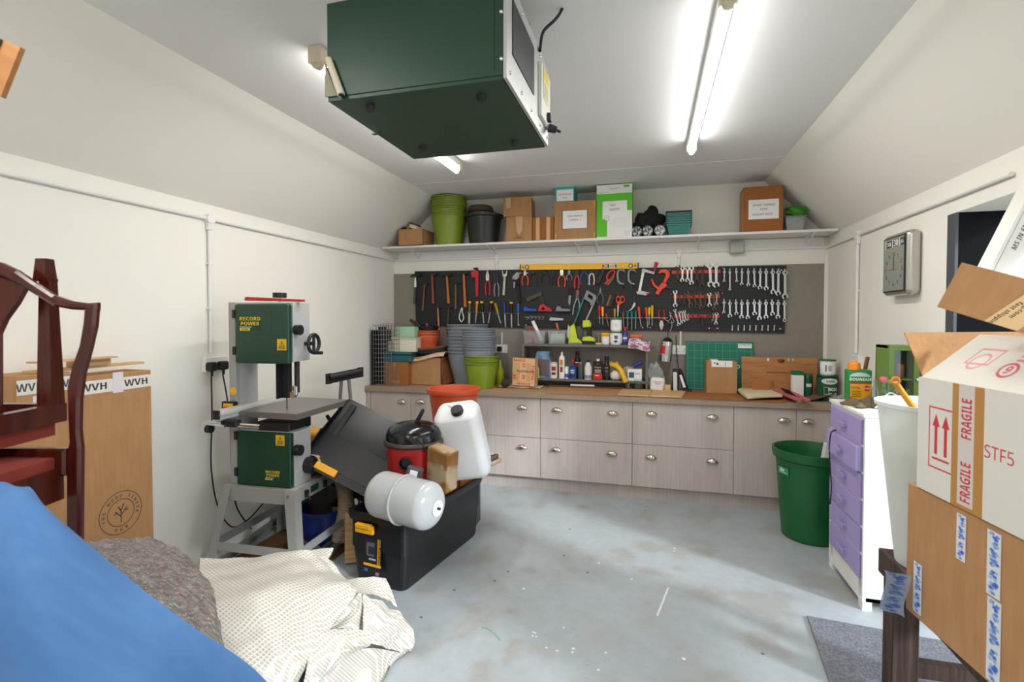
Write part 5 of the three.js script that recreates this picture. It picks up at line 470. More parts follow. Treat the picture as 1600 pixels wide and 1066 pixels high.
{ const r = stand(1104, 1152, 612.5, 566), d = 0.13, t = T('parcel_box', 'plain cardboard parcel box with paper poking out in front of the cutting mat', 'box'); const g = (o) => o.translate(-r.cx, 0, -r.z).rotateY(0.03).translate(r.cx, 0.0045, r.z); P(t, 'carton', g(bb(r.x0, r.x1, WY, r.y1, r.z - d, r.z, 0.003)), M.card); P(t, 'paper', [g(bx(0.17, 0.055, 0.002, r.cx - 0.0, r.y1 - 0.02, r.z + 0.002).translate(0, 0, 0)), g(bx(0.06, 0.012, 0.1, r.cx - 0.06, r.y1 + 0.007, r.z - 0.05))], M.paper); P(t, 'postage_print', g(sheet(0.16, 0.045, r.cx, r.y1 - 0.02, r.z + 0.0035)), printMat(0.16, 0.045, '#ecece8', (c, W, H) => { c.fillStyle = '#333'; c.fillRect(W * 0.1, H * 0.2, W * 0.05, H * 0.3); c.fillRect(W * 0.22, H * 0.3, W * 0.09, H * 0.4); c.fillRect(W * 0.66, H * 0.15, W * 0.02, H * 0.7); }, 128)); P(t, 'handle_loop', new THREE.TorusGeometry(0.014, 0.003, 6, 16).translate(r.x1 + 0.01, r.y1 - 0.04, r.z - 0.04), M.whiteGloss); }
{ const r = rect(1160, 560, 1280, 603, -4.84), w = r.w, h = onZ(1220, 559, -4.9).y - WY, t = T('drawer_front', 'varnished wooden panel with knob leaning against the wall', 'panel'); const g = (o) => o.rotateX(-0.13).translate(r.cx, WY + 0.004, -4.87); P(t, 'frame', g(merge(bx(w, h * 0.42, 0.02, 0, h * 0.79, 0), bx(w * 0.34, h * 0.58, 0.02, -w * 0.33, h * 0.29, 0), bx(w * 0.04, h * 0.58, 0.02, w * 0.48, h * 0.29, 0))), M.wood); P(t, 'inset_panel', g(bx(w * 0.62, h * 0.57, 0.012, w * 0.15, h * 0.285, -0.002)), M.wood); P(t, 'block', g(bx(0.13, 0.1, 0.02, w * 0.03, 0.052, 0.018)), M.wood); for (const k of [-0.14, 0.13, 0.19]) P(t, 'hinge_plate', g(bx(0.018, 0.026, 0.004, w * k, h * 0.93, 0.012)), M.nickel); P(t, 'knob', g(new THREE.SphereGeometry(0.022, 14, 8).scale(1.3, 0.7, 0.6).translate(0.02, h * 0.9, 0.012)), mat('#6a3818', 0.4));
  const c = onZ(1189, 588, -4.80); S('sanding_disc', 'round brown sanding disc leaning on the wooden panel', 'disc', cyl(0.075, 0.075, 0.004, 0, 0, 0, 32).rotateX(Math.PI / 2 - 0.13).translate(c.x, WY + 0.077, -4.795), mat('#a66a3c', 0.85)); }
{ // tins and tubs in the corner
  const z = -4.68; const b1 = rect(1238, 580, 1256, 605, z); { const t = T('filler_carton', 'white and green carton leaning by the wooden panel', 'carton'); P(t, 'carton', bb(b1.x0, b1.x1, WY, b1.y1 - 0.035, z - 0.05, z), M.paper); P(t, 'lid', bb(b1.x0 - 0.002, b1.x1 + 0.002, b1.y1 - 0.034, b1.y1, z - 0.052, z + 0.002), M.green); }
  const b2 = rect(1257, 586, 1273, 606, z), tin = printMat(1, 0.8, '#11553a', (g, W, H) => { g.fillStyle = '#d8dcd4'; g.fillRect(W * 0.3, H * 0.3, W * 0.4, H * 0.2); }, 64); bottle('paint_tin', 'small green tin between the carton and the wood filler', 'tin', { x: b2.cx, w: b2.w, h: b2.y1 - WY, y: WY, z: z - 0.05 }, CAN, mat('#12583c', 0.4), M.green, 0.012, tin, [0.1, 0.9]);
  const b3 = rect(1276, 586, 1309, 616, -4.62), o = { x: b3.cx, w: b3.w, h: b3.y1 - WY, y: WY, z: -4.62 }; bottle('wood_filler_tin', 'large dark green wood filler tin with white lettering', 'tin', o, CAN, mat('#0f3d26', 0.4), mat('#0f3d26', 0.4), 0.008, printMat(1.9, 1, '#114a2d', (g, W, H) => { g.fillStyle = '#cfd6cf'; g.beginPath(); g.ellipse(W * 0.5, H * 0.16, W * 0.3, H * 0.13, 0, 0, 7); g.fill(); txt(g, 'RONSEAL', W * 0.52, H * 0.16, H * 0.13, '#1c2c22'); g.strokeStyle = '#cfd6cf'; g.lineWidth = 4; g.strokeRect(W * 0.3, H * 0.42, W * 0.14, H * 0.3); txt(g, 'WOOD', W * 0.6, H * 0.5, H * 0.2, '#f0f2ee'); txt(g, 'FILLER', W * 0.6, H * 0.72, H * 0.18, '#f0f2ee'); }, 512), [0.02, 0.96]);
  const b4 = rect(1281, 562, 1305, 586, -4.62); bottle('paint_tub', 'white tub with green lid on top of the wood filler tin', 'tub', { x: b4.cx, w: b4.w, h: b4.y1 - b3.y1, y: b3.y1 + 0.001, z: -4.62 }, TUBW, M.whiteGloss, M.green, 0.01, printMat(1.6, 1, '#f0f0ee', (g, W, H) => { g.fillStyle = '#b9bcc4'; g.fillRect(W * 0.42, H * 0.25, W * 0.2, H * 0.5); g.fillStyle = '#3d6a4c'; g.fillRect(W * 0.3, H * 0.2, W * 0.06, H * 0.6); }, 128), [0.1, 0.88]); }
{ const t = T('paper_stack', 'stack of sandpaper sheets and pads on the worktop', 'paper'); const L = [['#d9cba6', 0.012], ['#e6dcc4', 0.01], ['#8a3a36', 0.004], ['#b7b9ad', 0.01]]; const base = [[1152, 611], [1160, 603], [1212, 605], [1222, 620], [1170, 624]]; let y = WY + 0.0045; for (const [c, h] of L.reverse()) { P(t, 'sheet', flatY(base.map(([a, b], i) => [a + rnd(-2, 2), b + rnd(-1, 1)]), y, h), mat(c, 0.9)); y += h + 0.0005; } }
for (const [k, label] of [[0, 'pink painted wooden batten lying across the worktop edge beside the sandpaper'], [1, 'pink painted wooden batten lying across the worktop edge next to the pale offcut']]) { const a = V(onZ(1207, 604, -4.76).x + k * 0.075, WY + 0.045, -4.76), b = V(onZ(1243 + k * 3, 634, -4.32).x + k * 0.05, WY + 0.028, -4.32), d = V().subVectors(b, a), sx = V(d.z, 0, -d.x).normalize().multiplyScalar(0.04), uy = V().crossVectors(sx, d).normalize().multiplyScalar(0.016); if (uy.y < 0) uy.negate(); S('painted_batten', label, 'batten', hexa(a, d, uy, sx), mat('#c4686a', 0.75), 'pink painted battens'); }
S('wood_offcut', 'short pale wood offcut at the worktop edge', 'offcut', flatY([[1255, 636], [1256, 628], [1263, 628], [1263, 637]], WY + 0.0005, 0.03), M.paleWood);
{ const g = new THREE.PlaneGeometry(0.36, 0.14, 24, 4).rotateX(-Math.PI / 2), p = g.attributes.position; for (let i = 0; i < p.count; i++) { const x = p.getX(i); p.setY(i, 0.09 * Math.pow((x + 0.02) / 0.18, 2) * (x < 0 ? 1.1 : 0.55) + 0.006 * Math.sin(20 * x)); } g.computeVertexNormals(); const c = V(onZ(1262, 615, -4.55).x, WY, -4.5), o = T('sandpaper_roll', 'curled strip of brown sandpaper on the worktop', 'sandpaper'); P(o, 'grit_side', g.clone().rotateY(0.25).translate(c.x, WY + 0.012, c.z - 0.06), mat('#6f4a3c', 0.95)); P(o, 'backing', g.clone().translate(0, -0.003, 0).rotateY(0.25).translate(c.x, WY + 0.012, c.z - 0.06), mat('#242020', 0.8)); const c2 = onY(1300, 622, WY), b = new THREE.IcosahedronGeometry(1, 5), q = b.attributes.position; for (let i = 0; i < q.count; i++) { const x = q.getX(i), y = q.getY(i), z = q.getZ(i), n = 1 + 0.2 * Math.sin(8 * x + 5 * z) * Math.sin(9 * y + 2); q.setXYZ(i, x * n * 0.1, (Math.max(-0.6, y) + 0.6) * n * 0.035, z * n * 0.07); } b.computeVertexNormals(); S('clear_wrap', 'crumpled clear plastic wrap in front of the wood filler', 'plastic', b.translate(c2.x, WY + 0.001, -4.48), M.clear); }
// ---------- chest of drawers by the doorway and what stands on it ----------
const CH = { x0: 1.094, x1: XR - 0.012, z0: -3.575, z1: -3.052, h: 1.05 };
{ const t = T('chest_of_drawers', 'narrow white chest with six lilac drawers beside the doorway', 'chest of drawers'), lilac = mat('#a697cc', 0.5), wh = mat('#e9e7e2', 0.5), k = 0.018;
  P(t, 'carcass', [bb(CH.x0 + 0.004, CH.x1, 0.05, CH.h - 0.02, CH.z1 - k, CH.z1), bb(CH.x0 + 0.004, CH.x1, 0.05, CH.h - 0.02, CH.z0, CH.z0 + k), bb(CH.x1 - 0.01, CH.x1, 0.05, CH.h - 0.02, CH.z0, CH.z1), bb(CH.x0 + 0.02, CH.x1, 0.05, 0.07, CH.z0, CH.z1)], wh);
  P(t, 'top', bb(CH.x0 - 0.006, CH.x1, CH.h - 0.02, CH.h, CH.z0 - 0.005, CH.z1 + 0.006, 0.004), wh); for (const [z] of [[CH.z1 - 0.03], [CH.z0 + 0.03]]) P(t, 'foot', bb(CH.x0 + 0.006, CH.x0 + 0.05, 0, 0.05, z - 0.03, z + 0.028), wh); P(t, 'plinth_board', bb(CH.x0 + 0.006, CH.x0 + 0.02, 0.04, 0.16, CH.z0 + 0.06, CH.z1 - 0.06), wh);
  const n = 6, y0 = 0.15, y1 = CH.h - 0.03, p = (y1 - y0) / n; for (let i = 0; i < n; i++) { const a = y0 + i * p + 0.006, b = y0 + (i + 1) * p - 0.006, out = [0, 0, 0.004, 0.002, 0.024, 0.004][i]; P(t, 'rail', bb(CH.x0 + 0.004, CH.x0 + 0.02, b, b + 0.012, CH.z0 + k, CH.z1 - k), wh); const d = P(t, 'drawer', bb(CH.x0 - 0.004 - out, CH.x0 + 0.3 - out, a, b, CH.z0 + 0.03, CH.z1 - 0.03, 0.003), lilac); const zc = (CH.z0 + CH.z1) / 2, yc = (a + b) / 2, hx = CH.x0 - 0.004 - out; P(d, 'handle', [bb(hx - 0.022, hx - 0.014, yc - 0.014, yc + 0.012, zc - 0.05, zc + 0.05, 0.004), bb(hx - 0.016, hx, yc - 0.008, yc + 0.008, zc - 0.045, zc - 0.03), bb(hx - 0.016, hx, yc - 0.008, yc + 0.008, zc + 0.03, zc + 0.045)], mat('#a294c4', 0.4)); } }
S('power_lead', 'thin black lead looping over the front of the lilac drawers', 'lead', tube([onX(1306, 672, 1.074), onX(1299, 676, 1.065), onX(1296, 700, 1.065), onX(1297, 730, 1.07), onX(1299, 760, 1.072), onX(1297, 788, 1.066)], 0.004, 30, 6), M.black);
const CY = CH.h + 0.001;
{ const z = -3.5, r = rect(1324, 578, 1363, 628, z), t = T('weedkiller', 'green and yellow weedkiller bottle with an orange cap', 'bottle'), x0 = r.x0, x1 = r.x1; P(t, 'body', bb(x0, x1, CY, r.y1, z - 0.06, z, 0.01), mat('#1f8a3e', 0.35)); P(t, 'label', sheet(x1 - x0 - 0.01, r.y1 - CY - 0.012, (x0 + x1) / 2, (r.y1 + CY) / 2, z + 0.0006), printMat(x1 - x0, r.y1 - CY, '#1f8a3e', (g, W, H) => { g.fillStyle = '#f2a71c'; g.fillRect(W * 0.08, H * 0.44, W * 0.92, H * 0.56); g.fillStyle = '#c9d6d8'; g.beginPath(); g.ellipse(W * 0.5, H * 0.2, W * 0.45, H * 0.14, 0, 0, 7); g.fill(); g.fillStyle = '#17763a'; g.fillRect(W * 0.08, H * 0.2, W * 0.92, H * 0.2); txt(g, 'ROUNDUP', W * 0.53, H * 0.29, W * 0.2, '#ffffff'); g.fillStyle = '#c2261f'; g.fillRect(W * 0.1, H * 0.4, W * 0.85, H * 0.045); txt(g, 'TOTAL', W * 0.32, H * 0.58, W * 0.14, '#222'); for (let i = 0; i < 4; i++) { g.fillStyle = '#7a4c10'; g.fillRect(W * 0.14, H * (0.68 + i * 0.06), W * 0.42, H * 0.025); } g.fillStyle = '#c92a44'; g.fillRect(W * 0.72, H * 0.5, W * 0.2, H * 0.18); txt(g, 'x30', W * 0.82, H * 0.59, W * 0.1, '#fff'); }, 256, 0.4)); P(t, 'cap', merge(cyl(0.032, 0.034, 0.034, x0 + 0.045, r.y1 + 0.015, z - 0.03, 20), new THREE.SphereGeometry(0.032, 16, 8).scale(1, 0.6, 1).translate(x0 + 0.045, r.y1 + 0.03, z - 0.03)), mat('#f08c1a', 0.4));
  S('stick', 'turned brown wooden stick leaning behind the weedkiller', 'stick', rod(V(x1 - 0.045, CY + 0.012, z - 0.072), V(x1 + 0.0, onZ(1360, 559, z).y, z - 0.072), 0.012, 0.0105, 10), woodCols.brown);
  const s = onX(1344, 562, XR), so = T('socket', 'white socket on the right wall behind the weedkiller', 'socket'); P(so, 'plate', bb(XR - 0.04, XR - 0.002, s.y - 0.07, s.y + 0.03, s.z - 0.075, s.z + 0.075, 0.003), M.whiteGloss); P(so, 'switch', bx(0.004, 0.02, 0.012, XR - 0.0415, s.y - 0.01, s.z), M.white); }
{ // small green glazed cabinet with jars in front
  const z = -3.34, r = rect(1389, 541, 1437, 640, z), x0 = r.x0, x1 = Math.min(r.x1, XR - 0.02), y0 = CY, y1 = r.y1, d = 0.18, t = T('glazed_cabinet', 'small green wooden cabinet with a glass door on the white chest', 'cabinet'), gm = mat('#6d8c42', 0.5), s = 0.026;
  P(t, 'case', [bb(x0, x1, y1 - 0.015, y1, z - d, z - 0.02), bb(x0, x1, y0, y0 + 0.015, z - d, z - 0.02), bb(x0, x0 + 0.012, y0, y1, z - d, z - 0.02), bb(x1 - 0.012, x1, y0, y1, z - d, z - 0.02), bb(x0, x1, y0, y1, z - d, z - d + 0.008)], gm); const dr = P(t, 'door', [bb(x0, x0 + s, y0, y1, z - 0.02, z), bb(x1 - s, x1, y0, y1, z - 0.02, z), bb(x0 + s, x1 - s, y1 - s, y1, z - 0.02, z), bb(x0 + s, x1 - s, y0, y0 + s, z - 0.02, z)], gm); P(dr, 'pane', bb(x0 + s, x1 - s, y0 + s, y1 - s, z - 0.012, z - 0.009), M.glass); P(dr, 'knob', new THREE.SphereGeometry(0.012, 12, 8).translate(x1 - s / 2, y0 + 0.16, z + 0.01), M.chrome); P(t, 'shelf', bb(x0 + 0.012, x1 - 0.012, y0 + 0.15, y0 + 0.158, z - d + 0.01, z - 0.03), gm);
  const jx = [['#b9a54a', 0.03], ['#7a9a5a', 0.10], ['#c77a40', 0.06]]; jx.forEach(([c, dx], i) => S('spice_jar', ['yellow jar inside the green cabinet', 'green jar inside the green cabinet, next to the wall', 'orange jar on the shelf of the green cabinet'][i], 'jar', lathe([[0, 0], [0.02, 0], [0.02, 0.07], [0.015, 0.08], [0, 0.08]], x0 + 0.03 + dx, (i === 2 ? y0 + 0.159 : y0 + 0.0155), z - 0.09, 18), mat(c, 0.35)));
  const bot = (px, hh, label, stop) => { const b = onZ(px, 600, -3.27), q = T('glass_bottle', label, 'bottle', 'glass bottles by the green cabinet'), R = 0.024; P(q, 'glass', crisp(lathe([[0, 0], [R, 0], [R, hh * 0.62], [R * 0.45, hh * 0.78], [R * 0.45, hh], [R * 0.34, hh], [R * 0.34, hh * 0.78], [R * 0.9, hh * 0.6], [R * 0.9, 0.005], [0, 0.005]], b.x, CY, -3.3 + (px % 3) * 0.02, 20), 0.7), M.glass); if (stop) P(q, 'stopper', lathe([[0, 0], [R * 0.42, 0], [R * 0.8, 0.012], [R * 0.75, 0.03], [0, 0.034]], b.x, CY + hh - 0.004, -3.3 + (px % 3) * 0.02, 16), stop); };
  bot(1367, 0.16, 'clear glass bottle without a stopper beside the weedkiller', null); bot(1379, 0.15, 'clear glass bottle with a pink stopper beside the green cabinet', mat('#d9606a', 0.5)); bot(1392, 0.13, 'small glass bottle with a green top in front of the green cabinet', mat('#6f9a5c', 0.5)); bot(1404, 0.15, 'clear glass bottle with a pink stopper in front of the cabinet door', mat('#d9606a', 0.5)); }
function crumple(w, d, hgt, f, nx = 40, nz = 24) { const g = new THREE.PlaneGeometry(w, d, nx, nz).rotateX(-Math.PI / 2), p = g.attributes.position; for (let i = 0; i < p.count; i++) { const x = p.getX(i), z = p.getZ(i), q = f(x / w * 2, z / d * 2, hgt); p.setXYZ(i, x + (q[0] ?? 0), q[1], z + (q[2] ?? 0)); } g.computeVertexNormals(); return merge(g, g.clone().translate(0, -0.004, 0)); }
{ const c = onY(1335, 632, CY + 0.02); const f = (u, v, h) => { const e = Math.max(0, 1 - Math.pow(Math.abs(u), 4)) * Math.max(0, 1 - Math.pow(Math.abs(v), 4)); return [0.014 * Math.sin(5 * v), 0.006 + h * e * (0.5 + 0.3 * Math.sin(6 * u + 2 * v) + 0.2 * Math.sin(9 * v - 3 * u)), 0.014 * Math.sin(6 * u)]; };
  S('rag', 'crumpled olive brown rag on top of the white chest', 'rag', crumple(0.24, 0.19, 0.05, f).rotateY(0.3).translate(1.215, CY, -3.36), mat('#6c5d45', 0.95)); S('work_glove', 'grey work glove with a white trimmed cuff on the chest', 'glove', merge(tube([V(1.24, CY + 0.022, -3.25), V(1.28, CY + 0.06, -3.27), V(1.315, CY + 0.075, -3.29), V(1.335, CY + 0.05, -3.31)], 0.018, 20, 8)), mat('#5c534c', 0.9)); S('glove_trim', 'white piping loop of the grey glove on the chest', 'trim', tube([V(1.21, CY + 0.006, -3.235), V(1.235, CY + 0.03, -3.23), V(1.255, CY + 0.07, -3.235), V(1.29, CY + 0.09, -3.25), V(1.33, CY + 0.07, -3.27)], 0.0045, 30, 6), M.whiteGloss); S('paper_sheets', 'sheets of white paper lying on the chest by the cabinet', 'paper', crumple(0.16, 0.12, 0.01, (u, v, h) => [0, 0.006 + h * Math.abs(u), 0]).translate(1.385, CY + 0.002, -3.19), M.paper); }
// ---------- green bin ----------
{ const c = onY(1270, 856, 0), rt = rect(1229, 708, 1312, 720, c.z - 0.19), x = c.x + 0.04, z = c.z - 0.2, h = onZ(1255, 706, z + 0.1).y, R = 0.245, t = T('garden_bin', 'large green plastic bin beside the white chest', 'bin'), gm = mat('#0a5a2b', 0.38); P(t, 'body', crisp(lathe([[0, 0], [R * 0.72, 0], [R * 0.76, 0.012], [R * 0.93, h - 0.07], [R, h - 0.06], [R * 1.03, h - 0.035], [R * 1.03, h], [R * 0.97, h], [R * 0.9, h - 0.07], [R * 0.72, 0.02], [0, 0.02]], 0, 0, 0, 48), 0.5).translate(x, 0.001, z), gm); P(t, 'panel', new THREE.CylinderGeometry(R * 0.912, R * 0.84, h * 0.5, 12, 1, true, -0.05, 0.55).translate(x, h * 0.52, z), mat('#09522a', 0.4)); P(t, 'sticker', new THREE.CylinderGeometry(R * 0.955, R * 0.945, 0.05, 12, 1, true, -1.32, 0.42).translate(x, h - 0.14, z), printMat(0.1, 0.05, '#3f8a5c', (g, W, H) => { txt(g, 'Bin', W * 0.4, H * 0.4, H * 0.6, '#e8eef4', 'sans-serif', 'italic bold'); g.fillStyle = '#9cc4e0'; g.fillRect(W * 0.1, H * 0.72, W * 0.8, H * 0.1); }, 64));
  const w = onZ(1291, 722, z); S('polystyrene', 'white polystyrene block sticking out of the green bin', 'polystyrene', bx(0.12, 0.35, 0.06, 0, 0, 0, 0.003).rotateZ(-0.15).translate(x + 0.11, h - 0.13, z + 0.02), M.white); }
// ---------- floor mat ----------
{ const a = onY(1260, 965, 0), b = onY(1384, 983, 0), c = onY(1293, 1066, 0); const tx = dataTex(256, 256, (u, v) => { const n = fbm(u, v, 70, 70, 501, 2), s = hash((u * 256) | 0, (v * 256) | 0, 3); return mixc([74, 76, 84], [150, 152, 158], Math.pow(n, 1.2) * 0.7 + 0.35 * s); }, true, [2.2, 2.2]); const m = bb(0, 0.62, 0.0005, 0.012, 0, 0.95, 0.004); uvm(m); S('door_mat', 'grey speckled door mat on the floor by the doorway', 'mat', m.rotateY(-0.1).translate(a.x + 0.002, 0, a.z), mat('#ffffff', 0.95, 0, { map: tx, bumpMap: bump, bumpScale: 0.003 })); }
// ---------- timber bench, waste bin and boxes by the doorway ----------
const BH = 0.6, bx0 = 0.925;
{ const t = T('timber_bench', 'rough dark timber bench carrying the boxes', 'bench'); P(t, 'beam', bb(bx0, bx0 + 0.1, BH - 0.1, BH, -2.42, -0.75, 0.006), M.darkWood); P(t, 'beam', bb(bx0 + 0.34, bx0 + 0.44, BH - 0.1, BH, -2.42, -0.75, 0.006), M.darkWood); P(t, 'board', bb(bx0 + 0.1, bx0 + 0.34, BH - 0.03, BH - 0.001, -2.42, -0.75), M.darkWood); for (const z of [-2.33, -0.85]) for (const x of [bx0 + 0.045, bx0 + 0.395]) P(t, 'leg', bb(x - 0.042, x + 0.048, 0, BH - 0.1, z - 0.045, z + 0.045, 0.004), M.darkWood); P(t, 'stretcher', bb(bx0 + 0.09, bx0 + 0.35, 0.14, 0.2, -2.35, -2.31), M.darkWood); }
{ const x = 1.056, z = -2.295, H = 0.63, R = 0.185, rb = 0.115, t = T('waste_bin', 'tall translucent white waste bin on the timber bench', 'bin'), m = phys('#e9ece6', { transmission: 0.35, roughness: 0.7, thickness: 0 }); P(t, 'body', crisp(lathe([[0, 0], [rb, 0], [R - 0.006, H - 0.02], [R + 0.004, H - 0.015], [R + 0.006, H], [R - 0.004, H], [R - 0.012, H - 0.03], [rb - 0.004, 0.006], [0, 0.006]], 0, 0, 0, 48), 0.5).translate(x, BH + 0.001, z), m); P(t, 'grip_hole', [0, 1, 2].map((i) => bx(0.02, 0.03, 0.003, 0, 0, 0, 0.001).translate(0, 0, R - 0.016).rotateY(-0.55 + i * 0.24).translate(x, BH + H - 0.13, z)), mat('#cfe0cf', 0.4));
  S('bin_lining', 'green tinted bag inside the translucent bin', 'bag', crisp(lathe([[0, 0], [rb * 0.8, 0], [R * 0.78, H * 0.7], [0, H * 0.72]], 0, 0, 0, 24), 0.5).translate(x, BH + 0.012, z), mat('#9db59a', 0.8)); S('cardboard_strip', 'folded brown cardboard strip standing in the translucent bin', 'cardboard', merge(bx(0.09, 0.03, 0.14, 0, 0, 0)).rotateZ(0.3).translate(x + 0.03, BH + H - 0.09, z - 0.02), M.cardDark); const a = onZ(1399, 598, z + 0.1), b = onZ(1413, 672, z + 0.08); const st = T('yellow_rule', 'yellow plastic batten standing in the translucent bin', 'batten'); P(st, 'bar', rod(V(x + 0.02, BH + 0.47, z), V(a.x, a.y, a.z), 0.011, 0.0105, 4), mat('#e39a10', 0.45)); P(st, 'end_loop', new THREE.TorusGeometry(0.012, 0.005, 8, 16).translate(a.x, a.y + 0.006, a.z), mat('#e39a10', 0.45)); }
{ // brown carton on the bench
  const yaw = 0.128, o = V(0.83, BH + 0.001, -1.93), g = (q) => q.rotateY(yaw).translate(o.x - 0.012, 0, o.z); const L = 0.46, W = 0.46, y1 = 1.02, t = T('large_carton', 'large brown carton with blue printed tape on the timber bench', 'box'); P(t, 'carton', g(bb(0, W, BH + 0.001, y1, 0, L, 0.005)), M.card); P(t, 'edge_patch', g(bb(0.03, 0.06, BH + 0.02, BH + 0.19, L, L + 0.001)), M.cardDark);
  const bt = printMat(0.05, 0.32, '#c8b59c', (c, w, h) => { c.fillStyle = '#d9dde2'; c.fillRect(0, 0, w, h); for (let i = 0; i < 40; i++) { c.fillStyle = ['#3b66c4', '#5c80cc', '#9ab0d8'][i % 3]; c.save(); c.translate(w * rnd(0.25, 0.75), h * rnd(0.04, 0.96)); c.rotate(rnd(-0.5, 0.5)); c.fillRect(-w * 0.14, -h * 0.02, w * 0.28, h * 0.04); c.restore(); } }, 128, 0.25); const tp = (z, y, h, w = 0.045) => g(new THREE.PlaneGeometry(w, h).rotateY(-Math.PI / 2).translate(-0.0012, y, z)); P(t, 'printed_tape', [tp(0.24, 0.94, 0.13, 0.035)], bt); P(t, 'printed_tape', [tp(0.355, 0.92, 0.17)], bt); P(t, 'printed_tape', [tp(0.36, 0.72, 0.22)], bt); P(t, 'printed_tape', [tp(0.06, 0.7, 0.16, 0.04)], bt);
  const f = new THREE.PlaneGeometry(0.1, 0.16, 10, 10), p = f.attributes.position; for (let i = 0; i < p.count; i++) { const x = p.getX(i), y = p.getY(i); p.setXYZ(i, x + 0.02 * Math.sin(20 * y), y + 0.015 * Math.sin(30 * x), 0.03 * Math.sin(16 * x + 12 * y)); } f.computeVertexNormals(); S('loose_tape', 'crumpled loose end of clear blue printed tape hanging off the carton', 'tape', f.rotateY(-1.0).translate(0.775, 0.66, -1.90), phys('#b9c8de', { transmission: 0.45, roughness: 0.2, thickness: 0, map: bt.map }));
  // white printed box with open flaps
  const oy = y1 + 0.002, top = 1.372, W2 = 0.42, L2 = 0.455, g2 = (q) => q.rotateY(yaw).translate(0.822, 0, -1.882), t2 = T('white_carton', 'white carton with red print and open flaps on the large brown carton', 'box'), wm = mat('#d9d5cc', 0.85), k = 0.005; const side = printMat(L2, top - oy, '#d9d6ce', (c, w, h) => { c.strokeStyle = '#c8333e'; c.lineWidth = 5; c.strokeRect(w * 0.12, h * 0.24, w * 0.22, h * 0.52); c.fillStyle = '#c8333e'; for (const x of [0.185, 0.275]) { c.fillRect(w * (x - 0.014), h * 0.38, w * 0.028, h * 0.26); c.beginPath(); c.moveTo(w * (x - 0.035), h * 0.4); c.lineTo(w * x, h * 0.29); c.lineTo(w * (x + 0.035), h * 0.4); c.fill(); } c.fillRect(w * 0.15, h * 0.67, w * 0.16, h * 0.018); c.fillStyle = '#b5813f'; c.fillRect(w * 0.33, 0, w * 0.26, h); c.fillStyle = '#cfc7c2'; c.fillRect(w * 0.385, 0, w * 0.13, h * 0.97); const v = (y) => { c.save(); c.translate(w * 0.452, y); c.rotate(-Math.PI / 2); c.scale(0.55, 1); txt(c, 'FRAGILE', 0, 0, w * 0.115, '#c2303c', 'sans-serif', 'bold'); c.restore(); }; v(h * 0.27); v(h * 0.78); txt(c, 'STF5', w * 0.7, h * 0.47, w * 0.105, '#c2303c', 'sans-serif', 'normal'); }, 512, 0.8), front = printMat(W2, top - oy, '#d2cdc2', (c, w, h) => { txt(c, 'Saf', w * 0.42, h * 0.66, w * 0.13, '#c2303c'); }, 256, 0.8);
  P(t2, 'carton', [bb(0, W2, oy, oy + k, 0, L2), bb(0, k, oy, top, 0, L2), bb(W2 - k, W2, oy, top, 0, L2), bb(0, W2, oy, top, 0, k), bb(0, W2, oy, top, L2 - k, L2)].map(g2), wm); P(t2, 'side_print', g2(new THREE.PlaneGeometry(L2 - 0.004, top - oy - 0.002).rotateY(-Math.PI / 2).translate(-0.0012, (top + oy) / 2, L2 / 2)), side); P(t2, 'front_print', g2(new THREE.PlaneGeometry(W2 - 0.004, top - oy - 0.002).translate(W2 / 2, (top + oy) / 2, L2 + 0.0012)), front); P(t2, 'bottom_fold', g2(bb(0.002, W2 - 0.002, oy, oy + 0.008, L2, L2 + 0.0008)), M.cardDark);
  const flapPrint = printMat(0.4, 0.17, '#dedbd2', (c, w, h) => { c.strokeStyle = '#d0646a'; c.lineWidth = 4; c.beginPath(); c.ellipse(w * 0.42, h * 0.35, w * 0.06, h * 0.12, 0.4, 0, 7); c.stroke(); txt(c, '6', w * 0.42, h * 0.36, h * 0.2, '#d0646a'); c.fillStyle = '#d98a8c'; for (let i = 0; i < 4; i++) c.fillRect(w * 0.28, h * (0.52 + i * 0.08), w * 0.16, h * 0.04); c.strokeStyle = '#dba0a0'; c.strokeRect(w * 0.6, h * 0.4, w * 0.2, h * 0.3); c.beginPath(); c.arc(w * 0.7, h * 0.45, h * 0.15, 0, 7); c.stroke(); }, 256, 0.85); const fa = V(0, top, 0.012), fb = V(0, top, L2), fc = V(0.16, top + 0.135, L2 - 0.02), fd = V(0.15, top + 0.135, 0.03); const lf = slab(fd, fc, fb, fa, 0.004); P(t2, 'flap', g2(lf), flapPrint); P(t2, 'flap', g2(slab(V(W2, top, L2), V(0.05, top, L2), V(0.06, top + 0.13, L2 - 0.06), V(W2, top + 0.13, L2 - 0.06), 0.004)), mat('#a8a399', 0.9)); P(t2, 'flap', g2(slab(V(0.01, top, 0), V(W2, top, 0), V(W2, top + 0.14, -0.08), V(0.0, top + 0.135, -0.08), 0.004)), M.card);
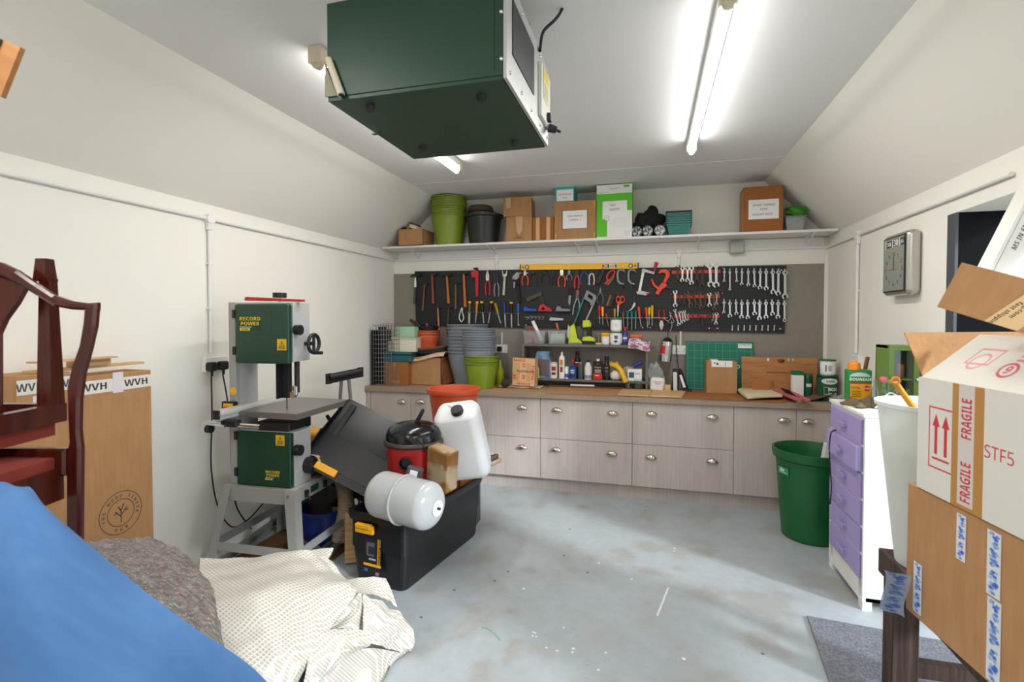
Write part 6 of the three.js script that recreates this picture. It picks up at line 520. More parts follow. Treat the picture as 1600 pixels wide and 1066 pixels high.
  // flat brown box leaning on the flaps
  const A = along(1502.6, 410, 1.385), B = along(1464.4, 479, 1.42), C = along(1568.6, 511, 1.335); const e2 = V().subVectors(A, B), e1 = V().subVectors(C, B); e1.normalize(); e2.addScaledVector(e1, -e2.dot(e1)); const Hh = e2.length(); e2.normalize(); const e3 = V().crossVectors(e1, e2); const Ln = 0.36, t3 = T('flat_carton', 'brown carton with printed paper tape tilted on the open flaps', 'box'); const o3 = B.clone().addScaledVector(e3, -0.1); P(t3, 'carton', hexa(o3, e1.clone().multiplyScalar(Ln), e2.clone().multiplyScalar(Hh), e3.clone().multiplyScalar(0.1)), M.card); const face = (a, b, c, d) => [[a, b], [c, b], [c, d], [a, d]].map(([u, v]) => B.clone().addScaledVector(e1, u * Ln).addScaledVector(e2, v * Hh).addScaledVector(e3, 0.0012)); const q = (a0, a1) => quad(B.clone().addScaledVector(e1, a0 * Ln).addScaledVector(e3, 0.0012), B.clone().addScaledVector(e1, (a0 + 0.19) * Ln).addScaledVector(e3, 0.0012), B.clone().addScaledVector(e1, (a1 + 0.19) * Ln).addScaledVector(e2, Hh).addScaledVector(e3, 0.0012), B.clone().addScaledVector(e1, a1 * Ln).addScaledVector(e2, Hh).addScaledVector(e3, 0.0012)); P(t3, 'printed_tape', q(0.29, 0.46), printMat(0.07, 0.15, '#d9b684', (c, w, h) => { for (const [s, x, y] of [['fast shipping', 0.2, 0.75], ['.shipping.com', 0.45, 0.45], ['fast shipping', 0.75, 0.3]]) { c.save(); c.translate(w * x, h * y); c.rotate(Math.PI / 2); txt(c, s, 0, 0, h * 0.1, '#2c2620', 'sans-serif', 'italic bold'); c.restore(); } }, 256));
  const m0 = along(1549, 425, 1.55), m1 = along(1602, 322, 1.55), md = V().subVectors(m1, m0).normalize(), mr = RT.clone().addScaledVector(md, -RT.dot(md)).normalize(), mn = V().crossVectors(mr, md); const t4 = T('white_mailer', 'white padded parcel with dark lettering standing behind the flat brown carton', 'parcel'), mo = m0.clone().addScaledVector(md, -0.02).addScaledVector(mn, -0.06); P(t4, 'parcel', hexa(mo, mr.clone().multiplyScalar(0.3), md.clone().multiplyScalar(0.4), mn.clone().multiplyScalar(0.05)), mat('#d8d5cd', 0.4)); const m2 = mo.clone().addScaledVector(mn, 0.0515).addScaledVector(mr, 0.012).addScaledVector(md, 0.02); P(t4, 'print', quad(m2, m2.clone().addScaledVector(mr, 0.05), m2.clone().addScaledVector(mr, 0.05).addScaledVector(md, 0.34), m2.clone().addScaledVector(md, 0.34)), printMat(0.05, 0.34, '#d8d5cd', (c, w, h) => { c.save(); c.translate(w * 0.5, h * 0.5); c.rotate(-Math.PI / 2); txt(c, 'MS IN ENTREES', 0, 0, w * 0.4, '#3a3632', 'sans-serif', 'bold'); c.restore(); }, 256)); }
// ---------- clock on the right wall ----------
{ const a = onX(1384, 372, XR - 0.06), b = onX(1422, 460, XR - 0.06), y1 = onX(1403, 364, XR - 0.06).y, y0 = onX(1403, 462, XR - 0.06).y, z0 = a.z, z1 = b.z, t = T('wall_clock', 'rounded silver flip calendar clock on the right wall', 'clock'), W = Math.abs(z1 - z0), H = y1 - y0, zc = (z0 + z1) / 2, yc = (y0 + y1) / 2; P(t, 'case', bx(0.075, H, W, XR - 0.0385, yc, zc, 0.032, 5), mat('#b9b7b0', 0.22, 0.75)); P(t, 'bezel', bx(0.01, H * 0.88, W * 0.86, XR - 0.0755, yc, zc, 0.004), M.black); P(t, 'dial', new THREE.PlaneGeometry(W * 0.82, H * 0.84).rotateY(-Math.PI / 2).translate(XR - 0.0818, yc, zc), printMat(W * 0.82, H * 0.84, '#8d8d84', (g, w, h) => { g.fillStyle = '#e9e9e6'; for (const x of [0.1, 0.44, 0.76]) g.fillRect(w * x, h * 0.03, w * 0.035, h * 0.15); g.fillStyle = '#26262a'; g.fillRect(w * 0.15, h * 0.04, w * 0.28, h * 0.13); g.fillRect(w * 0.49, h * 0.04, w * 0.26, h * 0.13); g.fillRect(w * 0.81, h * 0.04, w * 0.19, h * 0.13); txt(g, 'TUE', w * 0.29, h * 0.105, w * 0.12, '#fff'); txt(g, '30', w * 0.62, h * 0.105, w * 0.19, '#fff'); txt(g, 'JUL', w * 0.905, h * 0.105, w * 0.1, '#fff'); const cx = w * 0.52, cyy = h * 0.6, R = w * 0.4; for (let i = 1; i <= 12; i++) { const an = i / 12 * Math.PI * 2; txt(g, String(i), cx + Math.sin(an) * R, cyy - Math.cos(an) * R * 0.85, w * 0.12, '#1c1c1a'); } g.strokeStyle = '#1a1a1a'; g.lineWidth = w * 0.035; g.beginPath(); g.moveTo(cx, cyy); g.lineTo(cx, cyy - R * 0.72); g.stroke(); g.beginPath(); g.moveTo(cx, cyy + w * 0.03); g.lineTo(cx - w * 0.0, cyy - R * 0.45); g.stroke(); g.strokeStyle = '#a02a22'; g.lineWidth = w * 0.012; g.beginPath(); g.moveTo(cx - R * 0.6, cyy); g.lineTo(cx + R * 0.4, cyy); g.stroke(); }, 256, 0.3)); }
// ---------- air filter hung from the ceiling ----------
{ const hb = 2.28, a = onY(507, 155, hb), b = onY(792, 127, hb), c = onY(857, 235, hb), d = onY(640, 245, hb), x0 = (a.x + d.x) / 2, x1 = (b.x + c.x) / 2, zf = (a.z + b.z) / 2, zk = (c.z + d.z) / 2, y1 = onZ(507, 6, zf).y, t = T('air_filter', 'dark green metal air filter unit hanging below the ceiling', 'air filter'), gm = mat('#193c2a', 0.4, 0.1, { bumpMap: bump, bumpScale: 0.0004 }), ge = mat('#b9bdba', 0.35, 0.5), H = y1 - hb;
  P(t, 'housing', [bb(x0, x1 - 0.006, hb + 0.012, y1, zk, zf, 0.003), bb(x0 + 0.002, x1 - 0.008, hb, hb + 0.011, zk + 0.002, zf - 0.002)], gm); const e = P(t, 'end_plate', bb(x1 - 0.006, x1 + 0.006, hb + 0.002, y1, zk, zf, 0.002), ge); P(e, 'grille', bb(x1 + 0.006, x1 + 0.009, hb + 0.10, y1 - 0.05, zf - 0.36, zf - 0.06), mat('#5f625c', 0.4, 0.6, { map: pegTex })); const w = P(t, 'control_panel', bb(x1 + 0.006, x1 + 0.02, hb + 0.06, y1 - 0.06, zk + 0.03, zk + 0.20, 0.002), mat('#cfd0c8', 0.4)); P(w, 'label', new THREE.PlaneGeometry(0.1, 0.12).rotateY(Math.PI / 2).translate(x1 + 0.0215, hb + 0.2, zk + 0.12), printMat(0.1, 0.12, '#d8d2a0', (g, W, Hh) => { g.fillStyle = '#c9bb4c'; g.fillRect(0, 0, W, Hh * 0.4); g.fillStyle = '#555'; for (let i = 0; i < 5; i++) g.fillRect(W * 0.1, Hh * (0.5 + i * 0.09), W * 0.8, Hh * 0.03); }, 64)); P(w, 'switch', bb(x1 + 0.02, x1 + 0.035, hb + 0.075, hb + 0.105, zk + 0.07, zk + 0.1), M.black); P(t, 'plug_inlet', [rod(V(x1 + 0.018, hb + 0.06, zk + 0.06), V(x1 + 0.05, hb + 0.05, zk + 0.05), 0.018, 0.014, 12), rod(V(x1 + 0.05, hb + 0.05, zk + 0.05), V(x1 + 0.065, hb + 0.045, zk + 0.04), 0.006, 0.006, 8)], M.black);
  for (const [px, py] of [[578, 167], [752, 151], [660, 230], [803, 222]]) { const p = onY(px, py, hb); P(t, 'rubber_foot', cyl(0.016, 0.013, 0.014, p.x, hb - 0.007, p.z, 16), M.black); } { const p = onY(592, 206, hb); P(t, 'catch', bx(0.035, 0.008, 0.02, x0 + 0.012, hb - 0.004, p.z), M.chrome); }
  const sc = []; for (let i = 0; i < 5; i++) for (const y of [hb + 0.03, y1 - 0.03]) sc.push(new THREE.SphereGeometry(0.006, 8, 6).translate(x1 + 0.007, y, zf - 0.03 - i * (zf - zk - 0.06) / 4)); for (const y of [hb + 0.06, hb + 0.2]) sc.push(new THREE.SphereGeometry(0.007, 8, 6).translate(x1 - 0.012, y, zf)); P(t, 'screws', sc, M.chrome);
  P(t, 'front_seam', bb(x1 - 0.035, x1 - 0.033, hb + 0.03, y1, zf, zf + 0.001), M.blackMatt);
  const p0 = onZ(513, 92, zf + 0.012), p1 = onZ(533, 148, zf + 0.012); P(t, 'filter_tube', rod(p1, p0, 0.013, 0.011, 14), mat('#d9cfb8', 0.5), 'cream tube held across the corner'); P(t, 'tube_mouth', cyl(0.009, 0.009, 0.003, 0, 0, 0, 12).translate(p1.x + 0.001, p1.y - 0.002, p1.z), M.black); const q0 = onZ(509, 100, zf), q1 = onZ(509, 152, zf), q2 = onZ(528, 150, zf); P(t, 'filter_edge', ext([[q0.x, q0.y], [q1.x, q1.y], [q2.x, q2.y]], 0.006).translate(0, 0, zf + 0.002), mat('#9c9a88', 0.8));
  for (const x of [x0 + 0.06, x1 - 0.06]) for (const z of [zf - 0.06, zk + 0.06]) P(t, 'chain', rod(V(x, y1, z), V(x, CEIL, z), 0.003, 0.003, 6), M.steel);
  S('power_cable', 'black cable hanging from the ceiling to the air filter', 'cable', tube([V(x1 + 0.012, y1 - 0.02, zk + 0.2), onZ(850, 48, zk + 0.15), onZ(868, 30, zk + 0.15), onZ(879, 12, zk + 0.12), onZ(883, -8, zk + 0.12), V(onZ(884, -12, zk + 0.12).x, CEIL, zk + 0.12)], 0.006, 40, 8), M.black); }
// ---------- picture at the edge of the sloping ceiling ----------
{ const p = along(40, 78, 1.15), q = along(0, 62, 1.15), s = along(2, 127, 1.15), t = T('hanging_board', 'corner of a framed brown board hung near the sloping ceiling', 'board'); const ex = V().subVectors(q, p).normalize(), ey = V().subVectors(s, p).normalize(); const n = V().crossVectors(ex, ey).normalize(); const ey2 = V().crossVectors(n, ex); if (n.dot(V().subVectors(V(0, EYE, 0), p)) < 0) n.negate(); P(t, 'board', hexa(p, ex.clone().multiplyScalar(0.3), ey2.clone().multiplyScalar(0.12), n.clone().multiplyScalar(0.012)), M.wood); const o = p.clone().addScaledVector(ex, 0.042).addScaledVector(n, 0.0125); P(t, 'dark_panel', hexa(o, ex.clone().multiplyScalar(0.25), ey2.clone().multiplyScalar(0.119), n.clone().multiplyScalar(0.003)), mat('#2c332b', 0.4)); P(t, 'hook', rod(p.clone().addScaledVector(ex, 0.2), V(p.x - 0.22, p.y + 0.4, p.z), 0.004, 0.004, 6), M.steel); }
// ---------- bandsaw by the left wall ----------
const SAW = V(-2.244, 0, -2.755);
{ const t = T('bandsaw', 'green and grey bandsaw on a splayed metal stand', 'bandsaw'); t.position.set(SAW.x, 0, SAW.z); t.rotation.y = 0.05;
  const gy = mat('#9c9d99', 0.45), gl = mat('#b3b5b4', 0.4), gr = mat('#15402f', 0.3), st = mat('#9a9b97', 0.5), HS = 0.55, TT = 0.97, F = 0.25, D = 0.06;
  const yl = '#e3c41c', warn = printMat(0.05, 0.052, '#e0b012', (g, W, H) => { g.strokeStyle = '#1d1d14'; g.lineWidth = W * 0.05; g.beginPath(); g.moveTo(W * 0.5, H * 0.2); g.lineTo(W * 0.76, H * 0.64); g.lineTo(W * 0.24, H * 0.64); g.closePath(); g.stroke(); txt(g, '!', W * 0.5, H * 0.49, H * 0.3, '#1d1d14'); g.fillStyle = '#4a3c10'; g.fillRect(W * 0.15, H * 0.72, W * 0.7, H * 0.06); g.fillRect(W * 0.15, H * 0.83, W * 0.7, H * 0.06); }, 64), logo = (w, h) => printMat(w, h, '#173e2e', (g, W, H) => { g.save(); g.scale(1.25, 1); txt(g, 'RECORD', W * 0.4, H * 0.2, H * 0.34, yl); txt(g, 'POWER', W * 0.4, H * 0.52, H * 0.34, yl); g.restore(); txt(g, 'PRECISION SAW', W * 0.3, H * 0.76, H * 0.12, '#d8dcd8'); g.fillStyle = yl; g.fillRect(W * 0.02, H * 0.83, W * 0.48, H * 0.17); txt(g, 'BS300E', W * 0.26, H * 0.92, H * 0.14, '#2a3a18'); }, 192);
  // stand
  P(t, 'stand_top', [bb(-0.24, 0.24, HS - 0.006, HS, -0.285, 0.285), bb(-0.24, 0.24, HS - 0.085, HS - 0.006, 0.279, 0.285), bb(-0.24, 0.24, HS - 0.085, HS - 0.006, -0.285, -0.279), bb(0.234, 0.24, HS - 0.085, HS - 0.006, -0.285, 0.285), bb(-0.24, -0.234, HS - 0.085, HS - 0.006, -0.285, 0.285)], st);
  for (const sx of [-1, 1]) for (const sz of [-1, 1]) { const a = V(sx * 0.242, HS - 0.004, sz * 0.287), b = V(sx * 0.32, 0, sz * 0.35), w = 0.062, k = 0.004; P(t, 'leg', [slab(V(a.x, a.y, a.z), V(a.x - sx * w, a.y, a.z), V(b.x - sx * w * 0.8, b.y, b.z), b, k * sz * sx), slab(a, V(a.x, a.y, a.z - sz * w), V(b.x, b.y, b.z - sz * w * 0.8), b, -k * sx * sz)], st); P(t, 'foot_pad', bb(b.x - sx * 0.045 - 0.03, b.x - sx * 0.045 + 0.03, 0, 0.006, b.z - sz * 0.02 - 0.03, b.z - sz * 0.02 + 0.03), st); for (const dy of [0.03, 0.07]) P(t, 'bolt', cyl(0.008, 0.008, 0.008, 0, 0, 0, 8).rotateX(Math.PI / 2).translate(a.x - sx * 0.035 + sx * dy * 0.1, HS - dy, a.z + sz * 0.006), M.steel); }
  for (const s of [-1, 1]) { P(t, 'stretcher', bb(-0.285, 0.285, 0.175, 0.225, s * 0.325 - 0.003, s * 0.325 + 0.003), st); P(t, 'stretcher', bb(s * 0.292 - 0.003, s * 0.292 + 0.003, 0.175, 0.225, -0.31, 0.31), st); }
  P(t, 'rating_plate', bb(0.2405, 0.2415, HS - 0.065, HS - 0.025, 0.04, 0.12), mat('#22402f', 0.4)); for (const z of [0.17, -0.02]) P(t, 'clasp', [bb(0.241, 0.256, HS - 0.07, HS - 0.03, z - 0.012, z + 0.012), rod(V(0.25, HS - 0.05, z), V(0.29, HS - 0.075, z + 0.03), 0.005)], M.iron);
  // lower and upper wheel cases, column
  const X0 = -0.215, XD = -0.165, X1 = 0.205;
  P(t, 'lower_case', bb(X0, X1, HS, TT - 0.09, D, F - 0.03, 0.004), gl); P(t, 'upper_case', bb(X0, X1, 1.295, 1.65, D, F - 0.03, 0.004), gl); P(t, 'column', bb(X0, XD - 0.004, TT - 0.1, 1.30, D, F - 0.03, 0.004), gl); P(t, 'column_face', bb(X0, XD - 0.002, HS, 1.65, F - 0.03, F, 0.003), gy);
  const lo = P(t, 'lower_door', bb(XD, X1 - 0.004, HS + 0.005, TT - 0.095, F - 0.029, F + 0.006, 0.008), gr), up = P(t, 'upper_door', bb(XD, X1 - 0.004, 1.285, 1.64, F - 0.029, F + 0.012, 0.014), gr); P(up, 'raised_panel', bb(XD + 0.03, 0.085, 1.46, 1.60, F + 0.011, F + 0.0145, 0.002), gr);
  P(up, 'logo', sheet(0.145, 0.088, -0.053, 1.525, F + 0.0148), logo(0.145, 0.088)); P(lo, 'logo', sheet(0.105, 0.06, 0.082, HS + 0.075, F + 0.0066), logo(0.105, 0.06)); P(up, 'warning_label', sheet(0.062, 0.066, 0.158, 1.40, F + 0.0126), warn); P(lo, 'warning_label', sheet(0.06, 0.062, 0.135, TT - 0.135, F + 0.0066), warn); for (const y of [1.58, 1.36]) P(up, 'hinge', bb(XD - 0.012, XD + 0.006, y - 0.025, y + 0.025, F, F + 0.015), M.iron); for (const y of [HS + 0.08, HS + 0.3]) P(lo, 'hinge', bb(XD - 0.012, XD + 0.006, y - 0.025, y + 0.025, F, F + 0.013), M.iron);
  const knob = (x, y, z, r, l) => new THREE.CylinderGeometry(r, r, l, 20).rotateZ(Math.PI / 2).translate(x, y, z); P(t, 'door_knob', knob(X1 + 0.018, 1.485, F - 0.05, 0.03, 0.036), M.black); P(t, 'door_knob', knob(X1 + 0.018, HS + 0.22, F - 0.04, 0.032, 0.036), M.black);
  P(t, 'hand_wheel', [new THREE.TorusGeometry(0.055, 0.011, 10, 28).rotateY(Math.PI / 2).translate(X1 + 0.06, 1.40, 0.11), rod(V(X1, 1.40, 0.11), V(X1 + 0.065, 1.40, 0.11), 0.012), rod(V(X1 + 0.06, 1.455, 0.11), V(X1 + 0.06, 1.345, 0.11), 0.009), rod(V(X1 + 0.06, 1.345, 0.11), V(X1 + 0.125, 1.345, 0.125), 0.012, 0.01)], M.black);
  P(t, 'tension_knob', cyl(0.04, 0.04, 0.03, 0.04, 1.695, 0.12, 20), M.black); P(t, 'tension_spindle', cyl(0.008, 0.008, 0.05, 0.04, 1.667, 0.12, 10), M.steel); P(t, 'push_stick', ext([[-0.2, 0.0], [-0.19, 0.018], [0.0, 0.012], [0.2, 0.006], [0.2, -0.008], [0.0, -0.006], [-0.19, -0.006]], 0.03, 0.002).rotateZ(-0.02).translate(0.04, 1.664, 0.17), M.red, 'red push stick lying on the case');
  P(t, 'blade_guard', [bb(0.075, 0.135, 1.07, 1.30, 0.14, 0.17, 0.003), bb(0.075, 0.082, 1.07, 1.30, 0.17, 0.21)], M.black); P(t, 'guide_post', rod(V(0.155, 1.10, 0.12), V(0.155, 1.30, 0.12), 0.016), M.iron); P(t, 'blade_guide', [cyl(0.02, 0.02, 0.03, 0, 0, 0, 16).rotateX(Math.PI / 2).translate(0.15, 1.09, 0.15), cyl(0.014, 0.014, 0.05, 0.165, 1.115, 0.15, 12), bx(0.05, 0.03, 0.03, 0.14, 1.13, 0.14, 0.004)], M.chrome); P(t, 'blade', bb(0.108, 0.1095, TT - 0.05, 1.08, 0.15, 0.162), M.steelDull);
  // table from its measured corners
  const inv = (px, py, y) => onY(px, py, y).sub(SAW).applyAxisAngle(V(0, 1, 0), -0.05); const a = inv(373, 651, TT), b = inv(463, 657, TT), c = inv(545, 632.5, TT), d = a.clone().add(c).sub(b); a.y = b.y = c.y = d.y = TT; const tb = mat('#7d7a74', 0.35, 0.5), mid = (p, q, k) => p.clone().lerp(q, k); const table = P(t, 'table', slab(a, b, c, d, 0.03).translate(0, -0.03, 0), tb); table.geometry = prep(slab(d, c, b, a, -0.035)); P(table, 'mitre_slot', slab(mid(a, b, 0.82).setY(TT + 0.0008), mid(a, b, 0.86).setY(TT + 0.0008), mid(d, c, 0.86).setY(TT + 0.0008), mid(d, c, 0.82).setY(TT + 0.0008), 0.0006), M.blackMatt); P(table, 'blade_insert', cyl(0.035, 0.035, 0.002, 0.11, TT + 0.001, 0.155, 24), mat('#8a867c', 0.5, 0.4)); P(t, 'table_bracket', [bb(-0.05, 0.17, TT - 0.1, TT - 0.036, 0.0, 0.22, 0.01)], M.iron); P(t, 'table_lock', rod(V(c.x - 0.1, TT - 0.06, c.z + 0.1), V(c.x - 0.05, TT - 0.11, c.z + 0.12), 0.012, 0.014), M.black);
  const al = mat('#d2d3d1', 0.35, 0.3), f0 = inv(339, 650, TT + 0.03), f1 = inv(441, 626, TT + 0.03); f0.y = f1.y = TT + 0.035; P(t, 'fence', [rod(f0, f1, 0.03, 0.03, 4), rod(f0.clone().setY(TT + 0.012), f1.clone().setY(TT + 0.012), 0.022, 0.022, 4)], al); P(t, 'fence_end', bx(0.04, 0.05, 0.01, f0.x, f0.y, f0.z + 0.003), M.iron); const r0 = inv(320, 660, TT - 0.03), r1 = inv(407, 667, TT - 0.03); r0.y = r1.y = TT - 0.03; P(t, 'fence_rail', [rod(r0, r1, 0.014), rod(V(r0.x, TT - 0.03, r0.z + 0.03), V(r0.x + 0.2, TT - 0.03, r1.z + 0.03), 0.008)], M.chrome); P(t, 'fence_carriage', bx(0.1, 0.04, 0.05, (r0.x + r1.x) / 2, TT - 0.02, r1.z - 0.01, 0.006), M.black); P(t, 'fence_knob', knob(r0.x + 0.06, TT - 0.06, r0.z + 0.03, 0.024, 0.03), M.black);
  P(t, 'switch_box', bb(X0 - 0.03, X0 + 0.06, TT - 0.005, TT + 0.085, F, F + 0.03, 0.004), M.black); P(t, 'switch_face', bb(X0 - 0.015, X0 + 0.05, TT + 0.005, TT + 0.075, F + 0.03, F + 0.034), M.yellow); P(t, 'stop_button', cyl(0.014, 0.014, 0.012, 0, 0, 0, 14).rotateX(Math.PI / 2).translate(X0 + 0.01, TT + 0.045, F + 0.04), M.red); P(t, 'start_button', bx(0.018, 0.018, 0.008, X0 + 0.034, TT + 0.03, F + 0.037), M.green); P(t, 'round_badge', cyl(0.022, 0.022, 0.002, 0, 0, 0, 20).rotateX(Math.PI / 2).translate(X0 + 0.028, 1.115, F + 0.001), M.yellow);
  P(t, 'dust_port', new THREE.CylinderGeometry(0.05, 0.05, 0.06, 20).rotateZ(Math.PI / 2).translate(X1 + 0.02, HS + 0.1, 0.1), M.black); }
{ // socket with two plugs and cords on the left wall
  const s = onX(337, 569, XL + 0.03), t = T('socket', 'white double socket on the left wall beside the bandsaw', 'socket'); P(t, 'back_box', bb(XL + 0.001, XL + 0.04, s.y - 0.045, s.y + 0.045, s.z - 0.08, s.z + 0.08, 0.004), M.whiteGloss); const pl = [onX(328, 573, XL + 0.05), onX(346, 571, XL + 0.05)]; pl.forEach((p, i) => { const q = T('plug', ['black plug in the bandsaw socket with a long lead down the wall', 'black plug in the bandsaw socket next to the saw column'][i], 'plug'); P(q, 'body', bb(XL + 0.0405, XL + 0.085, p.y - 0.028, p.y + 0.028, p.z - 0.03, p.z + 0.03, 0.012), M.black); P(q, 'grommet', rod(V(XL + 0.065, p.y - 0.026, p.z), V(XL + 0.065, p.y - 0.06, p.z), 0.009, 0.007), M.black); const x = XL + 0.06, pts = i ? [V(x, p.y - 0.06, p.z), V(x, 1.1, p.z - 0.02), V(x, 0.9, p.z - 0.05), V(x, 0.55, p.z - 0.06), V(x, 0.3, p.z - 0.1), V(x + 0.02, 0.12, p.z - 0.2)] : [V(x, p.y - 0.06, p.z), V(x - 0.01, 0.95, p.z - 0.01), V(x - 0.01, 0.6, p.z), V(x - 0.01, 0.32, p.z - 0.06), V(x, 0.18, p.z - 0.16), V(x + 0.02, 0.2, p.z - 0.28), V(x + 0.1, 0.36, p.z - 0.42)]; P(q, 'lead', tube(pts, 0.0045, 50, 6), M.black); }); }
{ // roller stand
  const p = onZ(538, 588, -3.55), c = onX(540, 588, -2.3), t = T('roller_stand', 'black roller work support on steel legs behind the bandsaw', 'roller stand'), y = 1.175, a = V(-2.45, y, -3.62), b = V(-2.13, y + 0.015, -3.86); const A = along(514, 590, 3.95), B = along(563, 580, 4.15); P(t, 'roller', rod(A, B, 0.028, 0.028, 16), M.black); P(t, 'roller_frame', [rod(A.clone().setY(A.y - 0.035), B.clone().setY(B.y - 0.035), 0.018, 0.018, 4), bx(0.02, 0.08, 0.06, A.x, A.y - 0.01, A.z), bx(0.02, 0.08, 0.06, B.x, B.y - 0.01, B.z)], M.blackMatt); for (const k of [0.38, 0.62]) { const q = A.clone().lerp(B, k); P(t, 'leg', rod(V(q.x, q.y - 0.05, q.z), V(q.x + (k - 0.5) * 0.8, 0, q.z), 0.014, 0.014, 10), M.steelDull); } P(t, 'foot_bar', rod(V(A.x - 0.05, 0.013, A.z), V(B.x + 0.05, 0.013, B.z), 0.013), M.steelDull); }
// ---------- behind and below the bandsaw ----------
{ const hose = mat('#b09a84', 0.6); const rib = (pts, r, n, name, label) => { const c = new THREE.CatmullRomCurve3(pts), L = c.getLength(), gs = []; const g = new THREE.TubeGeometry(c, n * 4, r, 14), p = g.attributes.position, nn = g.attributes.normal; for (let i = 0; i <= n * 4; i++) for (let j = 0; j <= 14; j++) { const k = i * 15 + j, s = (i % 4 < 2 ? 0.006 : -0.002); p.setXYZ(k, p.getX(k) + nn.getX(k) * s, p.getY(k) + nn.getY(k) * s, p.getZ(k) + nn.getZ(k) * s); } g.computeVertexNormals(); return S(name, label, 'hose', g, hose); };
  const h0 = V(0.22, 0.65, 0.08).applyAxisAngle(V(0, 1, 0), 0.05).add(SAW), h1 = along(512, 718, 3.3), h2 = along(534, 745, 3.42), h3 = along(541, 790, 3.42), h4 = along(530, 835, 3.42); rib([h0, h1, h2, h3, h4.setY(0.06)], 0.05, 46, 'dust_hose', 'ribbed beige dust hose curving from the saw down to the floor'); const s = along(520, 700, 3.6); S('dust_bin_lid', 'yellow plastic case behind the bandsaw', 'case', bx(0.28, 0.12, 0.2, along(495, 692, 3.7).x + 0.02, 0.68, along(495, 692, 3.7).z, 0.03), mat('#d99a14', 0.5)); S('storage_crate', 'dark storage crate under the yellow case behind the bandsaw', 'crate', bx(0.34, 0.619, 0.3, along(495, 692, 3.7).x + 0.02, 0.31, along(495, 692, 3.7).z, 0.01), mat('#3d3b38', 0.7));
  const b = onY(487, 825, 0); S('blue_bucket', 'dark blue plastic bucket under the saw stand', 'bucket', crisp(lathe([[0, 0], [0.13, 0], [0.155, 0.22], [0.165, 0.225], [0.165, 0.24], [0.15, 0.24], [0.125, 0.008], [0, 0.008]], -2.16, 0.022, -3.0, 32), 0.5), mat('#0e2b74', 0.4));
  S('floor_board', 'dusty brown board lying under the saw stand', 'board', bb(-2.56, -1.95, 0.0005, 0.02, -3.2, -2.5), mat('#7a6246', 0.85, 0, { map: paleWoodTex })); const t = T('folding_stand', 'folded grey metal stand lying under the bandsaw', 'stand'), gm = mat('#85837c', 0.5, 0.2); const fr = (a, b) => bx(V().subVectors(b, a).length(), 0.035, 0.03, 0, 0, 0).rotateY(-Math.atan2(b.z - a.z, b.x - a.x)).translate((a.x + b.x) / 2, (a.y + b.y) / 2, (a.z + b.z) / 2); const y = 0.045, f = (px, py) => onY(px, py, y); const K = [[[345, 880], [430, 815]], [[430, 815], [470, 822]], [[470, 822], [530, 838]], [[530, 838], [480, 882]], [[545, 833], [490, 890]], [[475, 845], [500, 862]]]; for (const [p, q] of K) P(t, 'bar', fr(f(...p).setY(0.045), f(...q).setY(0.045)), gm);
  S('wood_scrap', 'pale wood scrap behind the black trunk', 'offcut', bx(0.1, 0.3, 0.03, 0, 0.15, 0).rotateX(-0.2).rotateY(0.5).translate(along(551, 790, 3.2).x, 0.01, along(551, 790, 3.2).z), M.paleWood); }
// ---------- black storage trunks ----------
const trunkMat = mat('#101114', 0.4);
function trunkGeo(w, l, h, fl = 0.03) { const N = 10, loop = (W, L, y, r) => { const o = []; for (const [sx, sz, a0] of [[1, 1, 0], [-1, 1, 1], [-1, -1, 2], [1, -1, 3]]) for (let i = 0; i <= N; i++) { const a = (a0 + i / N) * Math.PI / 2; o.push(V(sx * (W / 2 - r) + Math.cos(a) * r, y, sz * (L / 2 - r) + Math.sin(a) * r)); } return o; }; const R = 0.05, rows = [loop(w - 2 * fl - 0.02, l - 2 * fl - 0.02, 0, R), loop(w - 2 * fl, l - 2 * fl, 0.02, R), loop(w - fl * 1.05, l - fl * 1.05, h * 0.5, R), loop(w - fl * 1.05 + 0.012, l - fl * 1.05 + 0.012, h * 0.51, R), loop(w - 0.02, l - 0.02, h - 0.05, R), loop(w, l, h - 0.045, R), loop(w + 0.012, l + 0.012, h - 0.02, R), loop(w + 0.012, l + 0.012, h, R), loop(w - 0.028, l - 0.028, h, R), loop(w - 0.034, l - 0.034, h - 0.05, R), loop(w - 2 * fl - 0.012, l - 2 * fl - 0.012, 0.012, R)]; const gs = [], n = rows[0].length; for (let k = 0; k + 1 < rows.length; k++) for (let i = 0; i < n; i++) { const j = (i + 1) % n; gs.push(quad(rows[k][j], rows[k][i], rows[k + 1][i], rows[k + 1][j])); } const cap = (r, up) => { for (let i = 1; i + 1 < n; i += 1) gs.push(up ? quad(r[0], r[i + 1], r[i], r[0]) : quad(r[0], r[i], r[i + 1], r[0])); }; cap(rows[0], false); cap(rows.at(-1), true); const g = mergeGeometries(gs.map((q) => { q.deleteAttribute('normal'); q.deleteAttribute('uv'); return q; })); const m = mergeVertices(g, 1e-5); m.computeVertexNormals(); return crisp(m, 0.5); }
const ribs = (w, l, h, n, dz) => { const gs = []; for (const s of [-1, 1]) for (let i = 0; i < n; i++) gs.push(bx(0.012, h * 0.8, 0.05, s * (w / 2 - 0.016), h * 0.46, (i - (n - 1) / 2) * dz, 0.004)); return gs; };
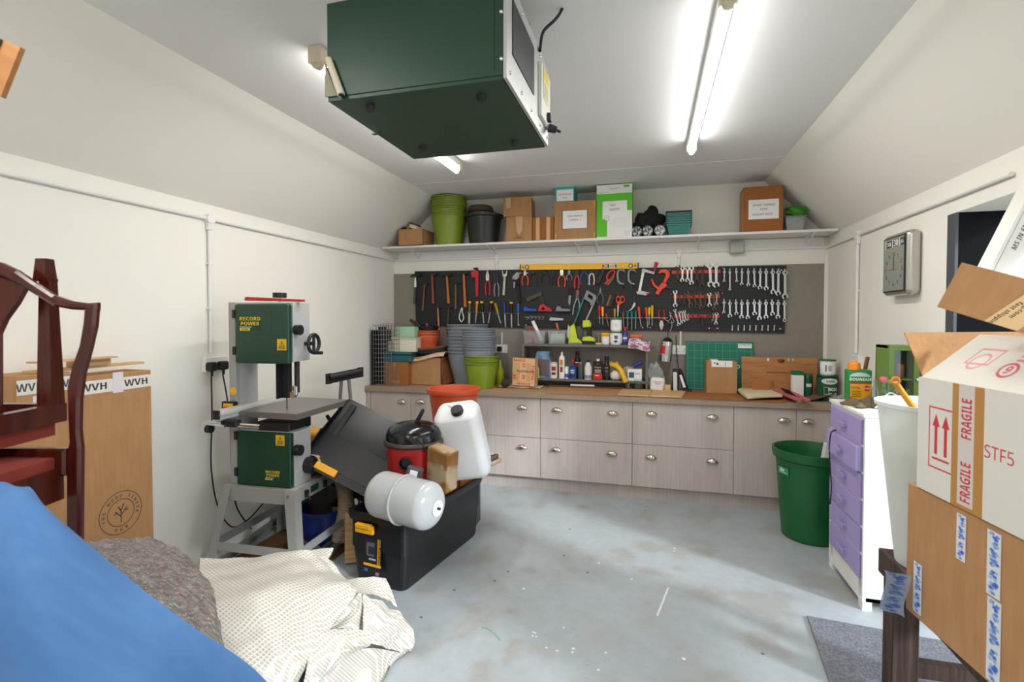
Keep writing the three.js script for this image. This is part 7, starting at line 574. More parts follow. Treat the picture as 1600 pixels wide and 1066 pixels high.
{ const w = 0.42, l = 0.93, h = 0.425, t = T('plastic_tote', 'large open black storage tote full of workshop clutter', 'storage box'); t.position.set(-1.433, 0.001, -3.02); t.rotation.y = -0.165; P(t, 'tub', trunkGeo(w, l, h), trunkMat); P(t, 'clip', [bx(0.13, 0.05, 0.02, -0.06, h - 0.08, l / 2 + 0.016, 0.006), bx(0.11, 0.025, 0.03, -0.06, h - 0.06, l / 2 + 0.024, 0.006)], mat('#eea90c', 0.4), 'yellow plastic lid clip'); P(t, 'sticker', new THREE.PlaneGeometry(0.125, 0.22).rotateX(-0.055).translate(-0.02, h * 0.42, l / 2 - 0.001), printMat(0.125, 0.22, '#1a1a1c', (g, W, H) => { g.fillStyle = '#5a5c60'; g.fillRect(W * 0.15, H * 0.12, W * 0.45, H * 0.35); g.fillStyle = '#26282c'; g.fillRect(W * 0.25, H * 0.22, W * 0.4, H * 0.2); g.fillStyle = '#e0a514'; g.fillRect(0, H * 0.66, W, H * 0.07); g.fillRect(W * 0.78, 0, W * 0.05, H * 0.66); g.save(); g.translate(W * 0.9, H * 0.33); g.rotate(-Math.PI / 2); txt(g, 'HEAVY DUTY TRUNK', 0, 0, W * 0.13, '#e0a514'); g.restore(); g.fillStyle = '#aaa'; g.fillRect(W * 0.3, H * 0.52, W * 0.4, H * 0.05); g.fillStyle = '#3a62a8'; g.fillRect(W * 0.05, H * 0.8, W * 0.2, H * 0.08); g.fillStyle = '#b06a90'; g.fillRect(W * 0.7, H * 0.85, W * 0.2, H * 0.08); }, 256, 0.4)); for (const z of [-0.25, 0, 0.25]) P(t, 'side_rib', bx(0.01, h * 0.4, 0.1, w / 2 - 0.018, h * 0.7, z, 0.004), trunkMat); }
const TK = V(-1.433, 0, -3.02), tk = (x, y, z) => V(x, y, z).applyAxisAngle(V(0, 1, 0), -0.165).add(TK);
{ const g = bx(0.3, 0.5, 0.5, 0, 0, 0).rotateY(-0.165); S('packed_box', 'cardboard box packed inside the black trunk under the vacuum', 'box', bx(0.28, 0.54, 0.42, 0, 0, 0, 0.004).rotateY(-0.165).translate(tk(0.0, 0, -0.02).x, 0.297, tk(0, 0, -0.02).z), M.cardDark); S('packed_board', 'brown board lying in the black trunk at the cupboard end', 'board', bx(0.3, 0.48, 0.2, 0, 0, 0, 0.004).rotateY(-0.165).translate(tk(0, 0, -0.34).x, 0.26, tk(0, 0, -0.34).z), M.cardDark); }
{ // expansion tank lying across the trunk
  const c = along(632, 781, 2.78), ax = RT.clone().multiplyScalar(0.86).addScaledVector(FW, -0.50).setY(-0.02).normalize(), R = 0.127, Lh = 0.23, t = T('expansion_tank', 'pale grey steel pressure tank lying across the trunk', 'tank'), m = mat('#b3b6b7', 0.22); const prof = []; for (let i = 0; i <= 8; i++) { const a = i / 8 * Math.PI / 2; prof.push([Math.sin(a) * R, -Lh - 0 + (1 - Math.cos(a)) * 0.075]); } prof.push([R, -0.004]); const prof2 = prof.slice(0, -1).map(([r, y]) => [r, -y]).reverse(); const g = lathe([...prof, [R, 0.004], ...prof2], 0, 0, 0, 56); const q = new THREE.Quaternion().setFromUnitVectors(V(0, 1, 0), ax), pl = (o) => o.applyQuaternion(q).translate(c.x, c.y, c.z); P(t, 'shell', pl(g), m); P(t, 'seam_ring', pl(new THREE.TorusGeometry(R + 0.003, 0.008, 10, 56).rotateX(Math.PI / 2)), m); P(t, 'end_label', pl(cyl(0.042, 0.042, 0.002, 0, Lh + 0.0005, 0, 28)), M.whiteGloss); P(t, 'valve', pl(cyl(0.007, 0.008, 0.016, 0, Lh + 0.009, 0, 12)), M.black); }
{ // red tub vacuum; plain front
  const c = along(647, 720, 3.18), x = c.x, z = c.z, y0 = 0.575, t = T('tub_vacuum', 'red tub vacuum cleaner with a glossy black domed top', 'vacuum cleaner'), R = 0.172; P(t, 'tub', crisp(lathe([[0, 0], [R * 0.86, 0], [R * 0.9, 0.01], [R * 0.97, 0.205], [0, 0.205]], x, y0, z, 48), 0.6), mat('#b8231f', 0.35)); P(t, 'rim', lathe([[R * 0.9, 0.2], [R * 1.07, 0.2], [R * 1.08, 0.212], [R * 1.02, 0.228], [R * 0.9, 0.228]], x, y0, z, 48), mat('#3c342c', 0.45)); P(t, 'dome', crisp(lathe([[R * 1.0, 0.222], [R * 0.99, 0.262], [R * 0.9, 0.296], [R * 0.62, 0.322], [R * 0.2, 0.331], [0, 0.331]], x, y0, z, 48), 1.2), M.blackGloss); const nose = V(-sy_, 0, -cy_).multiplyScalar(-1); const fx = along(633, 722, 3.0), dir = V(fx.x - x, 0, fx.z - z).normalize(); P(t, 'hose_inlet', [new THREE.CylinderGeometry(0.036, 0.036, 0.03, 24, 1, true).rotateX(Math.PI / 2), new THREE.TorusGeometry(0.036, 0.005, 8, 24).translate(0, 0, 0.015), cyl(0.034, 0.034, 0.004, 0, 0, 0, 24).rotateX(Math.PI / 2)].map((o) => o.applyQuaternion(new THREE.Quaternion().setFromUnitVectors(V(0, 0, 1), dir)).translate(x + dir.x * (R * 0.94), y0 + 0.115, z + dir.z * (R * 0.94))), M.blackGloss); P(t, 'handle', [rod(V(x + 0.01, y0 + 0.315, z), V(x + 0.055, y0 + 0.4, z - 0.01), 0.014, 0.012, 10), rod(V(x + 0.055, y0 + 0.4, z - 0.01), V(x + 0.062, y0 + 0.41, z - 0.01), 0.012, 0.008, 10)], M.black); P(t, 'cable', tube([V(x + 0.09, y0 + 0.27, z + 0.15), V(x + 0.13, y0 + 0.24, z + 0.16), V(x + 0.17, y0 + 0.14, z + 0.13), V(x + 0.18, y0 + 0.08, z + 0.12)], 0.004, 20, 6), M.black); }
{ // white jerrycan
  const b = along(727, 748, 3.28), t = T('jerrycan', 'white plastic jerrycan with a black cap leaning in the trunk', 'jerrycan'), w = 0.3, h = 0.5, d = 0.2, m = phys('#eef0f2', { roughness: 0.45, transmission: 0.15, thickness: 0 }); const body = new RoundedBoxGeometry(w, h, d, 6, 0.06), p = body.attributes.position; for (let i = 0; i < p.count; i++) { const x = p.getX(i), y = p.getY(i), z = p.getZ(i), k = Math.max(0, (y - h * 0.32) / (h * 0.18)); p.setXYZ(i, x * (1 - 0.12 * k), y - 0.05 * k * (z > 0 ? z / (d / 2) : 0), z); } body.computeVertexNormals(); const pl = (o) => o.translate(0, h / 2, 0).rotateX(0.22).rotateZ(0.15).rotateY(0.12).translate(b.x + 0.01, 0.52, b.z - 0.07); P(t, 'body', pl(crisp(body, 0.8)), m); P(t, 'cap', pl(cyl(0.038, 0.04, 0.03, 0, 0, 0, 24).rotateX(0.35).translate(0.02, h / 2 - 0.02, 0.055)), M.black); P(t, 'moulded_rib', pl(rod(V(-0.05, h / 2 - 0.012, -0.02), V(0.0, h / 2 - 0.005, 0.03), 0.012, 0.012)), m); }
{ const c = along(691, 731, 3.0), t = T('foam_block', 'stained brown foam block standing in the trunk', 'foam block'); const ft = dataTex(128, 128, (u, v) => { const n = fbm(u, v, 6, 6, 601, 4); return mixc(mixc([120, 82, 38], [150, 108, 56], n), [176, 164, 140], Math.max(0, Math.min(0.8, (fbm(u, v, 4, 4, 611, 3) - 0.5) * 4))); }, true, [3, 3]); P(t, 'block', bx(0.17, 0.25, 0.1, 0, 0, 0, 0.015, 3).rotateZ(-0.12).rotateY(-0.35).rotateX(0.1).translate(c.x, c.y, c.z), mat('#ffffff', 0.95, 0, { map: ft }));
  const d = along(648, 738, 2.92); const g = T('charger', 'grey charger block with a white label on the tank', 'charger'); P(g, 'body', bx(0.09, 0.055, 0.05, 0, 0, 0, 0.006).rotateZ(-0.25).rotateY(0.2).translate(d.x, d.y, d.z), M.darkGrey); P(g, 'label', bx(0.045, 0.035, 0.001, 0, 0, 0.0262).rotateZ(-0.25).rotateY(0.2).translate(d.x, d.y, d.z), M.paper); }
{ const o = along(742, 748, 3.45); for (const [k, c, label] of [[0, '#5c5048', 'dark grey hose coil hooked over the far end of the trunk'], [1, '#b59c88', 'beige hose coil hooked over the far end of the trunk']]) S('hose_coil', label, 'hose', new THREE.TorusGeometry(0.17 + 0.01 * k, 0.014, 10, 44).rotateX(Math.PI / 2).scale(1, 1, 0.75).rotateZ(0.42).rotateY(-0.2).translate(o.x + 0.01 * k, 0.56 - 0.03 * k, o.z), mat(c, 0.6)); S('red_spanner', 'slim red tool handle standing in the trunk by the foam block', 'tool', rod(tk(0.13, 0.36, -0.1), tk(0.14, 0.5, -0.1), 0.008, 0.008), M.orange); S('tap_fitting', 'chrome tap fitting lying in the trunk', 'fitting', merge(rod(tk(0.15, 0.46, -0.16), tk(0.17, 0.49, -0.22), 0.018, 0.014), new THREE.SphereGeometry(0.02, 10, 8).translate(tk(0.15, 0.46, -0.16).x, 0.46, tk(0.15, 0.46, -0.16).z)), M.chrome); S('trunk_cable', 'black cable hanging in the front half of the trunk', 'cable', tube([tk(0.05, 0.44, 0.1), tk(0.1, 0.4, 0.0), tk(0.16, 0.36, -0.06), tk(0.17, 0.33, -0.2)], 0.006, 24, 6), M.black); S('olive_bag', 'olive green bag squeezed behind the jerrycan', 'bag', bx(0.1, 0.2, 0.08, along(690, 695, 3.42).x, 0.68, along(690, 695, 3.42).z, 0.03), mat('#5c6624', 0.7)); }
{ // upturned trunk
  const C = along(572, 712, 3.42), up = RT.clone().multiplyScalar(-0.40).addScaledVector(V(0, 1, 0), -0.74).addScaledVector(V(sy_, 0, cy_), 0.46).normalize(), lx = RT.clone().multiplyScalar(0.85).addScaledVector(V(0, 1, 0), -0.42).addScaledVector(V(sy_, 0, cy_), 0.15); lx.addScaledVector(up, -lx.dot(up)).normalize(); const zz = V().crossVectors(lx, up); const w = 0.44, l = 0.48, h = 0.50, t = T('plastic_tote', 'upturned black storage tote tilted behind the tank', 'storage box'); t.position.copy(C).addScaledVector(up, -h / 2); t.quaternion.setFromRotationMatrix(new THREE.Matrix4().makeBasis(lx, up, zz)); P(t, 'tub', trunkGeo(0.64, l, h, 0.04), trunkMat); P(t, 'clip', [bx(0.15, 0.045, 0.02, -0.1, h - 0.035, -l / 2 - 0.016, 0.006)], mat('#eea90c', 0.4), 'yellow plastic lid clip'); for (const x of [-0.19, 0.2]) P(t, 'side_rib', bx(0.04, h * 0.8, 0.012, x, h * 0.46, -l / 2 + 0.024, 0.004), trunkMat); }
{ // big terracotta planter on a crate
  const c = along(709, 640, 3.78), R = 0.195, H = 0.36, top = along(709, 606, 3.78).y, y = top - H; S('planter', 'large orange plastic planter behind the jerrycan', 'planter', crisp(lathe([[0, 0], [R * 0.7, 0], [R * 0.9, H * 0.75], [R * 0.92, H - 0.035], [R, H - 0.035], [R * 1.03, H - 0.02], [R * 1.02, H], [R * 0.94, H], [R * 0.88, H - 0.04], [R * 0.68, 0.01], [0, 0.01]], c.x, y, c.z, 48), 0.5), mat('#c9532a', 0.5)); S('crate_stand', 'dark crate under the orange planter', 'crate', bb(c.x - 0.16, c.x + 0.16, 0, y - 0.0005, c.z - 0.15, c.z + 0.15, 0.008), M.darkGrey); }
// ---------- tall cartons against the left wall ----------
{ const xf = -2.5, e = (px, py) => onX(px, py, xf), zr = e(238, 700).z, zm = e(112, 600).z, zl = e(25, 600).z, y1 = e(236, 578).y, y2 = e(30, 588).y; const t = T('tall_carton', 'tall brown carton with WVH tape and a round printed mark against the left wall', 'box'); const zi = (zm + 0.004); P(t, 'carton', bb(XL + 0.01, xf, 0, y1, zr, zi - 0.008, 0.004), M.card); const face = (w, h, z, y) => new THREE.PlaneGeometry(w, h).rotateY(Math.PI / 2).translate(xf + 0.0012, y, z); const tapeM = printMat(0.42, 0.05, '#dedbd4', (g, W, H) => { g.save(); g.scale(1.7, 1); for (let i = 0; i < 2; i++) txt(g, 'WVH', W / 1.7 * (0.24 + i * 0.55), H / 2, H * 0.74, '#3a2a22'); g.restore(); }, 512); const len = zi - 0.008 - zr; P(t, 'printed_tape', face(len - 0.002, 0.062, (zr + zi - 0.008) / 2, e(180, 601).y), tapeM); P(t, 'torn_tape', bx(0.002, 0.1, 0.05, xf + 0.002, e(184, 597).y - 0.002, e(184, 597).z, 0.0005), mat('#dcd9d6', 0.35)); const m = e(189, 801); P(t, 'round_mark', face(0.24, 0.24, m.z, m.y), printMat(0.24, 0.24, '#af8256', (g, W) => { g.strokeStyle = '#3a3634'; g.lineWidth = W * 0.014; for (const r of [0.43, 0.27]) { g.beginPath(); g.arc(W / 2, W / 2, W * r, 0, 7); g.stroke(); } const arc = (s, r, a0, a1, flip) => { for (let i = 0; i < s.length; i++) { const a = a0 + (a1 - a0) * i / (s.length - 1); g.save(); g.translate(W / 2 + Math.cos(a) * W * r, W / 2 + Math.sin(a) * W * r); g.rotate(a + (flip ? -Math.PI / 2 : Math.PI / 2)); txt(g, s[i], 0, 0, W * 0.085, '#3a3634'); g.restore(); } }; arc('THE WOOD VENEER', 0.345, Math.PI * 0.92, Math.PI * 2.08, false); arc('HUB', 0.345, Math.PI * 0.6, Math.PI * 0.4, true); g.lineWidth = W * 0.022; const br = (x0, y0, x1, y1) => { g.beginPath(); g.moveTo(W * x0, W * y0); g.lineTo(W * x1, W * y1); g.stroke(); }; br(0.5, 0.7, 0.5, 0.42); br(0.5, 0.58, 0.38, 0.45); br(0.5, 0.55, 0.62, 0.42); br(0.5, 0.47, 0.44, 0.36); br(0.5, 0.45, 0.56, 0.33); br(0.42, 0.49, 0.36, 0.51); br(0.58, 0.47, 0.65, 0.48); }, 256, 0.88));
  const t2 = T('tall_carton', 'second tall carton with WVH tape behind the dining chairs', 'box'); P(t2, 'carton', bb(XL + 0.01, xf, 0, y2, zi, zl, 0.004), M.card); P(t2, 'printed_tape', face(zl - zi - 0.002, 0.062, (zi + zl) / 2, y2 - 0.05), printMat(0.2, 0.06, '#d8d6d0', (g, W, H) => { txt(g, 'WVH', W * 0.24, H / 2, H * 0.75, '#3c3c3a'); txt(g, 'WV', W * 0.8, H / 2, H * 0.75, '#3c3c3a'); }, 256)); P(t2, 'label_strip', face(0.05, 0.08, e(62, 628).z, y2 - 0.13), printMat(0.05, 0.08, '#dad7d0', (g, W, H) => txt(g, 'T', W / 2, H * 0.35, W * 0.6, '#2c2420'), 64));
  const off = [[60, 235, 0.0, 0.012, 'long thin pale wood strip lying along the tall cartons'], [125, 180, 0.013, 0.03, 'short pale wood block lying on the tall cartons'], [55, 183, 0.045, 0.008, 'pale wood slat on top of the wood block']]; for (const [a, b, dy, h, label] of off) S('wood_strip', label, 'wood strip', bb(-2.6 + dy, -2.54 + dy, Math.max(y1, y2) + 0.001 + dy, Math.max(y1, y2) + dy + h, e(a, 570).z, e(b, 570).z), M.paleWood, 'wood strips on the cartons'); }
// ---------- mahogany dining chairs stacked seat to seat ----------
const chairZ = 1.28, mahog = mat('#5c2a1f', 0.22, 0, { map: dataTex(128, 128, (u, v) => mixc([150, 110, 100], [235, 215, 205], fbm(u, v, 30, 3, 701, 3)), true, [2, 2]) }), velvet = mat('#7c2a1c', 0.85);
const cp = (px, py, d = 0) => along(px, py, chairZ - d), cm = (px) => px * chairZ / FOCAL;
const TABLE = cp(93, 728).y - 0.45;
{ const t = T('dining_chair', 'mahogany dining chair with a shield back and red seat', 'chair'); const flat = (pts, th, d = 0) => { const g = ext(pts.map(([x, y]) => [cm(x), -cm(y)]), th, 0.006); g.applyMatrix4(new THREE.Matrix4().makeBasis(RT, UP, FW.clone().negate())); const o = along(800, CENTRE_Y, chairZ - d); return g.translate(o.x, o.y, o.z); }; const L = (pts) => pts.map(([x, y]) => [x - 800, y - CENTRE_Y]);
  const c0 = -14, mir = (x) => 2 * c0 - x; const up = [[155, 473], [140, 474], [115, 471], [88, 462], [60, 444], [30, 423], [5, 411], [c0, 406]], dn = [[c0, 426], [8, 432], [30, 443], [60, 462], [88, 479], [115, 484], [138, 485], [155, 485]]; const full = [...up, ...up.slice(0, -1).reverse().map(([x, y]) => [mir(x), y]), ...dn.slice(1).reverse().map(([x, y]) => [mir(x), y]), ...dn]; P(t, 'crest_rail', flat(L(full), 0.022), mahog);
  for (const s of [1, -1]) { const q = (pts) => pts.map(([x, y]) => [s > 0 ? x : mir(x), y]); P(t, 'rear_post', flat(L(q([[155, 474], [152, 510], [144, 545], [133, 585], [128, 625], [127, 672], [130, 700], [129, 830], [127, 1020], [108, 1020], [107, 830], [107, 710], [111, 690], [109, 640], [108, 605], [115, 575], [127, 540], [133, 505], [135, 480]])), 0.022), mahog); }
  P(t, 'back_splat', flat(L([[46, 446], [30, 475], [12, 500], [2, 522], [2, 690], [mir(2), 690], [mir(2), 522], [mir(12), 500], [mir(30), 475], [mir(46), 446], [mir(20), 436], [c0, 426], [20, 436]]), 0.014, -0.004), mahog);
  P(t, 'rear_rail', flat(L([[108, 700], [mir(108), 700], [mir(108), 742], [108, 742]]), 0.03), mahog);
  // seat frame: runs towards the camera
  const bk = V(sy_, 0, cy_), R0 = cp(112, 733), Lf = cp(mir(112), 733), dp = 0.42, sy = R0.y; for (const [p, k] of [[R0, -1], [Lf, 1]]) { const a = p.clone().addScaledVector(RT, k * 0.02), b = a.clone().addScaledVector(bk, dp); P(t, 'side_rail', hexa(a.clone().setY(sy - 0.075), bk.clone().multiplyScalar(dp), V(0, 0.08, 0), RT.clone().multiplyScalar(0.025 * k)), mahog); } const f0 = R0.clone().addScaledVector(bk, dp), f1 = Lf.clone().addScaledVector(bk, dp); P(t, 'front_rail', hexa(f1.clone().setY(sy - 0.075), RT.clone().multiplyScalar(f0.distanceTo(f1)), V(0, 0.08, 0), bk.clone().multiplyScalar(0.025)), mahog); for (const p of [f0, f1]) P(t, 'front_leg', rod(V(p.x, TABLE, p.z), V(p.x, sy, p.z), 0.017, 0.03, 4), mahog);
  const w = R0.distanceTo(Lf) - 0.06, sg = new THREE.BoxGeometry(w, 0.04, dp - 0.01, 10, 2, 10), p = sg.attributes.position; for (let i = 0; i < p.count; i++) { const x = p.getX(i) / w * 2, z = p.getZ(i) / dp * 2; if (p.getY(i) > 0) p.setY(i, p.getY(i) + 0.022 * (1 - x * x) * (1 - z * z)); } sg.computeVertexNormals(); const mc = R0.clone().lerp(Lf, 0.5).addScaledVector(bk, dp / 2); P(t, 'seat', sg.rotateY(YAW).translate(mc.x, sy + 0.012, mc.z), velvet, 'dark red velvet seat pad');
  // the upturned chair on top
  const t2 = T('dining_chair', 'mahogany dining chair turned upside down on the other chair', 'chair'), uy = cp(85, 668).y, ut = cp(85, 638).y; const A = cp(92, 650, -0.06), B = A.clone().addScaledVector(RT, -0.44); for (const [q, k] of [[A, -1], [B, 1]]) P(t2, 'side_rail', hexa(q.clone().setY(uy), bk.clone().multiplyScalar(dp - 0.04), V(0, ut - uy, 0), RT.clone().multiplyScalar(0.025 * k)), mahog); P(t2, 'front_rail', hexa(B.clone().setY(uy), RT.clone().multiplyScalar(0.44), V(0, ut - uy, 0), bk.clone().multiplyScalar(-0.025)), mahog); P(t2, 'back_rail', hexa(B.clone().setY(uy).addScaledVector(bk, dp - 0.04), RT.clone().multiplyScalar(0.44), V(0, ut - uy, 0), bk.clone().multiplyScalar(0.025)), mahog);
  const s2 = new THREE.BoxGeometry(0.41, 0.045, dp - 0.03, 10, 2, 10), p2 = s2.attributes.position; for (let i = 0; i < p2.count; i++) { const x = p2.getX(i) / 0.205, z = p2.getZ(i) / 0.195; if (p2.getY(i) < 0) p2.setY(i, p2.getY(i) - 0.022 * (1 - x * x) * (1 - z * z)); } s2.computeVertexNormals(); const m2 = A.clone().lerp(B, 0.5).addScaledVector(bk, dp / 2 - 0.02); P(t2, 'seat', s2.rotateY(YAW).translate(m2.x, uy - 0.012, m2.z), velvet, 'dark red velvet seat pad');
  for (const [q, back] of [[A, 0], [B, 0], [A, 1], [B, 1]]) { const o = q.clone().addScaledVector(bk, back ? dp - 0.07 : 0).addScaledVector(RT, q === A ? -0.015 : 0.015), top = cp(79, 405, -0.06).y; const f = (y0, y1, a0, a1) => { const g = new THREE.CylinderGeometry(a1 * 0.7071, a0 * 0.7071, y1 - y0, 4).rotateY(Math.PI / 4 + YAW); return toCreasedNormals(prep(g), 0.3).translate(o.x - (q === A ? (y0 + y1) / 2 - ut : -((y0 + y1) / 2 - ut)) * 0.05, (y0 + y1) / 2, o.z); }; P(t2, back ? 'rear_leg' : 'front_leg', [f(uy, top - 0.06, 0.042, 0.026), f(top - 0.06, top - 0.052, 0.034, 0.036), f(top - 0.052, top, 0.034, 0.026)], mahog); } }
// table under the chairs and the cloth
{ const c = cp(20, 900), t = T('side_table', 'wooden table under the stacked chairs, mostly hidden by the blue cloth', 'table'); const o = along(20, 900, 1.15); P(t, 'top', bx(0.6, 0.03, 0.5, 0, 0, 0, 0.004).rotateY(YAW).translate(o.x - 0.24, TABLE - 0.016, o.z), M.wood); for (const [sx, sz] of [[-1, -1], [1, -1], [-1, 1], [1, 1]]) { const q = V(sx * 0.26, 0, sz * 0.21).applyAxisAngle(V(0, 1, 0), YAW); P(t, 'leg', bx(0.05, TABLE - 0.032, 0.05, o.x - 0.24 + q.x, (TABLE - 0.032) / 2, o.z + q.z), M.wood); } }
// draped sheets from control rows of measured points
function drape(rows, nu, nv, f, th, uvS) { const R = rows.length, C = rows[0].length, cur = rows.map((r) => new THREE.CatmullRomCurve3(r)); const pts = []; for (let j = 0; j <= nv; j++) { const line = []; for (let i = 0; i <= nu; i++) { const col = cur.map((c) => c.getPoint(i / nu)); line.push(new THREE.CatmullRomCurve3(col).getPoint(j / nv)); } pts.push(line); } const g = new THREE.PlaneGeometry(1, 1, nu, nv), p = g.attributes.position; for (let j = 0; j <= nv; j++) for (let i = 0; i <= nu; i++) { const q = pts[j][i]; p.setXYZ(j * (nu + 1) + i, q.x, Math.max(0.004, q.y), q.z); } g.computeVertexNormals(); const n = g.attributes.normal; for (let k = 0; k < p.count; k++) { const d = f(p.getX(k), p.getY(k), p.getZ(k), (k % (nu + 1)) / nu, Math.floor(k / (nu + 1)) / nv); p.setXYZ(k, p.getX(k) + n.getX(k) * d, Math.max(0.004, p.getY(k) + n.getY(k) * d), p.getZ(k) + n.getZ(k) * d); } g.computeVertexNormals(); const u = g.attributes.uv; for (let k = 0; k < p.count; k++) { const x = p.getX(k), y = p.getY(k), z = p.getZ(k); u.setXY(k, (0.9 * x + 0.35 * z + 0.25 * y) * uvS, (-0.35 * x + 0.9 * z - 0.7 * y) * uvS); } const b = g.clone(), bp2 = b.attributes.position; const n2 = g.attributes.normal; for (let k = 0; k < bp2.count; k++) bp2.setXYZ(k, bp2.getX(k) - n2.getX(k) * th, Math.max(0.001, bp2.getY(k) - n2.getY(k) * th), bp2.getZ(k) - n2.getZ(k) * th); return merge(g, b); }
const W3 = (a) => a.map((r) => r.map(([x, y, z]) => along(x, y, z)));
const wave = (a, b, c, s) => (x, y, z) => a * Math.sin(b * x + c * z + s) * Math.cos(c * y + b * 0.6 * z);
{ const tx = dataTex(256, 256, (u, v) => { const n = fbm(u, v, 5, 5, 801, 4), k = fbm(u, v, 60, 60, 803, 2), sp = fbm(u, v, 14, 14, 807, 2); let c = mixc([54, 98, 154], [90, 134, 186], 0.7 * n + 0.3 * k); if (sp > 0.78) c = mixc(c, [150, 180, 214], (sp - 0.78) * 4); return c; }, true, [1.1, 1.1]); const rows = W3([[[-520, 760, 1.0], [-300, 752, 1.02], [-120, 745, 1.05], [0, 742, 1.08], [44, 762, 1.1]], [[-540, 800, 0.92], [-320, 790, 0.94], [-120, 780, 0.97], [0, 775, 1.0], [60, 790, 1.06]], [[-560, 900, 0.84], [-340, 900, 0.86], [-120, 900, 0.9], [60, 890, 0.94], [170, 868, 1.05]], [[-580, 1100, 0.78], [-340, 1100, 0.8], [-100, 1080, 0.84], [110, 1040, 0.9], [300, 974, 1.03]], [[-600, 1400, 0.74], [-340, 1400, 0.76], [-60, 1350, 0.8], [190, 1250, 0.87], [430, 1080, 1.01]], [[-600, 1900, 0.74], [-340, 1900, 0.76], [-40, 1800, 0.8], [230, 1650, 0.86], [560, 1330, 0.98]]]); S('blue_cloth', 'blue sheet draped over furniture in the foreground', 'cloth', drape(rows, 60, 60, (x, y, z, u, v) => 0.006 * Math.sin(14 * u + 7 * v) + 0.01 * Math.sin(5 * u + 9 * v + 1) + 0.004 * Math.sin(25 * u - 6 * v), 0.003, 1), mat('#ffffff', 0.8, 0, { map: tx })); }
{ const tx = dataTex(256, 256, (u, v, x, y) => { const a = fbm(u, v, 24, 60, 811, 3), b = fbm(u, v, 70, 24, 813, 2), h = hash(x >> 1, y >> 1, 815); let c = mixc([84, 78, 74], [186, 178, 170], 0.6 * a + 0.5 * b - 0.1); if (h > 0.975) c = [150, 70, 66]; else if (h > 0.955) c = [70, 84, 120]; else if (h > 0.925) c = [196, 190, 178]; return c; }, true, [3.2, 3.2]); const rows = W3([[[120, 850, 1.9], [170, 845, 1.95], [225, 842, 2.0], [265, 850, 2.0], [285, 872, 1.95]], [[120, 860, 1.7], [190, 862, 1.75], [255, 868, 1.8], [305, 886, 1.8], [328, 915, 1.78]], [[140, 920, 1.5], [210, 920, 1.55], [275, 930, 1.6], [325, 950, 1.62], [340, 968, 1.66]], [[160, 1040, 1.4], [230, 1040, 1.45], [290, 1030, 1.5], [335, 1020, 1.55], [346, 1006, 1.62]], [[180, 1250, 1.36], [250, 1250, 1.4], [310, 1220, 1.46], [345, 1150, 1.52], [352, 1060, 1.6]]]); S('felt_blanket', 'thick grey flecked felt blanket bundled behind the blue sheet', 'blanket', drape(rows, 60, 60, (x, y, z) => 0.006 * Math.sin(38 * x + 21 * y) * Math.sin(33 * z + 17 * y) + 0.004 * Math.sin(90 * x) * Math.sin(95 * y + 80 * z), 0.012, 1), mat('#ffffff', 0.98, 0, { map: tx, bumpMap: bump, bumpScale: 0.006 })); const c = along(250, 960, 1.95); S('blanket_support', 'storage bag under the felt blanket', 'bag', bx(0.4, 0.42, 0.35, c.x - 0.05, 0.211, c.z - 0.05, 0.05), M.darkGrey); }
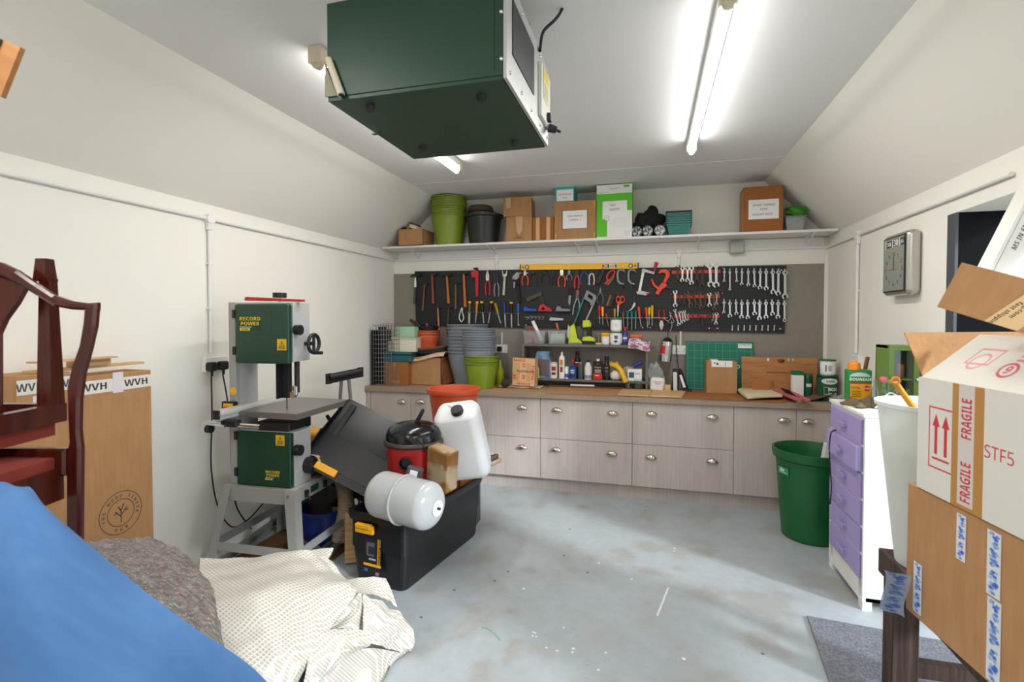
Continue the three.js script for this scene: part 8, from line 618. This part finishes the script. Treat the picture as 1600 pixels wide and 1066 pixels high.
{ // mesh reinforced sheeting, folded and creased
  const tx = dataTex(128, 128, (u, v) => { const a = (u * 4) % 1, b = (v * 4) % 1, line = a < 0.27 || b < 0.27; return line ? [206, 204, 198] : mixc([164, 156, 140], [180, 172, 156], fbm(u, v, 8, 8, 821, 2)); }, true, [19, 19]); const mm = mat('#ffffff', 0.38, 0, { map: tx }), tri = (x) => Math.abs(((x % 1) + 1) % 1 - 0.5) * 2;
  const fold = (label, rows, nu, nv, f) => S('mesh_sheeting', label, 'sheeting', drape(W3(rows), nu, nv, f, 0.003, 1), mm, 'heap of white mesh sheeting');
  fold('wide top layer of the white mesh sheeting heaped beside the felt blanket', [[[312, 880, 2.25], [380, 874, 2.32], [440, 868, 2.4], [490, 866, 2.45], [519, 880, 2.45]], [[312, 905, 2.15], [390, 900, 2.2], [460, 892, 2.3], [510, 894, 2.36], [532, 906, 2.38]], [[322, 945, 2.0], [400, 935, 2.06], [470, 922, 2.15], [525, 915, 2.24], [556, 926, 2.26]], [[335, 1000, 1.9], [400, 985, 1.95], [450, 970, 2.02], [490, 965, 2.08], [521, 974, 2.1]], [[352, 1070, 1.78], [405, 1050, 1.83], [440, 1035, 1.88], [470, 1030, 1.92], [492, 1024, 1.98]], [[372, 1250, 1.72], [400, 1200, 1.76], [420, 1160, 1.8], [436, 1120, 1.84], [447, 1080, 1.9]]], 80, 80, (x, y, z, u, v) => 0.014 * tri(1.7 * u + 1.3 * v) * (1 - v) + 0.006 * tri(4.3 * u - 2.2 * v) + 0.005 * tri(7 * v + 1.5 * u));
  fold('pointed flap of the white mesh sheeting beside the black tote', [[[532, 908, 2.42], [560, 904, 2.44], [585, 902, 2.46], [603, 904, 2.46]], [[540, 918, 2.36], [570, 916, 2.39], [598, 918, 2.43], [612, 924, 2.45]], [[556, 928, 2.3], [582, 930, 2.34], [608, 940, 2.4], [620, 950, 2.43]]], 30, 20, (x, y, z, u, v) => 0.004 * tri(3 * u + v));
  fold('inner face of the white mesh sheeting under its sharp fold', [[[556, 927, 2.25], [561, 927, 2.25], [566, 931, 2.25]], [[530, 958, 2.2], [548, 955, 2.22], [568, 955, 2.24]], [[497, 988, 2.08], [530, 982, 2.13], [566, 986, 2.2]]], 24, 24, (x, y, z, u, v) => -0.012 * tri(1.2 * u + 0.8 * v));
  fold('crumpled outer corner of the white mesh sheeting on the open floor', [[[564, 930, 2.28], [584, 938, 2.31], [604, 950, 2.36], [622, 960, 2.4]], [[567, 958, 2.22], [590, 962, 2.26], [618, 972, 2.33], [645, 988, 2.38]], [[566, 986, 2.18], [590, 988, 2.22], [618, 995, 2.3], [644, 1008, 2.37]], [[575, 1004, 2.16], [595, 1012, 2.2], [615, 1016, 2.28], [636, 1022, 2.37]]], 40, 40, (x, y, z, u, v) => 0.012 * tri(2.1 * u + 1.4 * v) + 0.006 * tri(3.7 * v - 2 * u));
  fold('tongue shaped fold of the white mesh sheeting lying across the heap', [[[486, 992, 2.02], [515, 986, 2.06], [548, 984, 2.1], [578, 987, 2.14]], [[484, 1014, 1.97], [512, 1006, 2.01], [545, 1002, 2.06], [580, 1001, 2.12]], [[478, 1045, 1.92], [503, 1034, 1.96], [530, 1024, 2.02], [560, 1014, 2.1]], [[470, 1085, 1.88], [490, 1072, 1.92], [506, 1056, 1.98], [530, 1036, 2.06]]], 36, 36, (x, y, z, u, v) => 0.01 * tri(1.6 * v - 0.7 * u) + 0.003 * tri(5 * u));
  fold('lowest layer of the white mesh sheeting spread on the floor', [[[470, 1085, 1.94], [510, 1050, 2.0], [560, 1016, 2.12], [632, 1020, 2.34]], [[490, 1110, 1.96], [530, 1080, 2.02], [580, 1050, 2.14], [626, 1040, 2.34]], [[510, 1160, 1.96], [550, 1130, 2.04], [592, 1095, 2.14], [618, 1068, 2.34]]], 36, 30, (x, y, z, u, v) => 0.008 * tri(2.3 * u + 1.1 * v));
  fold('frayed curling edge of the white mesh sheeting by the saw stand', [[[432, 890, 2.5], [455, 868, 2.55], [490, 859, 2.6], [520, 856, 2.62]], [[440, 893, 2.45], [470, 880, 2.5], [500, 870, 2.56], [521, 858, 2.62]], [[450, 896, 2.4], [480, 892, 2.46], [505, 886, 2.5], [512, 876, 2.56]]], 24, 12, () => 0);
  const c = along(440, 1000, 2.2); S('sheeting_core', 'packed inner folds of the white mesh sheeting', 'sheeting', bx(0.35, 0.24, 0.3, c.x, 0.121, c.z - 0.15, 0.08), mm); }
// ---------- every thing's origin goes to its base ----------
for (const o of scene.children.slice()) {
  if (o.isLight || o.isCamera || o.position.lengthSq() > 0 || !(o.isGroup || o.isMesh) || o.userData.kind === 'structure') continue;
  const b = new THREE.Box3().setFromObject(o), c = V((b.min.x + b.max.x) / 2, b.min.y, (b.min.z + b.max.z) / 2);
  if (o.isMesh) { o.geometry.translate(-c.x, -c.y, -c.z); for (const k of o.children) k.position.sub(c); }
  else for (const k of o.children) k.position.sub(c);
  o.position.copy(c);
}
renderer.render(scene, camera);
